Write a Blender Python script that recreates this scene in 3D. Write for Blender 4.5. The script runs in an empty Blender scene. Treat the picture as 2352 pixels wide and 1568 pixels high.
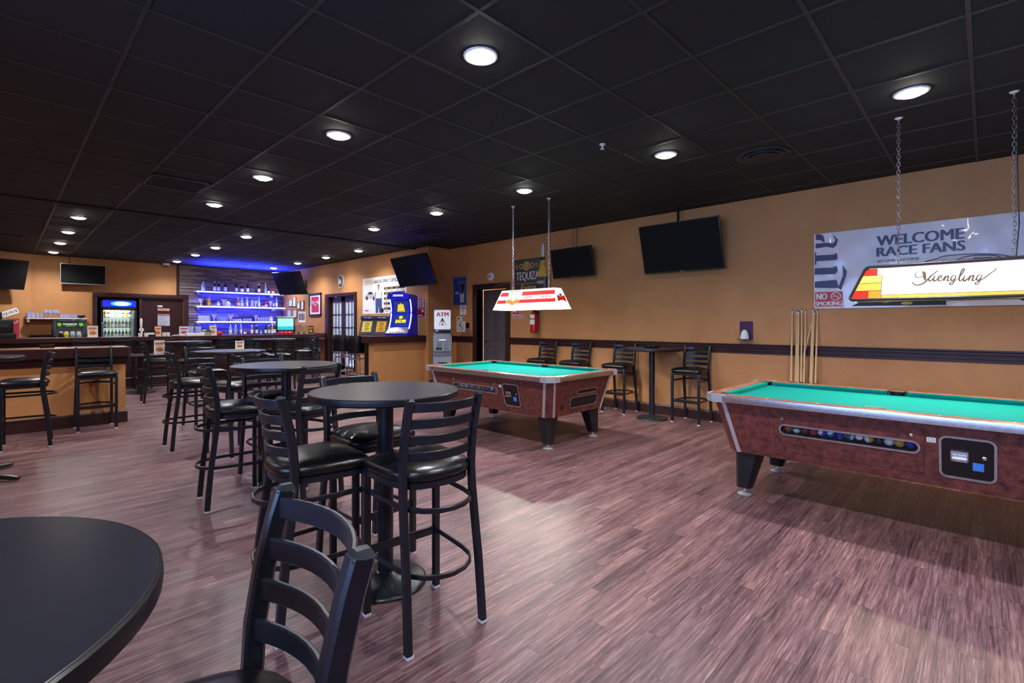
import bpy, bmesh, math, random
from mathutils import Vector, Matrix
random.seed(7)
SC = bpy.context.scene
COL = SC.collection
PI = math.pi

# ------------------------------------------------------------------ camera, world, lights, exposure
cam_d = bpy.data.cameras.new('camera')
cam = bpy.data.objects.new('camera', cam_d)
COL.objects.link(cam)
cam.location = (0, 0, 1.35)
cam.rotation_euler = (PI / 2, 0, -0.7985)
cam_d.sensor_width = 36
cam_d.lens = 17.311
cam_d.shift_x = 0.00506
cam_d.shift_y = -0.01747
cam_d.clip_start = 0.05
SC.camera = cam

SC.view_settings.view_transform = 'Standard'
SC.view_settings.look = 'None'
SC.view_settings.gamma = 1.0
SC.view_settings.exposure = 1.02
SC.view_settings.use_curve_mapping = False
SC.cycles.max_bounces = 7
SC.cycles.diffuse_bounces = 4
SC.cycles.glossy_bounces = 4
SC.cycles.transparent_max_bounces = 12
SC.cycles.transmission_bounces = 5
SC.cycles.sample_clamp_indirect = 4.0
SC.cycles.caustics_reflective = False
SC.cycles.caustics_refractive = False
SC.cycles.use_denoising = True

world = bpy.data.worlds.new('daylight')
SC.world = world
world.use_nodes = True
bg = world.node_tree.nodes['Background']
bg.inputs[0].default_value = (0.42, 0.56, 1.0, 1)
bg.inputs[1].default_value = 13.0

DOWNLIGHT_W = 108.0        # each recessed ceiling light
DOWN_COL = (0.97, 0.955, 1.0)
LENS_E = 40.0
BLUE = (0.03, 0.05, 1.0)

def lamp(name, kind, loc, power, color, rot=(0, 0, 0), **kw):
    d = bpy.data.lights.new(name, kind)
    d.energy = power
    d.color = color
    for k, v in kw.items():
        setattr(d, k, v)
    o = bpy.data.objects.new(name, d)
    COL.objects.link(o)
    o.location = loc
    o.rotation_euler = rot
    return o

# daylight entering by the storefront window beside the viewer
for n, loc, sx, sy, rot in (('window_daylight', (-1.65, .25, 1.85), 5.5, 1.6, (PI / 2, 0, -PI / 2)),):
    o = lamp(n, 'AREA', loc, 100, (1, 1, 1), rot, shape='RECTANGLE', size=sx, size_y=sy)
    o.data.cycles.is_portal = True

# ------------------------------------------------------------------ colours and materials
def lin(h):
    if not isinstance(h, str):
        return tuple(h) + (1,) if len(h) == 3 else tuple(h)
    h = h.lstrip('#')
    c = [int(h[i:i + 2], 16) / 255 for i in (0, 2, 4)]
    return tuple(x / 12.92 if x <= 0.04045 else ((x + 0.055) / 1.055) ** 2.4 for x in c) + (1,)

MATS = {}
def M(name, col, rough=0.5, metal=0.0, var=0.12, scale=14.0, bump=0.0, bscale=80.0, emit=0.0, ecol=None, trans=0.0, coat=0.0, spec=0.5, alpha=1.0, stretch=(1, 1, 1)):
    if name in MATS:
        return MATS[name]
    m = bpy.data.materials.new(name)
    m.use_nodes = True
    nt = m.node_tree
    b = nt.nodes['Principled BSDF']
    c = lin(col)
    b.inputs['Roughness'].default_value = rough
    b.inputs['Metallic'].default_value = metal
    b.inputs['Specular IOR Level'].default_value = spec
    b.inputs['Coat Weight'].default_value = coat
    b.inputs['Transmission Weight'].default_value = trans
    b.inputs['Alpha'].default_value = alpha
    b.inputs['Base Color'].default_value = c
    tc = nt.nodes.new('ShaderNodeTexCoord')
    mp = nt.nodes.new('ShaderNodeMapping')
    mp.inputs['Scale'].default_value = stretch
    nt.links.new(tc.outputs['Object'], mp.inputs['Vector'])
    if var > 0:
        n = nt.nodes.new('ShaderNodeTexNoise')
        n.inputs['Scale'].default_value = scale
        n.inputs['Detail'].default_value = 4
        nt.links.new(mp.outputs[0], n.inputs['Vector'])
        r = nt.nodes.new('ShaderNodeValToRGB')
        r.color_ramp.elements[0].position = 0.3
        r.color_ramp.elements[1].position = 0.7
        r.color_ramp.elements[0].color = tuple(x * (1 - var) for x in c[:3]) + (1,)
        r.color_ramp.elements[1].color = tuple(min(1, x * (1 + var)) for x in c[:3]) + (1,)
        nt.links.new(n.outputs['Fac'], r.inputs['Fac'])
        nt.links.new(r.outputs['Color'], b.inputs['Base Color'])
    if bump > 0:
        n2 = nt.nodes.new('ShaderNodeTexNoise')
        n2.inputs['Scale'].default_value = bscale
        n2.inputs['Detail'].default_value = 3
        nt.links.new(mp.outputs[0], n2.inputs['Vector'])
        bp = nt.nodes.new('ShaderNodeBump')
        bp.inputs['Strength'].default_value = bump
        bp.inputs['Distance'].default_value = 0.004
        nt.links.new(n2.outputs['Fac'], bp.inputs['Height'])
        nt.links.new(bp.outputs[0], b.inputs['Normal'])
    if emit > 0:
        b.inputs['Emission Color'].default_value = lin(ecol if ecol is not None else col)
        b.inputs['Emission Strength'].default_value = emit
    MATS[name] = m
    return m

def glass_mat(name, col='#eef4f4', rough=0.03, gl=0.12, blend=0.35):
    """thin clear glass: mostly transparent with a reflecting share that grows to the edges"""
    if name in MATS:
        return MATS[name]
    m = bpy.data.materials.new(name)
    m.use_nodes = True
    nt = m.node_tree
    nt.nodes.clear()
    out = nt.nodes.new('ShaderNodeOutputMaterial')
    mix = nt.nodes.new('ShaderNodeMixShader')
    tr = nt.nodes.new('ShaderNodeBsdfTransparent')
    tr.inputs[0].default_value = lin(col)
    gb = nt.nodes.new('ShaderNodeBsdfPrincipled')
    gb.inputs['Base Color'].default_value = lin(col)
    gb.inputs['Roughness'].default_value = rough
    lw = nt.nodes.new('ShaderNodeLayerWeight')
    lw.inputs['Blend'].default_value = blend
    mth = nt.nodes.new('ShaderNodeMath')
    mth.operation = 'ADD'
    mth.use_clamp = True
    mth.inputs[1].default_value = gl
    nt.links.new(lw.outputs['Facing'], mth.inputs[0])
    nt.links.new(mth.outputs[0], mix.inputs[0])
    nt.links.new(tr.outputs[0], mix.inputs[1])
    nt.links.new(gb.outputs[0], mix.inputs[2])
    nt.links.new(mix.outputs[0], out.inputs[0])
    MATS[name] = m
    return m

# plank size of the vinyl floor, shared by the mesh and the grain
PL, PW = 0.914, 0.0762
def floor_material():
    m = bpy.data.materials.new('vinyl_plank')
    m.use_nodes = True
    nt = m.node_tree
    b = nt.nodes['Principled BSDF']
    geo = nt.nodes.new('ShaderNodeNewGeometry')
    sep = nt.nodes.new('ShaderNodeSeparateXYZ')
    nt.links.new(geo.outputs['Position'], sep.inputs[0])
    def mth(op, a, v=None):
        n = nt.nodes.new('ShaderNodeMath')
        n.operation = op
        for i, x in enumerate((a, v)):
            if x is None:
                continue
            if isinstance(x, (int, float)):
                n.inputs[i].default_value = x
            else:
                nt.links.new(x, n.inputs[i])
        return n.outputs[0]
    row = mth('FLOOR', mth('DIVIDE', sep.outputs[1], PW))
    off = mth('MULTIPLY', mth('FRACT', mth('MULTIPLY', row, 0.3719)), PL)
    colm = mth('FLOOR', mth('DIVIDE', mth('ADD', sep.outputs[0], off), PL))
    cid = nt.nodes.new('ShaderNodeCombineXYZ')
    nt.links.new(row, cid.inputs[0])
    nt.links.new(colm, cid.inputs[1])
    wn = nt.nodes.new('ShaderNodeTexWhiteNoise')
    wn.noise_dimensions = '2D'
    nt.links.new(cid.outputs[0], wn.inputs['Vector'])
    # streaky grain drawn out along the plank, shifted from plank to plank
    vm = nt.nodes.new('ShaderNodeVectorMath')
    vm.operation = 'MULTIPLY_ADD'
    nt.links.new(wn.outputs['Color'], vm.inputs[0])
    vm.inputs[1].default_value = (9, 9, 9)
    nt.links.new(geo.outputs['Position'], vm.inputs[2])
    def streak(sx, sy, det, dist):
        mp = nt.nodes.new('ShaderNodeMapping')
        mp.inputs['Scale'].default_value = (sx, sy, 1)
        nt.links.new(vm.outputs[0], mp.inputs['Vector'])
        n = nt.nodes.new('ShaderNodeTexNoise')
        n.inputs['Scale'].default_value = 1
        n.inputs['Detail'].default_value = det
        n.inputs['Roughness'].default_value = 0.65
        n.inputs['Distortion'].default_value = dist
        nt.links.new(mp.outputs[0], n.inputs['Vector'])
        return n.outputs['Fac']
    s1 = streak(3.2, 78, 9, 0.5)
    s2 = streak(11.0, 260, 5, 0.3)
    s3 = streak(1.0, 11, 4, 0.5)
    tot = mth('ADD', mth('ADD', mth('MULTIPLY', s1, 0.46), mth('MULTIPLY', s2, 0.32)),
              mth('ADD', mth('MULTIPLY', s3, 0.22), mth('MULTIPLY', mth('SUBTRACT', wn.outputs['Value'], 0.5), 0.055)))
    r = nt.nodes.new('ShaderNodeValToRGB')
    cr = r.color_ramp
    cr.elements[0].position = 0.37
    cr.elements[0].color = lin('#271616')
    cr.elements[1].position = 0.64
    cr.elements[1].color = lin('#a68e8c')
    for p, h in ((0.43, '#4b3234'), (0.50, '#674b4e'), (0.57, '#836769')):
        e = cr.elements.new(p)
        e.color = lin(h)
    nt.links.new(tot, r.inputs['Fac'])
    # warmer and cooler strips
    mxr = nt.nodes.new('ShaderNodeMix')
    mxr.data_type = 'RGBA'
    mxr.blend_type = 'MULTIPLY'
    mxr.inputs[0].default_value = 0.32
    r2 = nt.nodes.new('ShaderNodeValToRGB')
    r2.color_ramp.elements[0].position = 0.38
    r2.color_ramp.elements[0].color = (0.80, 0.86, 1.0, 1)
    r2.color_ramp.elements[1].position = 0.62
    r2.color_ramp.elements[1].color = (1.0, 0.74, 0.62, 1)
    nt.links.new(mth('ADD', mth('MULTIPLY', s3, 0.75), mth('MULTIPLY', wn.outputs['Value'], 0.25)), r2.inputs['Fac'])
    nt.links.new(r.outputs['Color'], mxr.inputs[6])
    nt.links.new(r2.outputs['Color'], mxr.inputs[7])
    nt.links.new(mxr.outputs[2], b.inputs['Base Color'])
    rr = nt.nodes.new('ShaderNodeMapRange')
    rr.inputs['To Min'].default_value = 0.30
    rr.inputs['To Max'].default_value = 0.46
    nt.links.new(s1, rr.inputs['Value'])
    nt.links.new(rr.outputs[0], b.inputs['Roughness'])
    bp = nt.nodes.new('ShaderNodeBump')
    bp.inputs['Strength'].default_value = 0.18
    bp.inputs['Distance'].default_value = 0.002
    nt.links.new(s2, bp.inputs['Height'])
    nt.links.new(bp.outputs[0], b.inputs['Normal'])
    b.inputs['Specular IOR Level'].default_value = 0.5
    return m

def cabinet_material():
    """mottled red-brown laminate of the pool tables"""
    m = bpy.data.materials.new('mottled_laminate')
    m.use_nodes = True
    nt = m.node_tree
    b = nt.nodes['Principled BSDF']
    tc = nt.nodes.new('ShaderNodeTexCoord')
    n = nt.nodes.new('ShaderNodeTexNoise')
    n.inputs['Scale'].default_value = 22
    n.inputs['Detail'].default_value = 8
    n.inputs['Roughness'].default_value = 0.7
    nt.links.new(tc.outputs['Object'], n.inputs['Vector'])
    r = nt.nodes.new('ShaderNodeValToRGB')
    r.color_ramp.elements[0].position = 0.33
    r.color_ramp.elements[0].color = lin('#3a1a19')
    r.color_ramp.elements[1].position = 0.68
    r.color_ramp.elements[1].color = lin('#7f4238')
    nt.links.new(n.outputs['Fac'], r.inputs['Fac'])
    nt.links.new(r.outputs['Color'], b.inputs['Base Color'])
    b.inputs['Roughness'].default_value = 0.38
    return m

def stone_material():
    m = bpy.data.materials.new('ledger_stone')
    m.use_nodes = True
    nt = m.node_tree
    b = nt.nodes['Principled BSDF']
    geo = nt.nodes.new('ShaderNodeNewGeometry')
    r = nt.nodes.new('ShaderNodeValToRGB')
    r.color_ramp.elements[0].position = 0.0
    r.color_ramp.elements[0].color = lin('#5f5150')
    r.color_ramp.elements[1].position = 1.0
    r.color_ramp.elements[1].color = lin('#96877f')
    for p, h in ((0.35, '#6e5f5c'), (0.7, '#887973')):
        r.color_ramp.elements.new(p).color = lin(h)
    nt.links.new(geo.outputs['Random Per Island'], r.inputs['Fac'])
    nt.links.new(r.outputs['Color'], b.inputs['Base Color'])
    n = nt.nodes.new('ShaderNodeTexNoise')
    n.inputs['Scale'].default_value = 30
    bp = nt.nodes.new('ShaderNodeBump')
    bp.inputs['Strength'].default_value = 0.5
    bp.inputs['Distance'].default_value = 0.01
    nt.links.new(n.outputs['Fac'], bp.inputs['Height'])
    nt.links.new(bp.outputs[0], b.inputs['Normal'])
    b.inputs['Roughness'].default_value = 0.75
    return m

def wall_material():
    m = bpy.data.materials.new('ochre_plaster')
    m.use_nodes = True
    nt = m.node_tree
    b = nt.nodes['Principled BSDF']
    geo = nt.nodes.new('ShaderNodeNewGeometry')
    n = nt.nodes.new('ShaderNodeTexNoise')
    n.inputs['Scale'].default_value = 1.6
    n.inputs['Detail'].default_value = 6
    n.inputs['Roughness'].default_value = 0.6
    nt.links.new(geo.outputs['Position'], n.inputs['Vector'])
    r = nt.nodes.new('ShaderNodeValToRGB')
    r.color_ramp.elements[0].position = 0.3
    r.color_ramp.elements[0].color = lin('#b27a48')
    r.color_ramp.elements[1].position = 0.7
    r.color_ramp.elements[1].color = lin('#c28a56')
    nt.links.new(n.outputs['Fac'], r.inputs['Fac'])
    nt.links.new(r.outputs['Color'], b.inputs['Base Color'])
    n2 = nt.nodes.new('ShaderNodeTexNoise')
    n2.inputs['Scale'].default_value = 95
    n2.inputs['Detail'].default_value = 3
    nt.links.new(geo.outputs['Position'], n2.inputs['Vector'])
    bp = nt.nodes.new('ShaderNodeBump')
    bp.inputs['Strength'].default_value = 0.35
    bp.inputs['Distance'].default_value = 0.004
    nt.links.new(n2.outputs['Fac'], bp.inputs['Height'])
    nt.links.new(bp.outputs[0], b.inputs['Normal'])
    b.inputs['Roughness'].default_value = 0.62
    return m

m_floor = floor_material()
m_cab = cabinet_material()
m_stone = stone_material()
m_wall = wall_material()
m_tile = M('black_ceiling_tile', '#18191c', 0.8, var=0.15, scale=40, bump=0.25, bscale=160)
m_grid = M('black_grid_bar', '#222327', 0.5, var=0.2, scale=6)
m_wood = M('dark_stained_wood', '#33191a', 0.33, var=0.3, scale=9, stretch=(1, 1, 9))
m_woodh = M('dark_stained_rail', '#33191a', 0.42, var=0.3, scale=6, spec=0.3)
m_door = M('dark_door_paint', '#5a5054', 0.4, var=0.12, scale=6, stretch=(6, 6, 1))
m_frame = M('black_powder_coat', '#141821', 0.34, var=0.12, scale=30, bump=0.05, bscale=300)
m_vinyl = M('black_vinyl', '#0d0e11', 0.30, var=0.2, scale=18, bump=0.35, bscale=46)
m_glide = M('clear_plastic_glide', '#c9ccd2', 0.4)
m_top = M('black_laminate_top', '#1d1d25', 0.33, var=0.15, scale=70, spec=0.65)
m_edge = M('black_edge_band', '#17171c', 0.32)
m_iron = M('black_cast_iron', '#1d2126', 0.33, var=0.2, bump=0.2, bscale=60)
m_felt = M('green_felt', '#057a74', 0.9, var=0.06, scale=60, bump=0.08, bscale=400, spec=0.1)
m_chrome = M('chrome', '#d8dade', 0.16, 1.0, var=0.05)
m_alu = M('brushed_aluminium', '#c3c2c4', 0.34, 1.0, var=0.12, scale=40)
m_alur = M('ribbed_aluminium', '#c9c0c2', 0.42, 0.6, var=0.18, scale=60, stretch=(8, 8, 1))
m_black = M('black_plastic', '#0c0d10', 0.4, var=0.1)
m_screen = M('black_screen', '#151516', 0.55, var=0.0, spec=0.12)
m_silver = M('silver_plastic', '#a9a9ad', 0.35, 0.3, var=0.06)
m_white = M('white_plastic', '#e4e2df', 0.45, var=0.04)
m_paper = M('white_paper', '#e9e8e6', 0.7, var=0.04)
m_red = M('red_print', '#c01f2c', 0.4, var=0.06)
m_rail = M('pool_rail_laminate', '#8b5a45', 0.35, var=0.25, scale=16)
m_gold = M('gold_print', '#caa24a', 0.4, var=0.15)
m_navy = M('navy_print', '#251f52', 0.35, var=0.06)
m_ink = M('black_print', '#17161a', 0.5, var=0.05)
m_ink2 = M('grey_print', '#77767a', 0.6, var=0.05)
m_foot = M('polished_foot', '#b9babd', 0.3, 0.45, var=0.05)
m_steel = M('chain_steel', '#8f9197', 0.35, 0.9, var=0.15)
m_glass = glass_mat('clear_glass')
m_thin = glass_mat('ball_window_glass', '#e4e8ec', 0.05, 0.0, 0.06)
m_pane = glass_mat('door_glass', '#d7e0e4', 0.02, 0.10)
m_oak = M('honey_wood_panel', '#a8672a', 0.42, var=0.25, scale=5, stretch=(5, 5, 1))

# ------------------------------------------------------------------ mesh helpers
def new_bm():
    return bmesh.new()

def box(bm, c, s, rz=0.0, bev=0.0, mi=0, M4=None):
    T = Matrix.Translation(c) @ Matrix.Rotation(rz, 4, 'Z') @ Matrix.Diagonal((s[0], s[1], s[2], 1))
    if M4 is not None:
        T = M4 @ T
    r = bmesh.ops.create_cube(bm, size=1.0, matrix=T)
    vs = r['verts']
    fs = set(f for v in vs for f in v.link_faces)
    if bev > 0:
        es = list(set(e for v in vs for e in v.link_edges))
        rb = bmesh.ops.bevel(bm, geom=es, offset=bev, segments=2, affect='EDGES', profile=0.6)
        fs = set(rb['faces']) | set(f for f in fs if f.is_valid)
    for f in fs:
        f.material_index = mi

def box6(bm, x0, x1, y0, y1, z0, z1, bev=0.0, mi=0):
    box(bm, ((x0 + x1) / 2, (y0 + y1) / 2, (z0 + z1) / 2), (abs(x1 - x0), abs(y1 - y0), abs(z1 - z0)), 0, bev, mi)

def face(bm, pts, mi=0):
    f = bm.faces.new([bm.verts.new(p) for p in pts])
    f.material_index = mi
    return f

def prism(bm, poly, z0, z1, mi=0, M4=None):
    """vertical prism over a counter-clockwise (x, y) outline"""
    a = [bm.verts.new((M4 @ Vector((x, y, z0))) if M4 else (x, y, z0)) for x, y in poly]
    b = [bm.verts.new((M4 @ Vector((x, y, z1))) if M4 else (x, y, z1)) for x, y in poly]
    n = len(poly)
    fs = [bm.faces.new(a[::-1]), bm.faces.new(b)]
    for i in range(n):
        fs.append(bm.faces.new((a[i], a[(i + 1) % n], b[(i + 1) % n], b[i])))
    for f in fs:
        f.material_index = mi

def lathe(bm, prof, seg=24, c=(0, 0, 0), mi=0, M4=None):
    """prof: (radius, z) from bottom to top"""
    rings = []
    for r, z in prof:
        if r < 1e-5:
            p = Vector((c[0], c[1], c[2] + z))
            rings.append([bm.verts.new(M4 @ p if M4 else p)])
        else:
            ring = []
            for i in range(seg):
                a = 2 * PI * i / seg
                p = Vector((c[0] + r * math.cos(a), c[1] + r * math.sin(a), c[2] + z))
                ring.append(bm.verts.new(M4 @ p if M4 else p))
            rings.append(ring)
    for A, B in zip(rings, rings[1:]):
        for i in range(seg):
            j = (i + 1) % seg
            q = [A[i % len(A)], A[j % len(A)], B[j % len(B)], B[i % len(B)]]
            u = []
            for v in q:
                if v not in u:
                    u.append(v)
            if len(u) >= 3:
                f = bm.faces.new(u)
                f.material_index = mi
    for ring, flip in ((rings[0], True), (rings[-1], False)):
        if len(ring) > 2:
            f = bm.faces.new(ring[::-1] if flip else ring)
            f.material_index = mi

def sweep(bm, path, sec, up=(0, 0, 1), closed=False, mi=0, caps=True, scales=None):
    """sweep an (a, b) section along path; a runs along side = tangent x up, b along the corrected up"""
    P = [Vector(p) for p in path]
    n = len(P)
    rings = []
    for i, p in enumerate(P):
        if closed:
            t = P[(i + 1) % n] - P[i - 1]
        else:
            t = P[min(i + 1, n - 1)] - P[max(i - 1, 0)]
        t.normalize()
        u = Vector(up)
        s = t.cross(u)
        if s.length < 1e-4:
            s = t.cross(Vector((0, 1, 0)))
        s.normalize()
        u = s.cross(t)
        k = scales[i] if scales else 1.0
        rings.append([bm.verts.new(p + s * a * k + u * b * k) for a, b in sec])
    m = len(sec)
    for i in range(n if closed else n - 1):
        A, B = rings[i], rings[(i + 1) % n]
        for j in range(m):
            f = bm.faces.new((A[j], A[(j + 1) % m], B[(j + 1) % m], B[j]))
            f.material_index = mi
    if caps and not closed:
        for f in (bm.faces.new(rings[0][::-1]), bm.faces.new(rings[-1])):
            f.material_index = mi

def circ(r, n=8):
    return [(r * math.cos(2 * PI * i / n), r * math.sin(2 * PI * i / n)) for i in range(n)]

def rsec(w, h, c=0.004):
    """rectangle section with cut corners"""
    a, b = w / 2, h / 2
    return [(a, -b + c), (a, b - c), (a - c, b), (-a + c, b), (-a, b - c), (-a, -b + c), (-a + c, -b), (a - c, -b)]

def tube(bm, path, r, n=8, mi=0, closed=False):
    sweep(bm, path, circ(r, n), closed=closed, mi=mi)

def rrect(x0, y0, x1, y1, r, n=5):
    out = []
    for cx, cy, a0 in ((x1 - r, y0 + r, -PI / 2), (x1 - r, y1 - r, 0), (x0 + r, y1 - r, PI / 2), (x0 + r, y0 + r, PI)):
        for i in range(n + 1):
            a = a0 + PI / 2 * i / n
            out.append((cx + r * math.cos(a), cy + r * math.sin(a)))
    return out

def catmull(pts, n=6):
    out = []
    P = [Vector((p[0], p[1], 0)) for p in pts]
    for i in range(len(P) - 1):
        p0, p1, p2, p3 = P[max(i - 1, 0)], P[i], P[i + 1], P[min(i + 2, len(P) - 1)]
        for k in range(n):
            t = k / n
            out.append(0.5 * ((2 * p1) + (p2 - p0) * t + (2 * p0 - 5 * p1 + 4 * p2 - p3) * t * t + (3 * p1 - p0 - 3 * p2 + p3) * t ** 3))
    out.append(P[-1])
    return [(v.x, v.y) for v in out]

def to_mesh(bm, name, mats, smooth=0.6):
    bmesh.ops.recalc_face_normals(bm, faces=bm.faces)
    me = bpy.data.meshes.new(name)
    bm.to_mesh(me)
    bm.free()
    for m in (mats if isinstance(mats, (list, tuple)) else [mats]):
        me.materials.append(m)
    if smooth:
        me.polygons.foreach_set('use_smooth', [True] * len(me.polygons))
        me.set_sharp_from_angle(angle=smooth)
    return me

def obj(name, src, mats=None, parent=None, loc=(0, 0, 0), rz=0.0, smooth=0.6):
    me = src if isinstance(src, bpy.types.Mesh) else to_mesh(src, name, mats, smooth)
    o = bpy.data.objects.new(name, me)
    COL.objects.link(o)
    o.parent = parent
    o.location = loc
    o.rotation_euler = (0, 0, rz)
    return o

def tag(o, label, cat, group=None):
    o['label'] = label
    o['category'] = cat
    if group:
        o['group'] = group
    return o

def thing(name, label, cat, loc=(0, 0, 0), rz=0.0, group=None):
    o = bpy.data.objects.new(name, None)
    o.empty_display_size = 0.1
    COL.objects.link(o)
    o.location = loc
    o.rotation_euler = (0, 0, rz)
    return tag(o, label, cat, group)

def struct(name, src, mats, loc=(0, 0, 0), parent=None, smooth=0.6):
    o = obj(name, src, mats, parent, loc, 0, smooth)
    if parent is None:
        o['kind'] = 'structure'
    return o

def dup(root, loc, rz, label, group=None, name=None):
    r = root.copy()
    COL.objects.link(r)
    r.location = loc
    r.rotation_euler = (0, 0, rz)
    r['label'] = label
    if group:
        r['group'] = group
    for ch in KIDS[root.name]:
        c = ch.copy()
        COL.objects.link(c)
        c.parent = r
        for g in KIDS.get(ch.name, ()):
            d = g.copy()
            COL.objects.link(d)
            d.parent = c
    return r
KIDS = {}
def remember(root):
    """note the children of a finished prototype so that copies need no search"""
    KIDS[root.name] = list(root.children)
    for c in root.children:
        if c.children:
            KIDS[c.name] = list(c.children)
    return root

# ---- flat print on a wall thing: local x to the right, z up, the viewer on the -y side
def flat(bm, poly, y, mi=0):
    a = sum(poly[i][0] * poly[(i + 1) % len(poly)][1] - poly[(i + 1) % len(poly)][0] * poly[i][1] for i in range(len(poly)))
    p = poly if a > 0 else poly[::-1]
    f = bm.faces.new([bm.verts.new((x, y, z)) for x, z in p])
    f.material_index = mi

def frect(bm, x0, z0, x1, z1, y, mi=0):
    flat(bm, [(x0, z0), (x1, z0), (x1, z1), (x0, z1)], y, mi)

def fell(bm, cx, cz, rx, rz, y, mi=0, n=24):
    flat(bm, [(cx + rx * math.cos(2 * PI * i / n), cz + rz * math.sin(2 * PI * i / n)) for i in range(n)], y, mi)

def fring(bm, cx, cz, rx, rz, w, y, mi=0, n=28):
    for i in range(n):
        a, b = 2 * PI * i / n, 2 * PI * (i + 1) / n
        flat(bm, [(cx + rx * math.cos(a), cz + rz * math.sin(a)), (cx + rx * math.cos(b), cz + rz * math.sin(b)),
                  (cx + (rx - w) * math.cos(b), cz + (rz - w) * math.sin(b)), (cx + (rx - w) * math.cos(a), cz + (rz - w) * math.sin(a))], y, mi)

def fline(bm, pts, w, y, mi=0):
    """ribbon along a polyline; w is one width or a list"""
    n = len(pts)
    L, R = [], []
    for i, p in enumerate(pts):
        q0, q1 = pts[max(i - 1, 0)], pts[min(i + 1, n - 1)]
        dx, dz = q1[0] - q0[0], q1[1] - q0[1]
        d = math.hypot(dx, dz) or 1e-6
        k = (w[i] if isinstance(w, (list, tuple)) else w) / 2
        L.append((p[0] - dz / d * k, p[1] + dx / d * k))
        R.append((p[0] + dz / d * k, p[1] - dx / d * k))
    for i in range(n - 1):
        flat(bm, [L[i], R[i], R[i + 1], L[i + 1]], y, mi)

TXT = {}
def text_geo(s):
    """glyph outlines of the built-in font as (verts, faces, width) at size 1"""
    if s in TXT:
        return TXT[s]
    cu = bpy.data.curves.new('lettering', 'FONT')
    cu.body = s
    cu.size = 1.0
    cu.resolution_u = 3
    o = bpy.data.objects.new('lettering_tmp', cu)
    COL.objects.link(o)
    dg = bpy.context.evaluated_depsgraph_get()
    me = bpy.data.meshes.new_from_object(o.evaluated_get(dg))
    vs = [tuple(v.co) for v in me.vertices]
    fs = [tuple(p.vertices) for p in me.polygons]
    bpy.data.objects.remove(o)
    bpy.data.curves.remove(cu)
    bpy.data.meshes.remove(me)
    xs = [v[0] for v in vs] or [0]
    TXT[s] = (vs, fs, min(xs), max(xs), min([v[1] for v in vs] or [0]), max([v[1] for v in vs] or [1]))
    return TXT[s]

def ftext(bm, s, x0, z0, x1, z1, y, mi=0, shear=0.0, bold=0.0):
    """lettering stretched to fill the box x0..x1, z0..z1"""
    vs, fs, a, b, c, d = text_geo(s)
    kx, kz = (x1 - x0) / max(b - a, 1e-6), (z1 - z0) / max(d - c, 1e-6)
    for q_, dx in enumerate((0,) if bold == 0 else (-bold, bold, 0)):
        V = [bm.verts.new((x0 + (v[0] - a) * kx + shear * (v[1] - c) * kz + dx, y - q_ * 5e-4, z0 + (v[1] - c) * kz)) for v in vs]
        for f in fs:
            try:
                q = bm.faces.new([V[i] for i in f])
                q.material_index = mi
            except ValueError:
                pass

def flatobj(name, bm, mats, parent):
    me = bpy.data.meshes.new(name)
    bm.normal_update()
    for f in bm.faces:
        if f.normal.y > 0:
            f.normal_flip()
    bm.to_mesh(me)
    bm.free()
    for m in (mats if isinstance(mats, (list, tuple)) else [mats]):
        me.materials.append(m)
    o = bpy.data.objects.new(name, me)
    COL.objects.link(o)
    o.parent = parent
    return o

RW = -PI / 2     # turn for a thing that hangs on a wall facing -X
ORD = ['first', 'second', 'third', 'fourth', 'fifth', 'sixth', 'seventh', 'eighth', 'ninth', 'tenth', 'eleventh', 'twelfth',
       'thirteenth', 'fourteenth', 'fifteenth', 'sixteenth', 'seventeenth', 'eighteenth', 'nineteenth', 'twentieth']

# ================================================================== the room
XR, X2, YB, CEIL = 6.87, 6.27, 16.08, 2.9786
XL, YF = -1.7, -4.0

# ---- floor: vinyl planks laid across the room
bm = new_bm()
box6(bm, XL - .3, 7.9, YF - .3, 17.1, -0.06, -0.005)
floor = struct('floor', bm, M('floor_screed', '#140d0d', 0.8), smooth=0)
fwd = (0.716, 0.698)
rows = []
for r in range(math.floor(YF / PW), math.ceil(16.9 / PW)):
    off = (r * 0.3719) % 1.0 * PL
    for c in range(math.floor((XL + off) / PL), math.ceil((7.0 + off) / PL)):
        x0, y0 = c * PL - off, r * PW
        cx, cy = x0 + PL / 2, y0 + PW / 2
        d = cx * fwd[0] + cy * fwd[1]
        lat = abs(cx * 0.698 - cy * 0.716)
        seen = d > 0.2 and lat < 1.15 * d + 0.7
        rows.append((d * d + lat * lat if seen else 1e4 + d * d, x0, y0))
rows.sort()
G = 0.00012
bm = new_bm()
box6(bm, G, PL - G, G, PW - G, -0.005, 0.0)
for v in bm.verts:
    if v.co.z > -0.001:
        v.co.x += 0.0002 if v.co.x < PL / 2 else -0.0002
        v.co.y += 0.0002 if v.co.y < PW / 2 else -0.0002
plank = to_mesh(bm, 'plank', m_floor, 0)
for _, x0, y0 in rows[:300]:
    obj('plank', plank, parent=floor, loc=(x0, y0, 0))
V, F = [], []
for _, x0, y0 in rows[300:]:
    k = len(V)
    for z, e in ((-0.005, 0), (0, 0.0002)):
        V += [(x0 + G + e, y0 + G + e, z), (x0 + PL - G - e, y0 + G + e, z), (x0 + PL - G - e, y0 + PW - G - e, z), (x0 + G + e, y0 + PW - G - e, z)]
    F += [(k + 4, k + 5, k + 6, k + 7)] + [(k + i, k + (i + 1) % 4, k + 4 + (i + 1) % 4, k + 4 + i) for i in range(4)]
me = bpy.data.meshes.new('farther_planks')
me.from_pydata(V, [], F)
me.materials.append(m_floor)
o = obj('farther_planks', me, parent=floor)
o['kind'] = 'stuff'

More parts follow.
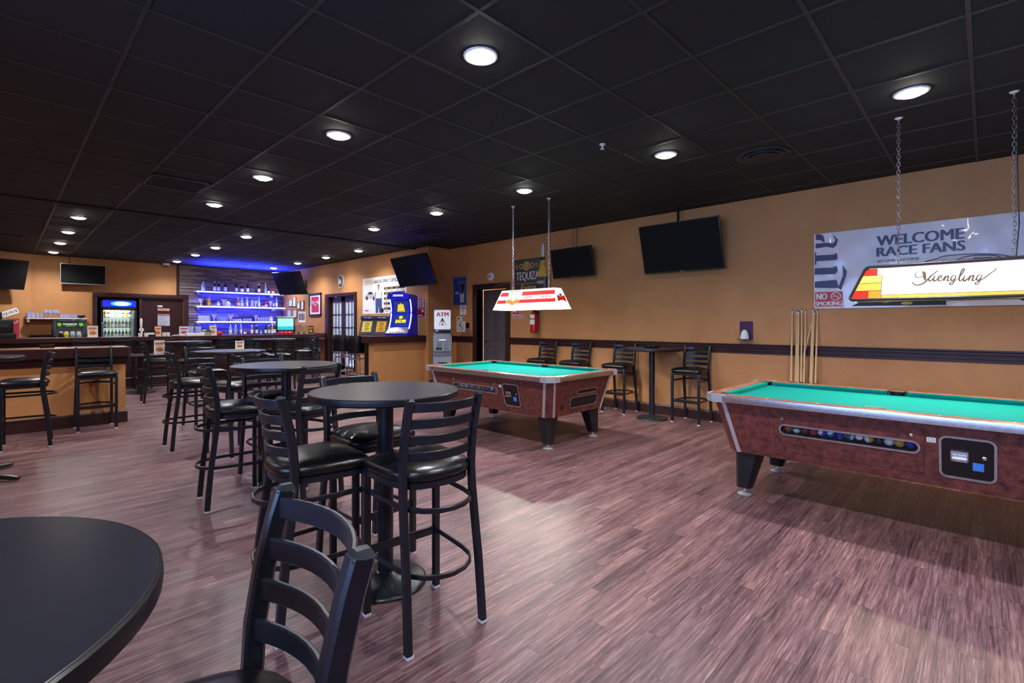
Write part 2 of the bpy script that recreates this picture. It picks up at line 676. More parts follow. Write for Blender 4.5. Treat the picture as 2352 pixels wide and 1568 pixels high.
# ---- ceiling: black lay-in tiles on a T-bar grid
T, GX, GY = 0.6096, 0.5215, 3.1161
bm = new_bm()
box6(bm, XL - .2, 7.3, YF - .2, 17.1, CEIL + 0.03, CEIL + 0.08)
ceiling = struct('ceiling', bm, m_tile, smooth=0)
tiles = []
for a in range(-7, 11):
    for b in range(-12, 22):
        x, y = GX + a * T, GY + b * T
        cx, cy = x + T / 2, y + T / 2
        d = cx * fwd[0] + cy * fwd[1]
        lat = abs(cx * 0.698 - cy * 0.716)
        seen = d > 1.5 and lat < 1.08 * d + 0.6 and y < YB and x < XR
        tiles.append((d * d + lat * lat if seen else 1e4, x, y))
tiles.sort()
def tile_bm(bm, x, y, dz):
    g = 0.013
    for z0, z1, e in ((CEIL + 0.004 + dz, CEIL + 0.024, 0),):
        box6(bm, x + g, x + T - g, y + g, y + T - g, z0, z1)
bm = new_bm()
tile_bm(bm, 0, 0, 0)
for v in bm.verts:
    v.co.z -= CEIL
tile = to_mesh(bm, 'ceiling_tile', m_tile, 0)
rt = random.Random(3)
for _, x, y in tiles[:300]:
    obj('ceiling_tile', tile, parent=ceiling, loc=(x, y, CEIL + rt.uniform(-0.0015, 0.002)))
bm = new_bm()
for _, x, y in tiles[300:]:
    tile_bm(bm, x, y, 0)
o = obj('farther_ceiling_tiles', bm, m_tile, ceiling, smooth=0)
o['kind'] = 'stuff'
def bar_x(y, x0, x1):
    bm = new_bm()
    box6(bm, x0, x1, y - 0.012, y + 0.012, CEIL, CEIL + 0.006, 0.001)
    obj('grid_bar', bm, m_grid, ceiling, smooth=0)
def bar_y(x, y0, y1):
    bm = new_bm()
    box6(bm, x - 0.012, x + 0.012, y0, y1, CEIL + 0.0005, CEIL + 0.0065, 0.001)
    obj('grid_bar', bm, m_grid, ceiling, smooth=0)
for a in range(-6, 11):
    bar_y(GX + a * T, YF, YB)
for b in range(-11, 22):
    bar_x(GY + b * T, XL, XR)
# dropped edge between the two halves of the grid
bm = new_bm()
box6(bm, XL, 6.27, 8.86, 8.94, CEIL - 0.018, CEIL + 0.006)
struct('trim_1', bm, m_tile, smooth=0)

# ---- walls
def wall(name, boxes):
    bm = new_bm()
    for b in boxes:
        box6(bm, *b)
    return struct(name, bm, m_wall, smooth=0)
H = CEIL + 0.06
wall_right = wall('wall_right', [(XR, XR + .15, YF - .15, 6.71, 0, H), (XR, XR + .15, 7.55, 8.42, 0, H), (XR, XR + .15, 6.71, 7.55, 2.05, H)])
wall('wall_jog', [(X2, XR + .15, 8.42, 8.55, 0, H)])
wall('wall_side', [(X2, X2 + .15, 8.55, 11.5, 0, H), (X2, X2 + .15, 12.92, YB + .15, 0, H), (X2, X2 + .15, 11.5, 12.92, 2.07, H)])
wall('wall_back', [(0.46, 1.69, YB, YB + .15, 0, H), (3.55, X2, YB, YB + .15, 0, H), (1.69, 3.55, YB, YB + .15, 2.02, H)])
bm = new_bm()
box(bm, (0, 0, H / 2), (2.4, .15, H))
o = struct('wall_left_back', bm, m_wall, smooth=0)
ang = math.atan2(1.58, 3.97)
o.location = (0.46 - 1.2 * math.cos(ang) + .07 * math.sin(ang) - .02, 16.08 - 1.2 * math.sin(ang) + .075 * math.cos(ang), 0)
o.rotation_euler = (0, 0, ang)
WZ0, WZ1 = 1.05, 2.65
wall('wall_left', [(XL - .15, XL, YF - .15, -2.5, 0, H), (XL - .15, XL, 3.0, 15.6, 0, H), (XL - .15, XL, -2.5, 3.0, 0, WZ0), (XL - .15, XL, -2.5, 3.0, WZ1, H)])
wall('wall_front', [(XL, XR, YF - .15, YF, 0, H)])
# storefront window beside the viewer
for n, ax, fix, a0, a1 in (('window_1', 'y', XL - .08, -2.5, 3.0),):
    bm = new_bm()
    k = 5
    for i in range(k + 1):
        p = a0 + (a1 - a0) * i / k
        if ax == 'x':
            box6(bm, p - .03, p + .03, fix - .04, fix + .04, WZ0, WZ1)
        else:
            box6(bm, fix - .04, fix + .04, p - .03, p + .03, WZ0, WZ1)
    for z in (WZ0 + .03, WZ1 - .03):
        if ax == 'x':
            box6(bm, a0, a1, fix - .04, fix + .04, z - .03, z + .03)
        else:
            box6(bm, fix - .04, fix + .04, a0, a1, z - .03, z + .03)
    w = struct(n, bm, m_black, smooth=0)
    for i in range(k):
        p, q = a0 + (a1 - a0) * i / k + .03, a0 + (a1 - a0) * (i + 1) / k - .03
        bm = new_bm()
        if ax == 'x':
            box6(bm, p, q, fix - .004, fix + .004, WZ0 + .06, WZ1 - .06)
        else:
            box6(bm, fix - .004, fix + .004, p, q, WZ0 + .06, WZ1 - .06)
        obj('pane', bm, m_pane, w, smooth=0)

# ---- chair rail, baseboards
RAILSEC = [(0, .955), (-.018, .960), (-.018, .985), (-.026, .990), (-.026, 1.012), (-.020, 1.016), (-.020, 1.030), (-.034, 1.036), (-.034, 1.058), (-.046, 1.066), (-.046, 1.082), (0, 1.082)]
def moulding(name, sec, p0, p1, nrm, m=m_woodh):
    """profile (offset along the wall normal, height) run from p0 to p1"""
    bm = new_bm()
    A = [bm.verts.new((p0[0] - a * nrm[0], p0[1] - a * nrm[1], z)) for a, z in sec]
    B = [bm.verts.new((p1[0] - a * nrm[0], p1[1] - a * nrm[1], z)) for a, z in sec]
    n = len(sec)
    for i in range(n):
        bm.faces.new((A[i], A[(i + 1) % n], B[(i + 1) % n], B[i]))
    bm.faces.new(A)
    bm.faces.new(B[::-1])
    return struct(name, bm, m, smooth=0.3)
BASESEC = [(0, 0), (-.016, 0), (-.016, .125), (-.008, .150), (0, .152)]
moulding('trim_2', RAILSEC, (XR, -4), (XR, 6.60), (-1, 0))
moulding('trim_3', RAILSEC, (XR, 7.67), (XR, 8.42), (-1, 0))
moulding('trim_4', RAILSEC, (X2, 13.12), (X2, YB), (-1, 0))
moulding('trim_5', RAILSEC, (0.46, YB), (1.59, YB), (0, -1))
moulding('baseboard_right', BASESEC, (XR, -4), (XR, 6.60), (-1, 0), m_wood)
moulding('baseboard_side', BASESEC, (X2, 13.12), (X2, YB), (-1, 0), m_wood)
moulding('baseboard_jog', BASESEC, (6.3, 8.42), (XR, 8.42), (0, -1), m_wood)
# honey wood panel under the rail beside the bar end
bm = new_bm()
for i in range(3):
    box6(bm, X2 - .02, X2, 13.14 + i * .34, 13.14 + i * .34 + .335, .152, .955, .003)
struct('trim_6', bm, m_oak, smooth=0)

# ---- door to the hall in the right wall, leaf ajar
def casing(name, boxes, m=m_wood, bev=.008):
    bm = new_bm()
    for b in boxes:
        box6(bm, *b, bev)
    return struct(name, bm, m, smooth=.4)
d1 = casing('door_1', [(XR - .025, XR + .03, 6.60, 6.71, 0, 2.05), (XR - .025, XR + .03, 7.55, 7.67, 0, 2.05), (XR - .025, XR + .03, 6.60, 7.67, 2.05, 2.155)])
bm = new_bm()
for b in ((XR + .0, XR + .17, 6.685, 6.71, 0, 2.05), (XR + .0, XR + .17, 7.55, 7.575, 0, 2.05), (XR, XR + .17, 6.685, 7.575, 2.05, 2.075)):
    box6(bm, *b)
obj('jamb', bm, m_door, d1, smooth=0)
leaf = bpy.data.objects.new('door_leaf', None)
def panel_leaf(bm, w, h, t, M4, rows_):
    box(bm, (w / 2, 0, h / 2), (w, t, h), M4=M4)
    for x0, x1, z0, z1 in rows_:
        for s in (-1, 1):
            yy = s * (t / 2 + .004)
            for a, b, c, d in ((x0, x1, z0 - .012, z0 + .006), (x0, x1, z1 - .006, z1 + .012), (x0 - .012, x0 + .006, z0, z1), (x1 - .006, x1 + .012, z0, z1)):
                box(bm, ((a + b) / 2, yy, (c + d) / 2), (b - a, .014, d - c), M4=M4)
            box(bm, ((x0 + x1) / 2, s * (t / 2 + .002), (z0 + z1) / 2), (x1 - x0 - .08, .010, z1 - z0 - .08), 0, .003, 0, M4)
W1, H1 = 0.83, 2.035
pan = []
for x0, x1 in ((.11, .38), (.45, .72)):
    for z0, z1 in ((.20, .88), (1.00, 1.62), (1.72, 1.93)):
        pan.append((x0, x1, z0, z1))
bm = new_bm()
panel_leaf(bm, W1, H1, .04, Matrix.Identity(4), pan)
lf = obj('door_leaf', bm, m_door, d1, loc=(XR + .14, 6.712, .008), rz=math.radians(90 - 3.5), smooth=0)
bm = new_bm()
tube(bm, [(W1 - .07, .02, .98), (W1 - .07, .065, .98), (W1 - .16, .07, .98)], .011)
lathe(bm, [(.028, 0), (.028, .01), (.012, .014)], 14, M4=Matrix.Translation((W1 - .07, .02, .98)) @ Matrix.Rotation(-PI / 2, 4, 'X'))
obj('door_handle', bm, m_steel, lf)
bpy.data.objects.remove(leaf)
# the lit hall beyond
bm = new_bm()
box6(bm, 8.3, 8.4, 5.6, 8.4, 0, 2.7)
box6(bm, 7.02, 8.4, 5.5, 5.6, 0, 2.7)
box6(bm, 7.02, 8.4, 8.42, 8.5, 0, 2.7)
box6(bm, 7.02, 8.4, 5.5, 8.5, 2.6, 2.7)
struct('wall_hall', bm, M('warm_white_paint', '#d8b98a', 0.7, var=.05), smooth=0)
lamp('hall_light', 'POINT', (7.7, 7.2, 2.4), 60, (1.0, 0.72, 0.40), shadow_soft_size=.1)

# ---- glazed double door in the side wall
d2 = casing('door_2', [(X2 - .03, X2 + .16, 11.40, 11.51, 0, 2.07), (X2 - .03, X2 + .16, 12.91, 13.115, 0, 2.07), (X2 - .03, X2 + .16, 11.40, 13.115, 2.07, 2.155)])
for y0, y1 in ((11.51, 12.205), (12.215, 12.91)):
    bm = new_bm()
    xa, xb = X2 + .05, X2 + .09
    box6(bm, xa, xb, y0, y0 + .09, 0, 2.06)
    box6(bm, xa, xb, y1 - .09, y1, 0, 2.06)
    box6(bm, xa, xb, y0, y1, 0, .22)
    box6(bm, xa, xb, y0, y1, 1.93, 2.06)
    gy0, gy1 = y0 + .09, y1 - .09
    for i in (1, 2):
        yy = gy0 + (gy1 - gy0) * i / 3
        box6(bm, xa + .008, xb - .008, yy - .011, yy + .011, .22, 1.93)
    for j in (1, 2, 3, 4):
        zz = .22 + 1.71 * j / 5
        box6(bm, xa + .008, xb - .008, gy0, gy1, zz - .011, zz + .011)
    lf = obj('door_leaf', bm, m_wood, d2, smooth=0)
    for i in range(3):
        for j in range(5):
            a, b = gy0 + (gy1 - gy0) * i / 3, gy0 + (gy1 - gy0) * (i + 1) / 3
            c, d = .22 + 1.71 * j / 5, .22 + 1.71 * (j + 1) / 5
            bm = new_bm()
            box6(bm, X2 + .068, X2 + .072, a + .006, b - .006, c + .006, d - .006)
            obj('pane', bm, m_pane, lf, smooth=0)
    bm = new_bm()
    hy = y1 - .05 if y0 < 12 else y0 + .05
    tube(bm, [(xa, hy, .95), (xa - .05, hy, .95), (xa - .05, hy, 1.15), (xa, hy, 1.15)], .010)
    obj('door_handle', bm, m_chrome, lf)
# the room behind the glazed doors: pale walls and a painted-in blue reflection
bm = new_bm()
box6(bm, 8.6, 8.7, 9.6, 15, 0, 2.7)
box6(bm, 6.45, 8.7, 9.6, 9.7, 0, 2.7)
box6(bm, 6.45, 8.7, 14.9, 15, 0, 2.7)
box6(bm, 6.45, 8.7, 9.6, 15, 2.6, 2.7)
struct('wall_store', bm, M('pale_store_paint', '#b9c4cf', 0.7, var=.05), smooth=0)
lamp('store_light', 'POINT', (7.6, 12.2, 2.3), 70, (0.80, 0.92, 1.0), shadow_soft_size=.1)
bm = new_bm()
box6(bm, 6.50, 6.53, 11.5, 12.92, 1.90, 2.12)  # blue strip stands in for the reflection in the top panes
tag(obj('reflection_strip', bm, M('reflection_blue', '#2a2fc0', .8), smooth=0), 'blue strip added as the reflection at the top of the glazed double doors', 'reflection_strip')
sh = thing('storage_shelf', 'pale storage shelf seen through the glazed double doors', 'shelf', (8.3, 12.6, 0))
bm = new_bm()
for y in (-1.0, 0, 1.0):
    box6(bm, -.2, .2, y - .02, y + .02, 0, 2.0)
obj('upright', bm, m_white, sh, smooth=0)
for z in (.3, .8, 1.3, 1.8):
    bm = new_bm()
    box6(bm, -.2, .2, -1.02, 1.02, z - .015, z + .015)
    obj('shelf_board', bm, m_white, sh, smooth=0)
rs = random.Random(5)
BOXC = ['#8b2f35', '#4b8f8a', '#3b3f8a', '#c7b79a', '#2b2b35', '#7fb4b0', '#a4524a']
for i in range(9):
    z = (.315, .815, 1.315)[i % 3]
    y = 11.75 + (i // 3) * .72
    bm = new_bm()
    w = rs.uniform(.2, .34)
    h = rs.uniform(.2, .36)
    box6(bm, -.14, .14, -w / 2, w / 2, 0, h, .006)
    c = BOXC[i % 7]
    nm = {'#8b2f35': 'dark red', '#4b8f8a': 'teal', '#3b3f8a': 'indigo', '#c7b79a': 'buff', '#2b2b35': 'black', '#7fb4b0': 'pale teal', '#a4524a': 'brick red'}[c]
    tag(obj('storage_box', bm, M('box_' + nm.replace(' ', '_'), c, .7), loc=(8.3, y, z), smooth=0),
        nm + ' carton on the ' + ['lowest', 'second', 'third'][i % 3] + ' board of the shelf behind the glazed doors, ' + ORD[i // 3] + ' bay', 'box', 'cartons behind the glazed doors')

# ---- alcove in the back wall with the staff door
d3 = casing('door_3', [(1.593, 1.69, YB - .03, YB + .14, 0, 2.02), (3.55, 3.664, YB - .03, YB + .14, 0, 2.02), (1.593, 3.664, YB - .03, YB + .14, 2.02, 2.14),
                       (2.545, 2.60, YB + .0, YB + .14, 0, 2.02)])
bm = new_bm()
box6(bm, 2.60, 3.55, YB + .05, YB + .09, .01, 2.02)
lf = obj('door_leaf', bm, m_wood, d3, smooth=0)
bm = new_bm()
lathe(bm, [(0, 0), (.02, .005), (.032, .025), (.03, .045), (.014, .055), (.014, .075)], 14, M4=Matrix.Translation((2.68, YB - .02, 1.02)) @ Matrix.Rotation(-PI / 2, 4, 'X'))
obj('door_handle', bm, m_steel, lf)
bm = new_bm()
box6(bm, 1.60, 2.6, YB + .85, YB + .95, 0, 2.2)
box6(bm, 1.59, 1.69, YB + .15, YB + .95, 0, 2.2)
box6(bm, 2.545, 2.6, YB + .15, YB + .95, 0, 2.2)
box6(bm, 1.59, 2.6, YB + .15, YB + .95, 2.02, 2.2)
struct('wall_alcove', bm, m_wood, smooth=0)

# ---- stacked stone behind the bar, strip by strip
bm = new_bm()
box6(bm, 3.385, 3.445, YB - .04, YB, 2.14, CEIL)
struct('trim_7', bm, m_wood, smooth=0)
r4 = random.Random(11)
bm = new_bm()
z = 1.0
while z < CEIL - .01:
    h = r4.choice((.028, .036, .042, .05))
    h = min(h, CEIL - z)
    x = 3.45 if z > 2.14 else 3.67
    while x < X2 - .005:
        w = min(r4.uniform(.25, .8), X2 - .002 - x)
        d = r4.uniform(.012, .05)
        if w > .02:
            box6(bm, x + .001, x + w - .001, YB - d, YB + .01, z + .0008, z + h - .0008)
        x += w
    z += h
st = obj('stone_strips', bm, m_stone, bpy.data.objects['wall_back'], smooth=0)
st['kind'] = 'stuff'

# ================================================================== half walls, bar, counters
def half_wall(name, x0, x1, y0, y1, h, bh=.152):
    bm = new_bm()
    box6(bm, x0, x1, y0, y1, 0, h)
    w = struct(name, bm, m_wall, smooth=0)
    return w
HL = half_wall('wall_half_left', XL, 1.195, 8.50, 8.66, .90)
moulding('baseboard_half_left', [(0, 0), (-.02, 0), (-.02, .15), (-.012, .165), (0, .167)], (XL, 8.50), (1.215, 8.50), (0, -1), m_wood)
moulding('trim_8', [(0, .80), (-.012, .80), (-.012, .835), (-.022, .84), (-.022, .875), (-.03, .88), (-.03, .905), (0, .905)], (XL, 8.50), (1.215, 8.50), (0, -1), m_woodh)
HR = half_wall('wall_half_right', 5.05, X2 + .1, 8.55, 8.72, .97)

def slab(name, label, cat, poly, z0, z1, top_m, edge_m, group=None):
    """counter top: thick moulded edge with a thin inlaid surface"""
    t = thing(name, label, cat, (0, 0, 0), 0, group)
    bm = new_bm()
    prism(bm, poly, z0, z1 - .004)
    obj('moulded_edge', bm, edge_m, t, smooth=0)
    cx = sum(p[0] for p in poly) / len(poly)
    cy = sum(p[1] for p in poly) / len(poly)
    bm = new_bm()
    prism(bm, [(cx + (x - cx) * .992, cy + (y - cy) * .96) for x, y in poly], z1 - .004, z1)
    obj('counter_surface', bm, top_m, t, smooth=0)
    return t
m_counter = M('brown_laminate', '#7c4f3a', .3, var=.2, scale=6, stretch=(1, 6, 6))
slab('half_wall_counter', 'brown counter top with dark moulded edge on the long low ochre wall', 'counter',
     [(XL, 8.42), (1.215, 8.42), (1.25, 8.46), (1.25, 9.05), (1.215, 9.09), (XL, 9.09)], .905, 1.03, m_counter, m_wood)
slab('game_counter', 'dark moulded counter top on the short low wall by the cash machine, games on it', 'counter',
     [(4.97, 8.47), (X2 - .01, 8.47), (X2 - .01, 9.72), (5.50, 9.72), (4.97, 8.87)], .97, 1.10, m_wood, m_wood)
t = thing('game_cabinet', 'dark cabinet under the game counter beside the swivel stools', 'cabinet', (0, 0, 0))
bm = new_bm()
box6(bm, 5.04, X2 - .02, 8.73, 8.86, 0.02, .968)
box6(bm, 5.62, X2 - .02, 8.86, 9.60, 0.02, .968)
obj('body', bm, m_black, t, smooth=0)
for i in range(2):
    bm = new_bm()
    box6(bm, 5.64 + i * .3, 5.93 + i * .3, 9.60, 9.62, .06, .94, .004)
    d = obj('door', bm, m_black, t, smooth=0)
    bm = new_bm()
    tube(bm, [(5.90 + i * .07, 9.62, .70), (5.90 + i * .07, 9.65, .70), (5.90 + i * .07, 9.65, .82), (5.90 + i * .07, 9.62, .82)], .006)
    obj('handle', bm, m_steel, d)

bar = thing('bar_counter', 'long dark bar counter in front of the lit liquor shelves', 'bar', (0, 0, 0))
bm = new_bm()
box6(bm, -1.65, 6.10, 13.18, 13.36, 0, .98)
obj('bar_front', bm, m_wood, bar, smooth=0)
for i in range(8):
    bm = new_bm()
    x = -1.63 + i * .96
    box6(bm, x + .04, x + .94, 13.155, 13.185, .18, .88, .01)
    obj('panel', bm, m_wood, bar, smooth=0)
bm = new_bm()
prism(bm, [(-1.65, 12.98), (6.17, 12.98), (6.2, 13.0), (6.2, 13.62), (-1.65, 13.62)], .98, 1.065)
obj('bar_top', bm, m_wood, bar, smooth=0)
bm = new_bm()
tube(bm, [(-1.6, 13.03, .19), (6.1, 13.03, .19)], .022, 10)
obj('foot_rail', bm, m_steel, bar)
bc = thing('back_bar', 'dark low back bar cabinet standing against the stone wall', 'cabinet', (0, 0, 0))
bm = new_bm()
box6(bm, 3.70, X2 - .005, 15.45, YB - .055, 0, .98)
obj('body', bm, m_wood, bc, smooth=0)
for i in range(5):
    bm = new_bm()
    box6(bm, 3.73 + i * .505, 4.2 + i * .505, 15.425, 15.45, .08, .90, .005)
    obj('door', bm, m_wood, bc, smooth=0)
bm = new_bm()
box6(bm, 3.68, X2 - .005, 15.40, YB - .055, .98, 1.02, .006)
obj('counter_surface', bm, m_wood, bc, smooth=0)
bc = thing('side_counter', 'dark work counter along the ochre back wall beside the alcove', 'counter', (0, 0, 0))
bm = new_bm()
box6(bm, .35, 1.58, 15.05, YB - .03, 0, .99)
obj('body', bm, m_wood, bc, smooth=0)
bm = new_bm()
box6(bm, .30, 1.585, 15.0, YB - .03, .99, 1.03, .006)
obj('counter_surface', bm, m_wood, bc, smooth=0)

# ================================================================== bar chairs
def seat_outline():
    p = [(-.205, .13), (-.203, .175), (-.18, .203), (-.1, .212), (0, .214), (.1, .212), (.18, .203), (.203, .175), (.205, .13), (.203, .05), (.196, -.03),
         (.183, -.085), (.16, -.13), (.12, -.163), (.065, -.180), (0, -.186), (-.065, -.180), (-.12, -.163), (-.16, -.13), (-.183, -.085), (-.196, -.03), (-.203, .05)]
    return p[::-1]
SO = seat_outline()
def seat_bm():
    bm = new_bm()
    prof = [(.93, .690), (1.0, .697), (1.035, .712), (1.03, .728), (.97, .742), (.85, .753), (.66, .762), (.4, .767), (.15, .769)]
    rings = [[bm.verts.new((x * k, .01 + (y - .01) * k, z - .012)) for x, y in SO] for k, z in prof]
    n = len(SO)
    for A, B in zip(rings, rings[1:]):
        for i in range(n):
            bm.faces.new((A[i], A[(i + 1) % n], B[(i + 1) % n], B[i]))
    bm.faces.new(rings[0][::-1])
    bm.faces.new(rings[-1])
    return bm
REAR = [(-.200, .012), (-.192, .12), (-.176, .30), (-.155, .46), (-.138, .60), (-.132, .70), (-.138, .80), (-.154, .90), (-.175, .985), (-.190, 1.032)]
CX = .188
TX = .176
def rear_y(z):
    for (a, za), (b, zb) in zip(REAR, REAR[1:]):
        if z <= zb:
            return a + (b - a) * (z - za) / (zb - za)
    return REAR[-1][0]
def make_chair(label, group):
    t = thing('bar_chair', label, 'chair', (0, 0, 0), 0, group)
    obj('seat', seat_bm(), m_vinyl, t, smooth=1.2)
    bm = new_bm()
    prism(bm, [(x * .965, y * .965) for x, y in SO], .652, .679)
    obj('seat_frame', bm, m_frame, t)
    for s in (-1, 1):
        bm = new_bm()
        sweep(bm, [(s * (.190 - .014 * min(1, z / .7)), y, z) for y, z in REAR], rsec(.030, .036, .005), up=(0, 1, 0))
        # pyramid cap on the post
        top = Vector((s * TX, -.190, 1.032))
        a = [bm.verts.new(top + Vector(v)) for v in ((-.015, -.018, 0), (.015, -.018, 0), (.015, .018, 0), (-.015, .018, 0))]
        b = [bm.verts.new(top + Vector(v)) for v in ((-.007, -.012, .011), (.007, -.012, .011), (.007, .008, .011), (-.007, .008, .011))]
        for i in range(4):
            bm.faces.new((a[i], a[(i + 1) % 4], b[(i + 1) % 4], b[i]))
        bm.faces.new(b)
        l = obj('leg', bm, m_frame, t, smooth=.35)
        bm = new_bm()
        box6(bm, s * CX - .016, s * CX + .016, -.219, -.183, 0, .013, .002)
        obj('glide', bm, m_glide, l)
        bm = new_bm()
        box6(bm, s * CX - .0155, s * CX + .0155, .170, .201, .012, .678, .004)
        l = obj('leg', bm, m_frame, t, smooth=.35)
        bm = new_bm()
        box6(bm, s * CX - .0165, s * CX + .0165, .169, .202, 0, .013, .002)
        obj('glide', bm, m_glide, l)
    for k in range(4):
        zc = 1.003 - .0705 * k
        bm = new_bm()
        path = []
        for i in range(11):
            u = -1 + 2 * i / 10
            x = u * (TX - .012)
            path.append((x, rear_y(zc) - .052 * (1 - u * u), zc))
        sweep(bm, path, rsec(.011, .040, .003))
        obj('slat', bm, m_frame, t, smooth=.5)
    for nm, z in (('back_ring', .575), ('foot_ring', .30)):
        bm = new_bm()
        path = [(-CX + .006, .175, z), (-.178, .05, z), (-.172, -.05, z)]
        for i in range(9):
            a = PI + PI * i / 8
            path.append((.168 * math.cos(a), -.085 + .165 * math.sin(a) if True else 0, z))
        path += [(.172, -.05, z), (.178, .05, z), (CX - .006, .175, z)]
        sweep(bm, path, rsec(.011, .022, .002))
        obj(nm, bm, m_frame, t, smooth=.5)
    bm = new_bm()
    box6(bm, -CX + .014, CX - .014, .179, .192, .278, .318, .003)
    obj('stretcher', bm, m_frame, t, smooth=.35)
    return remember(t)

# x, y of the seat centre, heading (0 looks to +Y), label, group
def deg(a):
    return math.radians(a)
G1 = 'ladder-back bar chairs around the tall round tables'
G2 = 'ladder-back bar chairs along the bar'
G3 = 'ladder-back bar chairs against the ochre wall'
CHAIRS = [
    (.172, .808, 84, 'black ladder-back bar chair nearest the viewer, seat turned to the large near tabletop', G1),
    (1.352, 1.855, -5, 'black ladder-back bar chair drawn up to the nearest whole table, open back towards the viewer', G1),
    (1.022, 2.293, -94, 'black ladder-back bar chair at the nearest whole table, on the side of the bar', G1),
    (1.490, 2.592, 183, 'black ladder-back bar chair tucked behind the nearest whole table, facing the viewer', G1),
    (1.247, 4.150, -97, 'black ladder-back bar chair at the second tall table, seen side-on with a shiny seat', G1),
    (1.619, 3.748, 20, 'black ladder-back bar chair at the second tall table, its back towards the pool tables', G1),
    (1.690, 4.580, 185, 'black ladder-back bar chair behind the second tall table, facing the viewer', G1),
    (1.450, 6.290, -91, 'black ladder-back bar chair at the third tall table, side-on beside the aisle', G1),
    (1.715, 5.640, 20, 'black ladder-back bar chair at the third tall table, its back towards the viewer', G1),
    (1.890, 7.420, 188, 'black ladder-back bar chair half hidden behind the third tall table', G1),
    (1.870, 10.240, -93, 'black ladder-back bar chair past the end of the long low wall, side-on', G1),
    (2.330, 9.800, 8, 'black ladder-back bar chair in front of the fourth tall table, back to the viewer', G1),
    (3.960, 10.260, 5, 'black ladder-back bar chair in front of the fifth tall table, back to the viewer', G1),
    (3.700, 10.900, -75, 'black ladder-back bar chair beside the fifth tall table, on its near corner', G1),
    (4.930, 11.350, 75, 'black ladder-back bar chair at the fifth tall table, turned away from the glazed doors', G1),
    (.850, 8.245, 180, 'black ladder-back bar chair against the long low ochre wall, facing the room', 'ladder-back bar chairs by the long low wall'),
    (.190, 7.570, 86, 'black ladder-back bar chair seen side-on in front of the long low wall', 'ladder-back bar chairs by the long low wall'),
    (6.625, 2.905, 88, 'black ladder-back bar chair at the wall, between the small tall table and the cue rack', G3),
    (6.625, 4.040, 91, 'black ladder-back bar chair at the wall, on the far side of the small tall table', G3),
    (6.635, 4.870, 90, 'black ladder-back bar chair at the wall behind the farther pool table, nearer the tall table', G3),
    (6.635, 5.590, 92, 'black ladder-back bar chair at the wall behind the farther pool table, nearest the fire extinguisher', G3),
]
for i, x in enumerate((1.12, 1.70, 2.34, 2.98, 3.56, 4.13, 4.74)):
    CHAIRS.append((x, 12.50, (3, -2, 2, -3, 1, -2, 3)[i], 'black ladder-back bar chair facing the bar, ' + ORD[i] + ' in the row from the alcove end', G2))
CHAIRS.append((5.42, 12.15, -32, 'black ladder-back bar chair at the bar end beside the honey wood panel', G2))
proto = None
for x, y, a, lab, g in CHAIRS:
    # the heading turns the chair about its centre: 0 faces +Y
    if proto is None:
        proto = make_chair(lab, g)
        proto.location = (x, y, 0)
        proto.rotation_euler = (0, 0, deg(a))
    else:
        dup(proto, (x, y, 0), deg(a), lab, g)

# ================================================================== tall round tables
def make_table(label, group, zt=1.005, r=.38, base='disc'):
    t = thing('bar_table', label, 'table', (0, 0, 0), 0, group)
    bm = new_bm()
    lathe(bm, [(r - .012, zt - .034), (r - .004, zt - .002), (r - .006, zt), (0, zt)], 64)
    obj('tabletop', bm, m_top, t, smooth=.5)
    bm = new_bm()
    lathe(bm, [(r - .02, zt - .036), (r - .006, zt - .036), (r, zt - .030), (r + .001, zt - .016), (r, zt - .004), (r - .003, zt - .0008), (r - .006, zt - .0012)], 64)
    obj('edge_band', bm, m_edge, t, smooth=.5)
    bm = new_bm()
    for a in (0, PI / 2):
        box(bm, (0, 0, zt - .044), (.44, .035, .014), a, .003)
    obj('support_spider', bm, m_iron, t)
    bm = new_bm()
    lathe(bm, [(.04, .03), (.04, zt - .037)], 24)
    obj('column', bm, m_frame, t, smooth=.5)
    if base == 'disc':
        bm = new_bm()
        lathe(bm, [(.205, 0), (.212, .006), (.210, .014), (.19, .024), (.12, .036), (.062, .044), (.05, .060), (.041, .062)], 40)
        obj('base', bm, m_iron, t, smooth=.9)
    else:
        for k in range(4):
            a = PI / 4 + k * PI / 2 + .05
            bm = new_bm()
            sweep(bm, [(.03 * math.cos(a), .03 * math.sin(a), .055), (.2 * math.cos(a), .2 * math.sin(a), .048), (.43 * math.cos(a), .43 * math.sin(a), .026), (.47 * math.cos(a), .47 * math.sin(a), .020)],
                  rsec(.06, .04, .012), scales=[1.2, 1.0, .8, .6])
            obj('base_arm', bm, m_iron, t, smooth=.7)
        bm = new_bm()
        lathe(bm, [(.06, .02), (.07, .04), (.05, .075), (.041, .08)], 24)
        obj('base_hub', bm, m_iron, t, smooth=.9)
    return remember(t)
GT = 'tall round black tables on disc bases'
TABLES = [(1.405, 2.255, 'nearest whole tall round black table, ringed by three ladder-back chairs'),
          (1.690, 4.265, 'second tall round black table down the row from the viewer'),
          (2.060, 6.970, 'third tall round black table down the row, a picture card stand behind it'),
          (2.570, 11.250, 'fourth tall round black table down the row, farthest from the pool tables'),
          (4.360, 11.650, 'fifth tall round black table, in front of the touchscreen game on the bar'),
          (6.440, 3.400, 'small tall round black table against the ochre wall, loose pieces on top'),
          (-.207, .939, 'black round tabletop closest to the viewer, pale worn edge and white specks')]
protos = {}
RAD = {1: .42, 2: .41, 3: .40, 4: .44, 5: .40}
for i, (x, y, lab) in enumerate(TABLES):
    r = RAD.get(i, .38)
    if r not in protos:
        protos[r] = make_table(lab, GT, 1.005, r)
        protos[r].location = (x, y, 0)
    else:
        dup(protos[r], (x, y, 0), 0, lab, GT)
xt = make_table('tall round table on a four-armed base beside the side-on chair at the low wall', 'tall tables', 1.06, .40, 'cross')
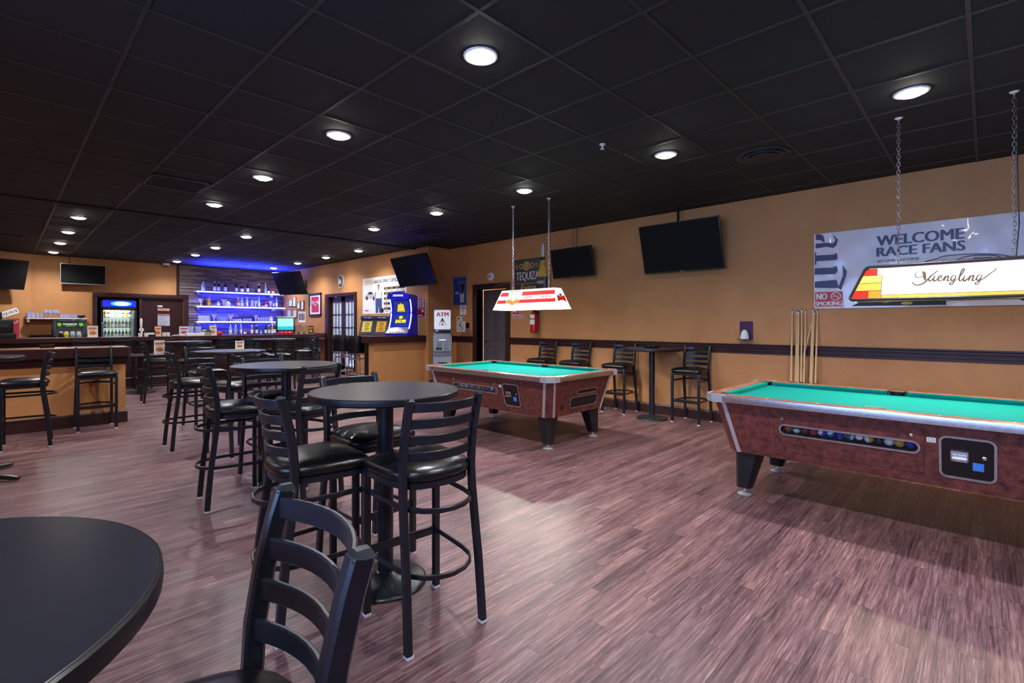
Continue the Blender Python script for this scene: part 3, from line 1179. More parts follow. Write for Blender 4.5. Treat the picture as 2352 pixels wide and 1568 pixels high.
xt.location = (-.245, 6.28, 0)
low = thing('low_table', 'low round table behind the end of the long low wall, lit blue', 'table', (1.90, 11.85, 0))
bm = new_bm()
lathe(bm, [(.39, .71), (.41, .715), (.41, .738), (.40, .742), (0, .742)], 40)
obj('tabletop', bm, m_top, low, smooth=.5)
bm = new_bm()
lathe(bm, [(.045, .03), (.045, .712)], 20)
obj('column', bm, m_frame, low)
bm = new_bm()
lathe(bm, [(.24, 0), (.25, .01), (.2, .03), (.06, .045), (.045, .05)], 32)
obj('base', bm, m_iron, low, smooth=.9)

# ================================================================== swivel stools with barrel backs
def make_stool(label):
    t = thing('swivel_stool', label, 'stool', (0, 0, 0), 0, 'black swivel stools by the game counter')
    bm = new_bm()
    lathe(bm, [(.19, .70), (.215, .71), (.22, .745), (.205, .78), (.12, .80), (0, .805)], 28)
    obj('seat', bm, m_vinyl, t, smooth=1.0)
    bm = new_bm()
    n = 22
    cols = []
    for i in range(n + 1):
        a = math.radians(-200 + 220 * i / n)
        u = abs(2 * i / n - 1)
        ztop = 1.09 - .02 * u - .30 * max(0, u - .42) ** 1.5 / .58 ** 1.5
        col = []
        for k, (r, z) in enumerate(((.222, .69), (.232, .80), (.240, .92), (.246, max(.93, ztop - .02)), (.236, ztop), (.222, ztop - .012), (.205, .86), (.20, .78))):
            col.append(bm.verts.new((r * math.cos(a), r * math.sin(a), min(z, ztop))))
        cols.append(col)
    for A, B in zip(cols, cols[1:]):
        m = len(A)
        for k in range(m):
            bm.faces.new((A[k], A[(k + 1) % m], B[(k + 1) % m], B[k]))
    bm.faces.new(cols[0])
    bm.faces.new(cols[-1][::-1])
    obj('backrest', bm, m_vinyl, t, smooth=.8)
    bm = new_bm()
    lathe(bm, [(.03, .60), (.03, .70)], 14)
    box(bm, (0, 0, .69), (.2, .2, .012))
    obj('swivel_plate', bm, m_chrome, t)
    for k in range(4):
        a = PI / 4 + k * PI / 2
        c, s = math.cos(a), math.sin(a)
        bm = new_bm()
        tube(bm, [(.05 * c, .05 * s, .655), (.13 * c, .13 * s, .662), (.165 * c, .165 * s, .64), (.18 * c, .18 * s, .58), (.25 * c, .25 * s, .01)], .0125, 8)
        l = obj('leg', bm, m_chrome, t, smooth=1.0)
        bm = new_bm()
        lathe(bm, [(.018, 0), (.018, .02), (.013, .025)], 10, (.25 * c, .25 * s, 0))
        obj('glide', bm, m_black, l)
    for nm, r, z in (('upper_ring', .178, .56), ('foot_ring', .222, .235)):
        bm = new_bm()
        tube(bm, [(r * math.cos(2 * PI * i / 28), r * math.sin(2 * PI * i / 28), z) for i in range(28)], .011, 8, closed=True)
        obj(nm, bm, m_chrome, t, smooth=1.0)
    return remember(t)
s0 = make_stool('black barrel-back swivel stool on chrome legs, beside the glazed doors')
s0.location = (5.70, 11.02, 0)
s0.rotation_euler = (0, 0, deg(-58))
dup(s0, (5.62, 10.17, 0), deg(-62), 'black barrel-back swivel stool on chrome legs, right beside the dark game cabinet')

# ================================================================== pool tables
PW2, PL2 = .65, 1.08          # half width (x) and half length (y) at the rails
def ring_frame(bm, poly_o, poly_i, y, d, mi=0):
    """raised frame between two matching outlines in the (x, z) plane, standing d proud towards -y"""
    n = len(poly_o)
    for i in range(n):
        a, b = poly_o[i], poly_o[(i + 1) % n]
        c, e = poly_i[(i + 1) % n], poly_i[i]
        P = lambda p, yy: bm.verts.new((p[0], yy, p[1]))
        for q in ((P(a, y - d), P(b, y - d), P(c, y - d), P(e, y - d)), (P(a, y), P(b, y), P(b, y - d), P(a, y - d)), (P(e, y - d), P(c, y - d), P(c, y + .03), P(e, y + .03))):
            f = bm.faces.new(q)
            f.material_index = mi
def side_frame(cx, cy, zc, face, tilt):
    """matrix that puts a flat (x, z) drawing on a sloping cabinet side; face is the heading of its outward normal"""
    return Matrix.Translation((cx, cy, zc)) @ Matrix.Rotation(face + PI / 2, 4, 'Z') @ Matrix.Rotation(tilt, 4, 'X')

def make_pool_table(label):
    t = thing('pool_table', label, 'pool table', (0, 0, 0), 0, 'coin operated pool tables')
    # cabinet: sloping sides with chamfered corners
    def outline(hx, hy, c):
        return [(hx - c, -hy), (hx, -hy + c), (hx, hy - c), (hx - c, hy), (-hx + c, hy), (-hx, hy - c), (-hx, -hy + c), (-hx + c, -hy)]
    bm = new_bm()
    lo, hi = outline(.51, .94, .045), outline(.60, 1.03, .045)
    A = [bm.verts.new((x, y, .35)) for x, y in lo]
    B = [bm.verts.new((x, y, .745)) for x, y in hi]
    bm.faces.new(A[::-1])
    bm.faces.new(B)
    for i in range(8):
        if i != 5:
            bm.faces.new((A[i], A[(i + 1) % 8], B[(i + 1) % 8], B[i]))
    # the room side has a slot cut for the ball window
    tilt = math.atan2(.09, .395)
    S = side_frame(-.555, 0, .5475, PI, tilt)
    x0, x1, z0, z1 = -.555, .215, .004, .066
    hole = [bm.verts.new(S @ Vector((x, 0, z))) for x, z in rrect(x0, z0, x1, z1, .029)]
    rim = [bm.edges.new((hole[i], hole[(i + 1) % len(hole)])) for i in range(len(hole))]
    outer = [bm.edges.get((A[5], A[6])), bm.edges.get((B[5], B[6])), bm.edges.new((A[5], B[5])) if bm.edges.get((A[5], B[5])) is None else bm.edges.get((A[5], B[5])),
             bm.edges.new((A[6], B[6])) if bm.edges.get((A[6], B[6])) is None else bm.edges.get((A[6], B[6]))]
    bmesh.ops.triangle_fill(bm, use_beauty=True, use_dissolve=False, edges=rim + outer)
    obj('cabinet', bm, m_cab, t, smooth=0)
    # ribbed aluminium corner posts
    for sx in (-1, 1):
        for sy in (-1, 1):
            bm = new_bm()
            cut = .075
            for k in range(5):
                u0, u1 = k / 5 + .02, (k + 1) / 5 - .02
                q = []
                for z, hx, hy in ((.348, .514, .944), (.747, .604, 1.034)):
                    p0, p1 = Vector((hx, hy - cut)), Vector((hx - cut, hy))
                    for u in ((u0, u1) if z < .5 else (u1, u0)):
                        p = p0 + (p1 - p0) * u
                        q.append((sx * (p.x + .004), sy * (p.y + .004), z))
                pin = [(x - sx * .03, y - sy * .03, z) for x, y, z in q]
                a = [bm.verts.new(p) for p in q]
                b = [bm.verts.new(p) for p in pin]
                bm.faces.new(a)
                bm.faces.new(b[::-1])
                for i in range(4):
                    bm.faces.new((a[i], a[(i + 1) % 4], b[(i + 1) % 4], b[i]))
            # flat backing wrapping the corner
            q = []
            for z, hx, hy in ((.349, .512, .942), (.746, .602, 1.032)):
                q.append([(sx * hx, sy * (hy - cut - .02), z), (sx * hx, sy * (hy - cut + .002), z), (sx * (hx - cut + .002), sy * hy, z), (sx * (hx - cut - .02), sy * hy, z)])
            for i in range(3):
                face(bm, [q[0][i], q[0][i + 1], q[1][i + 1], q[1][i]])
            obj('corner_post', bm, m_alur, t, smooth=0)
            # chrome corner cap at rail height
            bm = new_bm()
            poly = [(PW2 - .16, PL2 + .004), (PW2 - .06, PL2 + .004), (PW2 + .004, PL2 - .06), (PW2 + .004, PL2 - .16), (PW2 - .012, PL2 - .16), (PW2 - .012, PL2 - .066), (PW2 - .066, PL2 - .012), (PW2 - .16, PL2 - .012)]
            prism(bm, [(sx * x, sy * y) for x, y in (poly if sx * sy > 0 else poly[::-1])][::-1], .742, .803)
            obj('corner_cap', bm, m_foot, t, smooth=0)
    # rails: laminate border, aluminium strip, cloth cushions in six lengths
    bm = new_bm()
    def rail_strip(x0, x1, y0, y1):
        box6(bm, x0, x1, y0, y1, .748, .800, .003)
    rail_strip(-PW2 + .004, -PW2 + .085, -PL2 + .07, PL2 - .07)
    rail_strip(PW2 - .085, PW2 - .004, -PL2 + .07, PL2 - .07)
    rail_strip(-PW2 + .07, PW2 - .07, -PL2 + .004, -PL2 + .085)
    rail_strip(-PW2 + .07, PW2 - .07, PL2 - .085, PL2 - .004)
    for sx in (-1, 1):
        for sy in (-1, 1):
            prism(bm, [(sx * x, sy * y) for x, y in ((PW2 - .085, PL2 - .004), (PW2 - .06, PL2 - .004), (PW2 - .004, PL2 - .06), (PW2 - .004, PL2 - .085), (PW2 - .085, PL2 - .085))][::(1 if sx * sy < 0 else -1)], .748, .799)
    obj('rail', bm, m_rail, t, smooth=.3)
    bm = new_bm()
    for k in range(7):
        if k == 3:
            continue
        y = -PL2 + .13 + (2 * PL2 - .26) * k / 6
        for x in (-PW2 + .045, PW2 - .045):
            lathe(bm, [(.007, .7995), (.007, .8012), (0, .8014)], 10, (x, y, 0))
    for k in (1, 2, 3):
        x = -PW2 + 2 * PW2 * k / 4
        for y in (-PL2 + .045, PL2 - .045):
            lathe(bm, [(.007, .7995), (.007, .8012), (0, .8014)], 10, (x, y, 0))
    o = obj('rail_sights', bm, m_white, t)
    o['kind'] = 'stuff'
    for p0, p1, sx, sy in (((-PW2, -PL2 + .14), (-PW2, PL2 - .14), 1, 0), ((PW2, -PL2 + .14), (PW2, PL2 - .14), 1, 0), ((-PW2 + .14, -PL2), (PW2 - .14, -PL2), 0, 1), ((-PW2 + .14, PL2), (PW2 - .14, PL2), 0, 1)):
        bm = new_bm()
        box6(bm, min(p0[0], p1[0]) - .006 * sx, max(p0[0], p1[0]) + .006 * sx, min(p0[1], p1[1]) - .006 * sy, max(p0[1], p1[1]) + .006 * sy, .746, .797, .004)
        obj('rail_trim', bm, m_alu, t, smooth=.4)
    IX, IY, CU = PW2 - .085, PL2 - .085, .05
    def cushion(poly_out, poly_in):
        bm = new_bm()
        a, b = poly_out
        c, d = poly_in          # nose line, pulled in at the ends
        P = [(a, .797), (b, .797), (d, .800), (c, .800)]
        top = [bm.verts.new((p[0], p[1], z)) for p, z in P]
        nose = [bm.verts.new((p[0], p[1], .786)) for p in (c, d)]
        low = [bm.verts.new((a[0] * .12 + c[0] * .88, a[1] * .12 + c[1] * .88, .764)), bm.verts.new((b[0] * .12 + d[0] * .88, b[1] * .12 + d[1] * .88, .764))]
        bot = [bm.verts.new((a[0], a[1], .764)), bm.verts.new((b[0], b[1], .764))]
        bm.faces.new(top)
        bm.faces.new((top[3], top[2], nose[1], nose[0]))
        bm.faces.new((nose[0], nose[1], low[1], low[0]))
        bm.faces.new((low[0], low[1], bot[1], bot[0]))
        bm.faces.new((bot[0], bot[1], top[1], top[0]))
        bm.faces.new((top[0], top[3], nose[0], low[0], bot[0]))
        bm.faces.new((top[1], bot[1], low[1], nose[1], top[2]))
        obj('cushion', bm, m_felt, t, smooth=0)
    for s in (-1, 1):
        for q in (-1, 1):
            cushion(((s * IX, q * .055), (s * IX, q * (IY - .045))), ((s * (IX - CU), q * .075), (s * (IX - CU), q * (IY - .10))))
        cushion(((-IX + .045, s * IY), (IX - .045, s * IY)), ((-IX + .10, s * (IY - CU)), (IX - .10, s * (IY - CU))))
    # playing field with the six pocket openings laid in
    bm = new_bm()
    box6(bm, -IX - .01, IX + .01, -IY - .01, IY + .01, .750, .766)
    obj('playing_field', bm, m_felt, t, smooth=0)
    for x, y in ((-IX - .008, 0), (IX + .008, 0), (-IX + .0, -IY), (IX, -IY), (-IX, IY), (IX, IY)):
        bm = new_bm()
        lathe(bm, [(.0, .7668), (.048, .7670), (.052, .800), (.062, .8018), (.064, .7985)], 20, (x, y, 0))
        obj('pocket', bm, m_black, t, smooth=.5)
    # legs with chrome levellers
    for sx in (-1, 1):
        for sy in (-1, 1):
            bm = new_bm()
            def quad(cx, cy, w, c):
                return [(cx - w, cy - w + c), (cx - w + c, cy - w), (cx + w - c, cy - w), (cx + w, cy - w + c), (cx + w, cy + w - c), (cx + w - c, cy + w), (cx - w + c, cy + w), (cx - w, cy + w - c)]
            A = [bm.verts.new((x, y, .352)) for x, y in quad(sx * .385, sy * .815, .093, .03)]
            B = [bm.verts.new((x, y, .062)) for x, y in quad(sx * .42, sy * .85, .052, .018)]
            bm.faces.new(A)
            bm.faces.new(B[::-1])
            for i in range(8):
                bm.faces.new((A[i], B[i], B[(i + 1) % 8], A[(i + 1) % 8]))
            l = obj('leg', bm, M('black_leg_laminate', '#15161a', .35, var=.25, scale=60, stretch=(6, 6, 1)), t, smooth=0)
            bm = new_bm()
            lathe(bm, [(.052, 0), (.055, .008), (.046, .014), (.020, .024), (.014, .034), (.014, .062)], 24, (sx * .42, sy * .85, 0))
            obj('leveller_foot', bm, m_foot, l, smooth=.7)
    # long side towards the room: ball window, coin panel, locks, plate
    def on_side(name, bm, mats, smooth=.4):
        bmesh.ops.transform(bm, matrix=S, verts=bm.verts)
        return obj(name, bm, mats, t, smooth=smooth)
    def window(x0, x1, z0, z1, r, n1, n2, wd=.012, fill=m_black):
        bm = new_bm()
        ring_frame(bm, rrect(x0 - wd, z0 - wd, x1 + wd, z1 + wd, r + wd), rrect(x0, z0, x1, z1, r), 0, .006)
        fr = on_side(n1, bm, m_alu)
        bm = new_bm()
        flat(bm, rrect(x0 - .004, z0 - .004, x1 + .004, z1 + .004, r), -.0015)
        on_side(n2, bm, fill, 0)
        return fr
    # ball window: metal frame, black tray running back into the cabinet, glass; the balls lie in the tray as things
    out = rrect(x0, z0, x1, z1, .029)
    bm = new_bm()
    ring_frame(bm, rrect(x0 - .012, z0 - .012, x1 + .012, z1 + .012, .041), out, 0, .006)
    on_side('window_frame', bm, m_alu)
    bm = new_bm()
    n = len(out)
    fr = [bm.verts.new((x, .001, z)) for x, z in out]
    bk = [bm.verts.new((x, .085, z)) for x, z in out]
    for i in range(n):
        bm.faces.new((fr[i], fr[(i + 1) % n], bk[(i + 1) % n], bk[i]))
    bm.faces.new(bk)
    on_side('window_tray', bm, m_black, 0)
    bm = new_bm()
    flat(bm, out, .003)
    on_side('window_glass', bm, m_thin, 0)
    window(.325, .552, -.118, .125, .028, 'coin_panel_frame', 'coin_panel', fill=M('gloss_black_panel', '#07080c', .22, var=.1))
    bm = new_bm()
    box6(bm, .365, .445, -.016, -.002, -.012, .050, .004)
    for k in range(7):
        box6(bm, .375 + k * .009, .380 + k * .009, -.024, -.016, .012, .030)
    box6(bm, .372, .440, -.042, -.016, -.004, .012, .003)
    on_side('coin_slide', bm, m_chrome)
    bm = new_bm()
    for cx, cz in ((-.54, .118), (.185, .112), (.512, .022)):
        lathe(bm, [(.011, 0), (.011, .006), (.008, .009), (0, .009)], 14, M4=Matrix.Translation((cx, 0, cz)) @ Matrix.Rotation(PI / 2, 4, 'X'))
    on_side('lock', bm, m_chrome)
    bm = new_bm()
    frect(bm, .258, .082, .300, .114, -.003)
    on_side('approval_plate', bm, m_white, 0)
    bm = new_bm()
    ftext(bm, 'CE', .264, .087, .294, .109, -.0036)
    on_side('plate_lettering', bm, m_ink2, 0)
    bm = new_bm()
    frect(bm, .462, -.062, .510, -.012, -.0035)
    on_side('price_sticker', bm, M('blue_sticker', '#3f86d8', .5), 0)
    # door seams of the ball box
    bm = new_bm()
    for a, b in (((-.60, .165), (.245, .165)), ((-.60, -.135), (.245, -.135)), ((-.60, -.135), (-.60, .165)), ((.245, -.135), (.245, .165))):
        fline(bm, [a, b], .0022, -.0012)
    on_side('door_seam', bm, m_ink, 0)
    # end towards the viewer: two framed openings and the maker's badge
    S = side_frame(0, -.985, .5475, -PI / 2, tilt)
    window(-.09, .28, .028, .068, .014, 'end_slot_frame', 'end_slot')
    window(-.185, .32, -.125, -.012, .028, 'end_window_frame', 'end_window')
    bm = new_bm()
    fring(bm, -.32, -.10, .026, .034, .006, -.002)
    flat(bm, [(-.335, -.112), (-.305, -.112), (-.300, -.085), (-.32, -.070), (-.340, -.085)], -.0022)
    flat(bm, [(-.352, -.092), (-.338, -.098), (-.334, -.080)], -.0024)
    flat(bm, [(-.302, -.098), (-.286, -.070), (-.305, -.082)], -.0024)
    on_side('badge', bm, m_ink, 0)
    return remember(t)
POOL = ((4.53, .52), (4.53, 4.235))
p1 = make_pool_table('nearer green felt pool table below the lit amber and white hanging lamp')
p1.location = POOL[0] + (0,)
p2 = dup(p1, POOL[1] + (0,), 0, 'farther green felt pool table below the white hanging lamp with red stripes')

# balls behind the ball windows, each a thing
def make_ball(col, stripe):
    bm = new_bm()
    bmesh.ops.create_uvsphere(bm, u_segments=16, v_segments=10, radius=.0275)
    for f in bm.faces:
        z = f.calc_center_median()
        f.material_index = (1 if abs(z.z) > .0155 else 0) if stripe else (1 if z.y < -.024 else 0)
    return to_mesh(bm, 'pool_ball', [M('ball_' + col[1:], col, .12, var=.02), M('ball_white', '#e9e6dc', .12, var=.02)], 1.5)
NEARB = [('orange', '#b3472b', 0), ('dark green striped', '#1c6b4a', 1), ('maroon', '#7a1f2a', 0), ('bright red', '#b02a32', 0), ('blue striped', '#2440a0', 1), ('white and blue striped', '#2b4aa8', 1),
         ('deep blue', '#1f3390', 0), ('green striped', '#27684b', 1), ('maroon striped', '#6d2430', 1), ('yellow striped', '#d2a43a', 1), ('black', '#14141a', 0), ('white', '#e4e1d6', 0), ('gold', '#cf9a35', 0), ('purple', '#39308a', 0)]
tilt = math.atan2(.09, .395)
def ball_row(c, rows, where, g):
    n = len(rows)
    for i, (nm, colr, st) in enumerate(rows):
        S = Matrix.Translation((c[0] - .555, c[1], .5475)) @ Matrix.Rotation(-PI / 2, 4, 'Z') @ Matrix.Rotation(tilt, 4, 'X')
        p = S @ Vector((-.515 + i * .69 / max(n - 1, 1), .040, .0325))
        o = obj('pool_ball', make_ball(colr, st), loc=p, rz=i * 1.3)
        o.rotation_euler = (i * .7, .5 * i, i * 1.3)
        tag(o, nm + ' pool ball, ' + ORD[i] + ' from the far end in the ' + where + ' table window', 'ball', g)
ball_row(POOL[0], NEARB, 'nearer', 'balls in the nearer pool table')
FARB = [NEARB[i] for i in (10, 9, 11, 8, 5, 12, 3, 6, 1, 0)]
ball_row(POOL[1], FARB, 'farther', 'balls in the farther pool table')

# ================================================================== hanging lamps over the pool tables
def chain(parent, x, y, z0, z1):
    """oval links from z0 (lamp) to z1 (ceiling hook), turned by quarter turns"""
    bm = new_bm()
    L, n = .036, 0
    z = z0
    while z < z1 - .02:
        c = Vector((x, y, z + L / 2))
        pts = []
        for i in range(10):
            a = 2 * PI * i / 10
            u, v = .010 * math.cos(a), (L / 2 + .004) * math.sin(a)
            pts.append(c + (Vector((u, 0, v)) if n % 2 else Vector((0, u, v))))
        sweep(bm, pts, circ(.0026, 4), up=(0, 1, 0) if n % 2 else (1, 0, 0), closed=True)
        z += L * .86
        n += 1
    obj('chain', bm, m_steel, parent, smooth=1.0)
    bm = new_bm()
    lathe(bm, [(.004, -.03), (.006, -.012), (.02, -.008), (.028, 0)], 14, (x, y, z1))
    obj('ceiling_hook', bm, m_white, parent)

def pool_lamp(name, label, cx, cy, L0, L1, paint):
    """hipped shade; local x runs along the lamp (towards -Y of the room), y into the room's wall"""
    t = thing(name, label, 'lamp', (cx, cy, 0), RW, 'shaded lamps hanging over the pool tables')
    zb, zt, d0, d1 = 1.538, 1.806, .15, .06
    glow = M('lit_lamp_white', '#f4f1ec', .4, var=.02, emit=.13, ecol='#fff6ee')
    def trap(s):
        return [(-L0 / 2, s * d0, zb), (L0 / 2, s * d0, zb), (L1 / 2, s * d1, zt), (-L1 / 2, s * d1, zt)]
    for s in (-1, 1):
        bm = new_bm()
        q = trap(s)
        inn = [(x, y - s * .006, z) for x, y, z in q]
        a = [bm.verts.new(p) for p in q]
        b = [bm.verts.new(p) for p in inn]
        bm.faces.new(a)
        bm.faces.new(b[::-1])
        for i in range(4):
            bm.faces.new((a[i], a[(i + 1) % 4], b[(i + 1) % 4], b[i]))
        sh = obj('shade_panel', bm, glow, t, smooth=0)
        # artwork: drawn on the slope in (u, v), u along the lamp, v from 0 at the lower edge to 1
        def to3(u, v, e):
            k = (zt - zb)
            nrm = Vector((0, s * k, (d0 - d1))).normalized()
            p = Vector((u, s * (d0 + (d1 - d0) * v), zb + k * v)) + nrm * e
            return p
        paint(sh, to3, s, L0, L1)
    for s in (-1, 1):
        bm = new_bm()
        face(bm, [(s * L0 / 2, -d0, zb), (s * L0 / 2, d0, zb), (s * L1 / 2, d1, zt), (s * L1 / 2, -d1, zt)])
        ep = obj('end_panel', bm, glow, t, smooth=0)
        if paint is paint_stripes:
            def end3(w, v, e, s=s):
                return Vector((s * (L0 / 2 + (L1 - L0) / 2 * v + e), s * w * (1 - .45 * v), zb + (zt - zb) * v))
            for polys, m, e in (([[(-.105, .36), (0, .44), (.105, .36), (.105, .66), (0, .58), (-.105, .66)]], M('print_maroon', '#8a1f24', .5, var=0), .0015),
                                ([[(-.092, .41), (0, .48), (.092, .41), (.092, .61), (0, .54), (-.092, .61)]], M('lit_red_stripe', '#e01410', .4, var=.02, emit=.10, ecol='#e01410'), .0025),
                                ([[(-.03, .63), (.03, .63), (.045, .74), (.015, .69), (0, .76), (-.015, .69), (-.045, .74)]], m_ink, .0025)):
                bm = new_bm()
                for q in polys:
                    bm.faces.new([bm.verts.new(end3(w, v, e)) for w, v in q])
                obj('emblem', bm, m, ep, smooth=0)
    bm = new_bm()
    box6(bm, -L1 / 2, L1 / 2, -d1, d1, zt - .004, zt + .004)
    obj('top_plate', bm, m_white, t, smooth=0)
    for xx in (-.32, .32):
        bm = new_bm()
        tube(bm, [(xx, 0, zt), (xx, 0, zt + .03)], .006)
        h = obj('hanging_eye', bm, m_steel, t)
        chain(t, xx, 0, zt + .012, CEIL + .001)
    for xx in (-.3, .3):
        bm = new_bm()
        lathe(bm, [(.012, 0), (.03, -.03), (.034, -.055), (.024, -.08), (0, -.09)], 14, (xx, 0, zt - .01))
        obj('bulb', bm, M('lit_bulb', '#fff2dc', .4, var=0, emit=2.0, ecol='#ffd9a0'), t)
    bm = new_bm()
    tube(bm, [(.33, .02, zt + .01), (.345, .02, zt + .25), (.335, .015, zt + .7), (.335, .01, CEIL)], .004, 6)
    obj('cord', bm, m_black, t)
    return t

def map_bm(bm, to3, e):
    """lift a flat (x, -, z) drawing onto the sloping panel; y of a vertex is its layer"""
    for v in bm.verts:
        v.co = to3(v.co.x, v.co.z, e - v.co.y)

def paint_stripes(sh, to3, s, L0, L1):
    f = -s      # keep lettering readable from both sides: mirror u on the back
    hw = lambda v: (L0 + (L1 - L0) * v) / 2
    def put(name, bm, mats, e=.0012):
        if s > 0:
            for v in bm.verts:
                v.co.x = -v.co.x
        map_bm(bm, to3, e)
        obj(name, bm, mats, sh, smooth=0)
    redm = M('lit_red_stripe', '#e01410', .4, var=.02, emit=.10, ecol='#e01410')
    for nm, a0, a1, b0, b1 in (('stripe', .70, .90, -hw(.8) + .02, -.33), ('stripe', .70, .90, -.075, hw(.9) - .012), ('stripe', .33, .50, -hw(.4) + .02, -.345), ('stripe', .33, .50, -.10, hw(.5) - .012)):
        bm = new_bm()
        flat(bm, [(b0 - .01 * (b0 < -.4), a0), (b1 + .012 * (b1 > .4), a0), (b1, a1), (b0 + .010 * (b0 < -.4), a1)], 0)
        put(nm, bm, redm)
    bm = new_bm()
    ftext(bm, 'GRAB', -.055, .545, .115, .655, 0, shear=.06, bold=.002)
    ftext(bm, 'SOME', .145, .575, .235, .635, 0, shear=.06)
    ftext(bm, 'BUDS', .265, .545, .435, .655, 0, shear=.06, bold=.002)
    put('lettering', bm, M('print_maroon', '#8a1f24', .5, var=0))
    # three bottle necks in a hand
    am = M('print_amber', '#c9861c', .5, var=.3, scale=40)
    lt = M('print_cream', '#f3ead8', .5, var=.05)
    for k, (c, b) in enumerate(((-.29, .27), (-.215, .20), (-.14, .27))):
        bm = new_bm()
        flat(bm, [(c - .03, b + .22), (c + .03, b + .22), (c + .034, .95), (c - .034, .95)], 0)
        put('bottle_print', bm, lt, .002)
        bm = new_bm()
        flat(bm, [(c - .036, b + .05), (c + .036, b + .05), (c + .05, b + .16), (c + .03, b + .25), (c - .03, b + .25), (c - .05, b + .16)], 0)
        put('bottle_print', bm, am, .0024 + k * .0004)
        bm = new_bm()
        frect(bm, c - .034, .93, c + .034, .975, 0)
        fline(bm, [(c - .034, b + .25), (c - .04, .94)], .006, 0)
        fline(bm, [(c + .034, b + .25), (c + .04, .94)], .006, 0)
        put('bottle_print', bm, am, .0028)

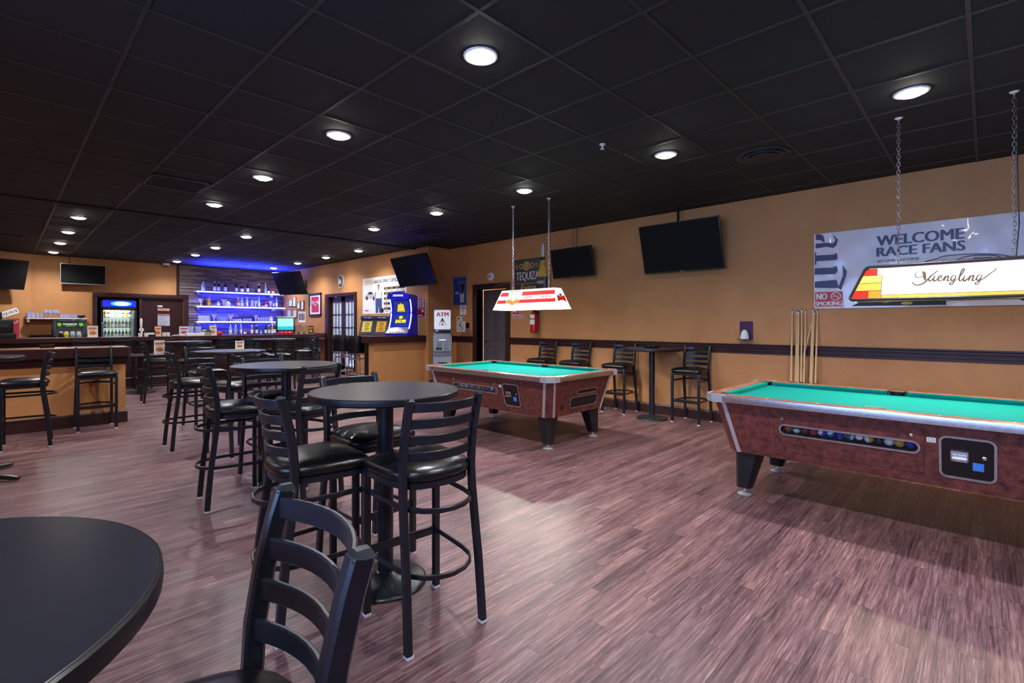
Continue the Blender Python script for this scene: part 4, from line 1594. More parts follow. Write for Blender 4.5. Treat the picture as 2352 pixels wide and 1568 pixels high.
def paint_panes(sh, to3, s, L0, L1):
    hw = lambda v: (L0 + (L1 - L0) * v) / 2
    def put(name, bm, mats, e=.0012):
        if s > 0:
            for v in bm.verts:
                v.co.x = -v.co.x
        map_bm(bm, to3, e)
        return obj(name, bm, mats, sh, smooth=0)
    E = lambda n, c, e=.14: M('lit_pane_' + n, c, .35, var=.08, scale=25, emit=e, ecol=c)
    red, yel, amb, ora, wht = E('red', '#e8240a'), E('yellow', '#ffd45a', .16), E('amber', '#f6ad3e', .15), E('orange', '#ee8a1e', .14), E('white', '#fff4ea', .22)
    def pane(u0, u1, v0, v1, m):
        """u0 / u1 None: run to the sloping edge"""
        bm = new_bm()
        q = []
        for v, us in ((v0, (u0, u1)), (v1, (u1, u0))):
            for u in us:
                q.append(((-hw(v) + .012) if u == 'L' else (hw(v) - .012) if u == 'R' else u, v))
        flat(bm, q, 0)
        put('pane', bm, m)
    cx = .415
    for sg in (-1, 1):
        rowsL = ((.05, .27, (('L', -.50, red), (-.497, -cx - .003, ora))), (.28, .50, (('L', -cx - .003, amb),)), (.51, .73, (('L', -cx - .003, yel),)), (.74, .94, (('L', -.445, red), (-.442, -cx - .003, wht))))
        for v0, v1, cells in rowsL:
            for a, b, m in cells:
                if sg < 0:
                    pane(a, b, v0, v1, m)
                else:
                    pane(-b, 'R' if a == 'L' else -a, v0, v1, m)
    pane(-cx, cx, .14, .94, wht)
    pane(-cx, cx, .03, .13, amb)
    # dark leading between the panes
    bm = new_bm()
    lw = .004
    for sg in (-1, 1):
        flat(bm, [(sg * cx - lw / 2, .03), (sg * cx + lw / 2, .03), (sg * cx + lw / 2, .72), (sg * cx - lw / 2, .72)], 0)
        for v in (.275, .505, .735):
            a, b = (-hw(v) + .012, -cx) if sg < 0 else (cx, hw(v) - .012)
            flat(bm, [(a, v - .007), (b, v - .007), (b, v + .007), (a, v + .007)], 0)
        flat(bm, [(sg * .4985 - lw / 2, .05), (sg * .4985 + lw / 2, .05), (sg * .4985 + lw / 2, .275), (sg * .4985 - lw / 2, .275)], 0)
    flat(bm, [(-cx, .130), (cx, .130), (cx, .142), (-cx, .142)], 0)
    put('leading', bm, m_ink, .0018)
    # red band along the top and the dark rolled frame
    bm = new_bm()
    flat(bm, [(-hw(.97) + .1, .95), (hw(.97) - .012, .95), (hw(1) - .012, .995), (-hw(1) + .1, .995)], 0)
    put('pane', bm, M('lit_pane_redtop', '#a83a1e', .4, var=.1, emit=.12, ecol='#a83a1e'), .0012)
    bm = new_bm()
    loop = [to3(-hw(0), 0, .004), to3(hw(0), 0, .004), to3(hw(1), 1, .004), to3(-hw(1), 1, .004)]
    P = []
    for i in range(4):
        a, b, c = loop[i - 1], loop[i], loop[(i + 1) % 4]
        d0, d1 = (a - b).normalized(), (c - b).normalized()
        for k in range(5):
            u = k / 4
            p = b + d0 * .035 * (1 - u) ** 2 + d1 * .035 * u ** 2
            P.append(p)
    tube(bm, P, .0115, 8, closed=True)
    obj('rolled_frame', bm, M('bronze_frame', '#1c1716', .35, var=.2), sh, smooth=1.0)
    # script lettering with swelling strokes, drawn in a 850 x 160 field
    strokes = [
        ([(1292, 822), (1250, 830), (1238, 855), (1262, 882), (1308, 872), (1345, 846), (1372, 822)], 5),
        ([(1318, 822), (1336, 842), (1342, 880), (1352, 905)], 16),
        ([(1486, 812), (1440, 845), (1385, 890), (1335, 932), (1280, 952), (1225, 945), (1208, 920)], 9),
        ([(1405, 860), (1388, 892), (1392, 912), (1412, 910), (1440, 885), (1452, 862)], 8), ([(1452, 862), (1438, 895), (1446, 914), (1468, 905), (1492, 888)], 9),
        ([(1480, 893), (1512, 886), (1522, 870), (1508, 864), (1490, 880), (1486, 902), (1502, 914), (1530, 902), (1552, 880)], 8),
        ([(1562, 864), (1545, 914)], 9), ([(1550, 896), (1580, 868), (1592, 868), (1588, 890), (1580, 908), (1596, 912), (1622, 895)], 8),
        ([(1668, 868), (1642, 862), (1622, 882), (1620, 904), (1636, 908), (1660, 888), (1672, 864)], 7), ([(1672, 864), (1655, 910), (1636, 940), (1614, 946), (1610, 932), (1640, 918), (1690, 896)], 7),
        ([(1690, 896), (1730, 850), (1752, 812), (1742, 802), (1722, 830), (1702, 886), (1708, 912), (1730, 902), (1752, 884)], 8),
        ([(1762, 862), (1744, 896), (1752, 913), (1776, 900), (1796, 882)], 9), ([(1780, 836), (1784, 840)], 11),
        ([(1812, 860), (1794, 912)], 9), ([(1800, 892), (1832, 864), (1844, 864), (1838, 888), (1830, 906), (1846, 910), (1872, 892)], 8),
        ([(1925, 862), (1898, 858), (1876, 878), (1874, 900), (1890, 906), (1914, 884), (1928, 858)], 7), ([(1928, 858), (1908, 908), (1888, 938), (1866, 944), (1862, 930), (1895, 914), (1950, 884), (2010, 842), (2050, 816), (2056, 802), (2036, 800)], 6)]
    bm = new_bm()
    sc_u, sc_v = .455 / 850, 1.0 / 330
    for pts, w in strokes:
        P = catmull([((x - 1632) * sc_u, .20 + (985 - y - (x - 1632) * .042 + 14) * sc_v) for x, y in pts], 5)
        n = len(P)
        # widths are handled in slope units, so ribbons are made in metres along the slope
        k = .283
        Q = [(x, v * k) for x, v in P]
        ww = [w * 1.75 * sc_u * (.55 + .75 * math.sin(PI * (i + .5) / n)) for i in range(n)]
        L, R = [], []
        for i in range(n):
            q0, q1 = Q[max(i - 1, 0)], Q[min(i + 1, n - 1)]
            dx, dz = q1[0] - q0[0], q1[1] - q0[1]
            d = math.hypot(dx, dz) or 1e-6
            L.append((Q[i][0] - dz / d * ww[i] / 2, (Q[i][1] + dx / d * ww[i] / 2) / k))
            R.append((Q[i][0] + dz / d * ww[i] / 2, (Q[i][1] - dx / d * ww[i] / 2) / k))
        for i in range(n - 1):
            flat(bm, [L[i], R[i], R[i + 1], L[i + 1]], 0)
    put('lettering', bm, M('print_bronze', '#4a3212', .5, var=.2), .0022)
    bm = new_bm()
    ftext(bm, "America's  Oldest  Brewery", -.16, .205, .17, .262, 0, shear=.4)
    put('lettering', bm, M('print_brown', '#8a6a48', .5, var=0), .0022)

l1 = pool_lamp('pool_lamp', 'lit stained-glass style lamp with script lettering over the nearer pool table', 4.97, .18, 1.25, 1.04, paint_panes)
l2 = pool_lamp('pool_lamp', 'white hanging lamp with red stripes over the farther pool table', 4.97, 4.40, 1.15, .96, paint_stripes)
for c, e, z, colr in ((l1, 20, 1.637, (1.0, 0.80, 0.56)), (l2, 22, 1.61, (1.0, 0.95, 0.84))):
    for dy in (-.42, .42):
        lamp('pool_lamp_light', 'POINT', (4.97, c.location.y + dy, z), e, colr, shadow_soft_size=.02)

# ================================================================== ceiling fittings
DL = [(2.04, y, 'in the row over the tall tables', i) for i, y in enumerate((2.21, 4.02, 5.79, 7.58))]
DL += [(4.48, y, 'in the row over the pool tables', i) for i, y in enumerate((.38, 2.22, 4.06, 5.81, 7.56))]
DL += [(.83, y, 'in the row nearest the long low wall', i) for i, y in enumerate((10.0, 11.71, 13.43, 15.25))]
DL += [(3.21, y, 'in the middle row running to the bar', i) for i, y in enumerate((9.96, 11.86, 13.44, 15.2))]
DL += [(5.58, y, 'in the row along the wall with the glazed doors', i) for i, y in enumerate((10.07, 11.66, 13.32, 15.0))]
DL += [(2.04, .4, 'over the viewer', 0), (2.04, -1.4, 'behind the viewer', 0), (4.48, -1.45, 'behind the viewer', 1), (-.4, .4, 'behind the viewer', 2), (-.9, 5.8, 'beside the viewer', 0), (-.9, 7.6, 'beside the viewer', 1)]  # unseen lights added beyond the view for the light they give
def make_downlight(label):
    t = thing('ceiling_light', label, 'ceiling light', (0, 0, 0), 0, 'round recessed ceiling lights')
    bm = new_bm()
    lathe(bm, [(.082, -.006), (.090, -.007), (.103, -.004), (.105, .003), (.082, .003)], 40)
    obj('trim_ring', bm, m_white, t, smooth=.7)
    bm = new_bm()
    lathe(bm, [(0, -.026), (.03, -.025), (.06, -.019), (.082, -.005), (.082, .002), (0, .002)], 32)
    obj('lens', bm, M('lit_lens', '#ffffff', .4, var=0, emit=LENS_E, ecol='#fff8f2'), t, smooth=1.0)
    return remember(t)
dp = None
for x, y, row, i in DL:
    lab = 'round lit recessed ceiling light, ' + ORD[i] + ' ' + row
    if dp is None:
        dp = make_downlight(lab)
        dp.location = (x, y, CEIL)
    else:
        dup(dp, (x, y, CEIL), 0, lab)
    lamp('downlight_beam', 'SPOT', (x, y, CEIL - .03), DOWNLIGHT_W, DOWN_COL, spot_size=math.radians(146), spot_blend=.9, shadow_soft_size=.05)

def vent(label, x, y, sx, sy, kind='slot'):
    t = thing('ceiling_vent', label, 'vent', (x, y, CEIL))
    if kind == 'slot':
        bm = new_bm()
        for a, b, c, d in ((-sx / 2, sx / 2, -sy / 2, -sy / 2 + .03), (-sx / 2, sx / 2, sy / 2 - .03, sy / 2), (-sx / 2, -sx / 2 + .03, -sy / 2, sy / 2), (sx / 2 - .03, sx / 2, -sy / 2, sy / 2)):
            box6(bm, a, b, c, d, -.012, .002, .003)
        obj('frame', bm, m_grid, t, smooth=.4)
        bm = new_bm()
        box6(bm, -sx / 2 + .02, sx / 2 - .02, -sy / 2 + .02, sy / 2 - .02, -.003, .002)
        obj('vent_shade', bm, M('vent_shade_black', '#030305', .9, var=0), t, smooth=0)  # flat black plate painted as the shade inside the vent
        n = 9
        for i in range(n):
            bm = new_bm()
            yy = -sy / 2 + .04 + (sy - .08) * i / (n - 1)
            box(bm, (0, yy, -.009), (sx - .06, .016, .002))
            obj('slat', bm, m_grid, t, smooth=0)
    else:
        for k, r in enumerate((.24, .18, .12)):
            bm = new_bm()
            lathe(bm, [(r - .05, .0 - k * .006), (r - .012, -.014 - k * .006), (r, -.008 - k * .006), (r, .002)], 40)
            obj('cone_ring', bm, m_grid, t, smooth=.6)
vent('square slatted black ceiling vent above the long low wall', 1.42, 6.75, .58, .58)
vent('square black ceiling vent near the wall with the glazed doors', 5.2, 7.05, .58, .58)
vent('round black ceiling diffuser in front of the nearer hanging lamp', 5.15, 1.55, 0, 0, 'round')
vent('square ceiling vent above the side counter near the back wall', .05, 13.1, .5, .5)

# ================================================================== televisions
def tv(label, c, w, h, heading, tilt, bezel=m_black, arm=.18, drop=None, stand=False):
    """c: centre of the screen; heading 0 looks to -Y; tilt leans the screen down"""
    t = thing('tv', label, 'TV', c, heading, 'wall mounted flat TVs')
    R4 = Matrix.Rotation(tilt, 4, 'X')
    bm = new_bm()
    box6(bm, -w / 2, w / 2, 0, .035, -h / 2, h / 2, .006)
    box6(bm, -w * .36, w * .36, .03, .07, -h * .36, h * .30, .012)
    bmesh.ops.transform(bm, matrix=R4, verts=bm.verts)
    obj('housing', bm, bezel, t, smooth=.4)
    bm = new_bm()
    frect(bm, -w / 2 + .012, -h / 2 + .022, w / 2 - .012, h / 2 - .012, -.0015)
    bmesh.ops.transform(bm, matrix=R4, verts=bm.verts)
    o = obj('screen', bm, m_screen, t, smooth=0)
    bm = new_bm()
    frect(bm, -.03, -h / 2 + .006, .03, -h / 2 + .014, -.0018)
    bmesh.ops.transform(bm, matrix=R4, verts=bm.verts)
    obj('maker_badge', bm, m_silver, t, smooth=0)
    bm = new_bm()
    tube(bm, [(0, .06, 0), (0, arm * .6, .02), (0, arm, .02)], .022, 10)
    box6(bm, -.11, .11, arm - .012, arm, -.1, .14, .003)
    obj('wall_mount', bm, m_black, t)
    if drop:
        for dx, r in drop:
            bm = new_bm()
            tube(bm, [(dx, .05, h / 2 - .05), (dx + .01, .075, h / 2 + .06), (dx, .08, CEIL - c[2])], r, 6)
            obj('cable', bm, m_black, t)
    return t
tv('large black TV tilting out from the ochre wall between the banner and the small TV', (6.60, 3.07, 2.42), 1.16, .70, RW, .27, arm=.26, drop=[(-.06, .018)])
tv('small black TV with a silver lower edge beside the dark beer poster', (6.665, 4.985, 2.372), .855, .50, RW, .215, arm=.20, drop=[(.05, .005), (-.02, .004)])
tv('black TV on the wall above the blue game machine', (5.87, 8.42, 2.425), 1.27, .65, RW, .415, arm=.395)
tv('black TV in the corner over the liquor shelves', (5.75, 14.29, 2.496), 1.14, .69, math.radians(-72), .42, arm=.50)
tv('silver-edged black TV on the ochre wall above the glass shelf', (1.41, YB - .19, 2.555), .855, .49, 0, .02, bezel=m_silver, arm=.185, drop=[(-.26, .007)])
tv('tilted black TV on the angled wall beyond the side counter', (-.12, 15.42, 2.44), 1.15, .68, math.radians(24), .30, arm=.40)

# ================================================================== signs, posters and fittings on the right wall
def wall_item(name, label, cat, y, z, x=XR, group=None):
    return thing(name, label, cat, (x, y, z), RW, group)
# banner; local u = centre y - world y
by0, by1, bz0, bz1 = 1.493, -.80, 1.530, 2.428
bcy = (by0 + by1) / 2
bw = by0 - by1
ban = wall_item('banner', 'wide pale vinyl race banner with navy lettering on the ochre wall', 'banner', bcy, 0)
bm = new_bm()
nx = 46
grid = [[bm.verts.new((-bw / 2 + bw * i / nx, -.012 - .004 * math.sin(i * .9) * math.sin(j * 1.3 + i * .35), bz0 + (bz1 - bz0) * j / 10)) for j in range(11)] for i in range(nx + 1)]
for i in range(nx):
    for j in range(10):
        bm.faces.new((grid[i][j], grid[i + 1][j], grid[i + 1][j + 1], grid[i][j + 1]))
obj('banner_sheet', bm, M('banner_vinyl', '#ddd3da', .22, var=.05, scale=2, coat=.3), ban, smooth=3.0)
E_ = -.0185
def bu(y):
    return bcy - y
BL = [[(1.485, 1.857), (1.263, 1.865), (1.243, 1.784), (1.199, 1.916), (1.204, 2.036), (1.16, 1.954), (1.174, 1.885), (1.218, 1.742), (1.243, 1.766), (1.485, 1.782)],
      [(1.485, 2.017), (1.303, 2.012), (1.263, 2.03), (1.251, 1.973), (1.273, 1.933), (1.485, 1.939)],
      [(1.483, 2.212), (1.471, 2.211), (1.469, 2.17), (1.293, 2.165), (1.261, 2.183), (1.251, 2.114), (1.273, 2.098), (1.469, 2.1), (1.469, 2.059), (1.483, 2.06)],
      [(1.477, 2.313), (1.363, 2.312), (1.303, 2.296), (1.273, 2.328), (1.305, 2.41), (1.251, 2.332), (1.265, 2.268), (1.293, 2.242), (1.363, 2.265), (1.477, 2.255)],
      [(1.475, 2.424), (1.435, 2.424), (1.399, 2.403), (1.386, 2.353), (1.384, 2.315), (1.404, 2.331), (1.42, 2.348), (1.475, 2.357)]]
for poly in BL:
    bm = new_bm()
    flat(bm, [(bu(y), z) for y, z in poly], E_)
    flatobj('blackletter', bm, m_navy, ban)
bm = new_bm()
ftext(bm, 'WELCOME', bu(.879), 2.218, bu(.165), 2.330, E_, bold=.006)
ftext(bm, 'RACE FANS', bu(.879), 2.098, bu(.158), 2.200, E_, bold=.006)
flatobj('lettering', bm, m_navy, ban)
bm = new_bm()
ftext(bm, '#ITSMILLERTIME', bu(.879), 2.030, bu(.514), 2.062, E_, bold=.002)
flatobj('lettering', bm, M('bronze_print', '#8a6a3c', .4, var=.05), ban)
# race car drawing
bm = new_bm()
roof = catmull([(bu(y), z) for y, z in ((.50, 1.985), (.446, 2.015), (.374, 2.030), (.311, 2.052), (.159, 2.056), (.019, 2.046), (-.101, 2.026), (-.224, 1.985), (-.42, 1.95))], 5)
fline(bm, roof, .012, E_)
fline(bm, catmull([(bu(y), z) for y, z in ((.24, 1.99), (.159, 2.030), (.055, 2.036), (-.059, 2.022), (-.13, 1.985))], 5), .012, E_)
flat(bm, [(bu(y), z) for y, z in ((.13, 1.99), (.09, 2.018), (-.03, 2.012), (-.09, 1.985))], E_)
flatobj('car_print', bm, M('plum_print', '#4a3346', .4, var=.1), ban)
bm = new_bm()
body = [(.52, 1.985), (.46, 2.008), (.36, 2.022), (.30, 2.04), (.15, 2.048), (.0, 2.03), (-.2, 1.985), (-.55, 1.93), (-.72, 1.80), (-.72, 1.64), (.95, 1.60), (1.08, 1.66), (1.08, 1.78), (.80, 1.90)]
flat(bm, [(bu(y), z) for y, z in body], E_ + .0008)
flatobj('car_print', bm, M('pale_rose_print', '#c9b4bb', .4, var=.12), ban)
bm = new_bm()
flat(bm, [(bu(1.12), 1.552), (bu(.30), 1.545), (bu(.30), 1.60), (bu(.98), 1.625)], E_ - .0002)
flatobj('car_print', bm, m_ink, ban)
for cy in (.80, -.35):
    bm = new_bm()
    fell(bm, bu(cy), 1.635, .15, .085, E_ - .0003)
    flatobj('wheel_print', bm, m_ink, ban)
    bm = new_bm()
    fring(bm, bu(cy), 1.635, .085, .055, .025, E_ - .0006)
    flatobj('wheel_print', bm, m_gold, ban)
bm = new_bm()
fell(bm, bu(.62), 1.572, .05, .016, E_ - .0006)
flatobj('car_print', bm, m_gold, ban)
def no_smoking(label, yl, yr, z0, z1, x=XR, off=-.001):
    cy = (yl + yr) / 2
    w = yl - yr
    h = z1 - z0
    t = wall_item('no_smoking_sign', label, 'sign', cy, z0, x, 'red and white no smoking signs')
    bm = new_bm()
    box6(bm, -w / 2, w / 2, off - .002, off, 0, h)
    obj('plate', bm, m_white, t, smooth=0)
    bm = new_bm()
    frect(bm, -w / 2 + .006, .012, w / 2 - .006, h - .006, off - .0026)
    flatobj('red_field', bm, m_red, t)
    bm = new_bm()
    y = off - .0034
    ftext(bm, 'NO', -w * .42, h * .50, -w * .06, h * .88, y, bold=.004)
    ftext(bm, 'SMOKING', -w * .46, h * .12, w * .46, h * .38, y, bold=.003)
    cx, cz, r = w * .25, h * .68, h * .26
    fring(bm, cx, cz, r, r, r * .16, y)
    fline(bm, [(cx - r * .65, cz + r * .65), (cx + r * .65, cz - r * .65)], r * .16, y)
    frect(bm, cx - r * .6, cz - r * .12, cx + r * .5, cz + r * .06, y)
    flatobj('lettering', bm, m_white, t)
    return t
no_smoking('red and white no smoking sign on the lower corner of the race banner', 1.486, 1.197, 1.540, 1.734, off=-.022)
no_smoking('red and white no smoking sign beside the hall door', 6.541, 6.25, 1.455, 1.66)

def poster_base(t, w, z0, z1, mat, th=.006):
    bm = new_bm()
    box6(bm, -w / 2, w / 2, -th, 0, z0, z1)
    return obj('sheet', bm, mat, t, smooth=0)
# dark beer poster with a bottle standing over its edge
pq = wall_item('beer_poster', 'dark beer poster with a tall bottle standing proud of its top edge', 'poster', 6.11, 0)
w = .72
poster_base(pq, w, 1.84, 2.56, M('poster_slate', '#2f3138', .35, var=.25, scale=5))
bm = new_bm()
frect(bm, -w / 2, 2.545, w / 2, 2.56, -.0066)
frect(bm, -w / 2, 1.84, -w / 2 + .01, 2.56, -.0066)
flatobj('border_print', bm, m_ink, pq)
bm = new_bm()
ftext(bm, 'TEQUIZA', -.32, 2.14, .245, 2.32, -.0068, bold=.004)
flatobj('lettering', bm, M('silver_print', '#d8d6cf', .4, var=.1), pq)
bm = new_bm()
fline(bm, catmull([(-.31, 2.115), (-.1, 2.10), (.1, 2.10), (.24, 2.115)], 5), .008, -.0068)
ftext(bm, 'Extra', -.20, 1.97, .17, 2.08, -.0070, shear=.1, bold=.005)
for k, r in ((-2, .034), (-1, .05), (0, .085), (1, .05), (2, .034)):
    fring(bm, -.06 + k * .115 + (.02 if k > 0 else -.02 if k < 0 else 0), 2.43, r, r, r * .35, -.0068)
flat(bm, [(-.085, 2.39), (-.035, 2.39), (-.028, 2.46), (-.06, 2.49), (-.092, 2.46)], -.007)
flatobj('emblem_print', bm, m_gold, pq)
def half_lathe(bm, prof, cx, y0):
    """bottle relief standing out of a poster: half round, flat at the back"""
    rings = []
    for r, z in prof:
        rings.append([bm.verts.new((cx - r * math.cos(PI * i / 10), y0 - .55 * r * math.sin(PI * i / 10), z)) for i in range(11)])
    for A, B in zip(rings, rings[1:]):
        for i in range(10):
            bm.faces.new((A[i], A[i + 1], B[i + 1], B[i]))
    bm.faces.new(rings[0])
    bm.faces.new(rings[-1][::-1])
for nm, prof, m in (('bottle_print', [(.105, 1.86), (.108, 2.12), (.106, 2.2)], M('bottle_amber_dark', '#3a342c', .3, var=.2)),
                    ('bottle_print', [(.108, 2.2), (.105, 2.28), (.085, 2.36), (.06, 2.45), (.052, 2.5)], M('bottle_amber', '#d3a545', .25, var=.2)),
                    ('bottle_print', [(.053, 2.5), (.05, 2.56)], m_ink), ('bottle_print', [(.05, 2.56), (.042, 2.70), (.040, 2.78), (.046, 2.785), (.046, 2.80), (.02, 2.81)], M('bottle_foil', '#b9bcc2', .3, .4, var=.1))):
    bm = new_bm()
    half_lathe(bm, prof, .335, -.006)
    obj(nm, bm, m, pq, smooth=1.0)
bm = new_bm()
ftext(bm, 'TEQUIZA', .25, 2.06, .42, 2.125, -.068, bold=.002)
flatobj('lettering', bm, M('silver_print', '#d8d6cf'), pq)

# tall blue bottle poster
pb = wall_item('blue_poster', 'tall glossy blue poster with a bottle and a dark shield, near the cash machine', 'poster', 8.10, 0)
w = .42
poster_base(pb, w, 1.745, 2.345, M('poster_blue', '#1c4f96', .2, var=.35, scale=6, coat=.3))
bm = new_bm()
flat(bm, [(-.15, 1.80), (-.02, 1.80), (-.02, 2.06), (-.06, 2.16), (-.065, 2.30), (-.105, 2.30), (-.11, 2.16), (-.15, 2.06)], -.0066)
flatobj('bottle_print', bm, M('print_royal', '#1636a8', .3, var=.15), pb)
bm = new_bm()
flat(bm, [(-.02, 2.23), (.17, 2.26), (.185, 2.16), (.11, 1.98), (.08, 1.96), (.03, 2.10)], -.0068)
flatobj('shield_print', bm, m_ink, pb)
bm = new_bm()
fline(bm, [(-.02, 2.23), (.17, 2.26), (.185, 2.16), (.105, 1.97), (.08, 1.95), (.03, 2.10), (-.02, 2.23)], .008, -.0072)
ftext(bm, 'LIGHT', .01, 2.19, .15, 2.225, -.0074)
frect(bm, -.145, 1.975, -.03, 2.04, -.0072)
frect(bm, -.14, 1.92, -.03, 1.926, -.0072)
flatobj('label_print', bm, M('print_ice', '#9fb8dc', .4, var=.1), pb)
bm = new_bm()
flat(bm, [(.02, 1.80), (.14, 1.80), (.155, 1.99), (.005, 1.99)], -.0070)
flatobj('glass_print', bm, M('print_frost', '#bcd6e6', .4, var=.35, scale=40), pb)
def notice(label, y, z0, z1, w, lines, x=XR, rz=RW, name='notice'):
    t = thing(name, label, 'notice', (x, y, 0), rz)
    bm = new_bm()
    box6(bm, -w / 2, w / 2, -.003, 0, z0, z1)
    obj('sheet', bm, m_paper, t, smooth=0)
    bm = new_bm()
    h = z1 - z0
    for a, b, c in lines:
        frect(bm, -w / 2 + w * b, z0 + h * a, -w / 2 + w * c, z0 + h * a + .010, -.0036)
    flatobj('print_lines', bm, m_ink2, t)
    return t
notice('small white printed notice hanging just below the tall blue poster', 8.0, 1.535, 1.745, .205, [(.75, .2, .8), (.58, .15, .85), (.45, .3, .7), (.32, .2, .8), (.12, .3, .7)])
th = wall_item('thermostat', 'small white thermostat on the wall above the crossed-out sign by the cash machine', 'thermostat', 8.09, 1.405)
bm = new_bm()
box6(bm, -.09, .09, -.03, 0, 0, .10, .012)
obj('body', bm, m_white, th, smooth=.5)
bm = new_bm()
frect(bm, -.04, .035, .01, .075, -.0306)
flatobj('display', bm, m_ink, th)
ns = wall_item('square_sign', 'square white sign with a black crossed-out ring by the cash machine', 'sign', 8.06, 1.175)
bm = new_bm()
box6(bm, -.14, .14, -.004, 0, 0, .225)
obj('plate', bm, m_white, ns, smooth=0)
bm = new_bm()
fring(bm, 0, .112, .085, .092, .012, -.0046)
fline(bm, [(-.06, .175), (.06, .05)], .012, -.0046)
flat(bm, [(-.05, .15), (-.01, .165), (.0, .13), (.03, .09), (.015, .05), (.0, .09), (-.03, .12)], -.0048)
flatobj('ring_print', bm, m_ink, ns)
sw = wall_item('switch_plate', 'small black switch plate next to the hall door frame', 'switch', 7.845, 1.255)
bm = new_bm()
box6(bm, -.055, .055, -.008, 0, 0, .115, .003)
obj('plate', bm, m_black, sw, smooth=.4)
for i in range(2):
    bm = new_bm()
    box6(bm, -.03 + i * .04, -.012 + i * .04, -.016, -.007, .035, .08, .002)
    obj('toggle', bm, m_black, sw, smooth=.4)
sd = wall_item('smoke_detector', 'round white smoke detector on the wall above the hall door', 'detector', 7.135, 2.295)
R_ = Matrix.Rotation(PI / 2, 4, 'X')
bm = new_bm()
lathe(bm, [(.088, 0), (.088, .012), (.078, .03), (.05, .042), (0, .045)], 28, M4=R_)
obj('housing', bm, m_white, sd, smooth=.7)
bm = new_bm()
lathe(bm, [(.035, .04), (.03, .05), (0, .052)], 18, M4=R_)
obj('sensor_cap', bm, m_silver, sd, smooth=.7)
fe = wall_item('fire_extinguisher', 'red fire extinguisher hanging on the ochre wall beyond the hall door', 'fire extinguisher', 5.90, 1.185)
bm = new_bm()
lathe(bm, [(.055, 0), (.075, .012), (.078, .05), (.078, .30), (.06, .345), (.025, .365), (.022, .385)], 26, (0, -.10, 0))
obj('cylinder', bm, M('extinguisher_red', '#b8141c', .25, var=.06), fe, smooth=.8)
bm = new_bm()
box6(bm, -.02, .02, -.13, -.07, .38, .415, .004)
box6(bm, -.015, .10, -.115, -.085, .41, .425, .003)
box6(bm, -.015, .09, -.115, -.085, .435, .45, .003)
obj('valve_handle', bm, m_black, fe, smooth=.4)
bm = new_bm()
tube(bm, [(-.02, -.11, .40), (-.07, -.12, .39), (-.095, -.125, .30), (-.09, -.125, .12)], .012, 8)
lathe(bm, [(.013, 0), (.022, -.06), (.02, -.062)], 12, (-.09, -.125, .12))
obj('hose', bm, M('hose_yellow_tag', '#c9b02c', .5, var=.1), fe, smooth=1.0)
bm = new_bm()
for z, h in ((.15, .09), (.26, .07)):
    n = 9
    A = [bm.verts.new((.0795 * math.sin(-.8 + 1.6 * i / n), -.10 - .0795 * math.cos(-.8 + 1.6 * i / n), z)) for i in range(n + 1)]
    B = [bm.verts.new((.0795 * math.sin(-.8 + 1.6 * i / n), -.10 - .0795 * math.cos(-.8 + 1.6 * i / n), z + h)) for i in range(n + 1)]
    for i in range(n):
        bm.faces.new((A[i], A[i + 1], B[i + 1], B[i]))
obj('label', bm, m_paper, fe, smooth=1.0)
bm = new_bm()
box6(bm, -.03, .03, -.03, 0, .2, .40, .003)
obj('bracket', bm, m_black, fe, smooth=.4)
dn = thing('door_notice', 'cream paper notice taped to the ajar hall door', 'notice', (0, 0, 0))
Mdoor = Matrix.Translation((XR + .17, 6.72, .008)) @ Matrix.Rotation(math.radians(90 - 14), 4, 'Z')
bm = new_bm()
box6(bm, .14, .40, .034, .038, 1.42, 1.68)
bmesh.ops.transform(bm, matrix=Mdoor, verts=bm.verts)
obj('sheet', bm, M('cream_paper', '#d9cdb0', .7, var=.06), dn, smooth=0)
bm = new_bm()
for i in range(8):
    box6(bm, .165, .375 - .03 * (i % 3), .038, .0386, 1.45 + i * .026, 1.458 + i * .026)
bmesh.ops.transform(bm, matrix=Mdoor, verts=bm.verts)
obj('print_lines', bm, m_ink2, dn, smooth=0)
# chalk holder
ch = wall_item('chalk_holder', 'purple wall holder carrying a white cone of hand chalk', 'chalk holder', 2.272, 1.14)
bm = new_bm()
for q in (rrect(-.083, -.0, .083, .24, .014),):
    n = len(q)
    A = [bm.verts.new((x, -.006, z)) for x, z in q]
    B = [bm.verts.new((x, 0, z)) for x, z in q]
    bm.faces.new(A)
    bm.faces.new(B[::-1])
    for i in range(n):
        bm.faces.new((A[i], A[(i + 1) % n], B[(i + 1) % n], B[i]))
obj('back_plate', bm, M('purple_plastic', '#3c2148', .35, var=.06), ch, smooth=.4)
bm = new_bm()
box6(bm, -.083, .083, -.135, 0, 0, .008, .003)
obj('ledge', bm, M('purple_plastic', '#3c2148'), ch, smooth=.4)
ck = thing('chalk_cone', 'white cone of hand chalk standing on the purple wall holder', 'chalk', (XR - .07, 2.272, 1.148))
bm = new_bm()
lathe(bm, [(.052, 0), (.055, .01), (.05, .05), (.040, .09), (.022, .115), (.008, .122), (0, .123)], 22)
obj('cone', bm, M('chalk_white', '#e8e6e2', .9, var=.08, bump=.3, bscale=60), ck, smooth=1.0)

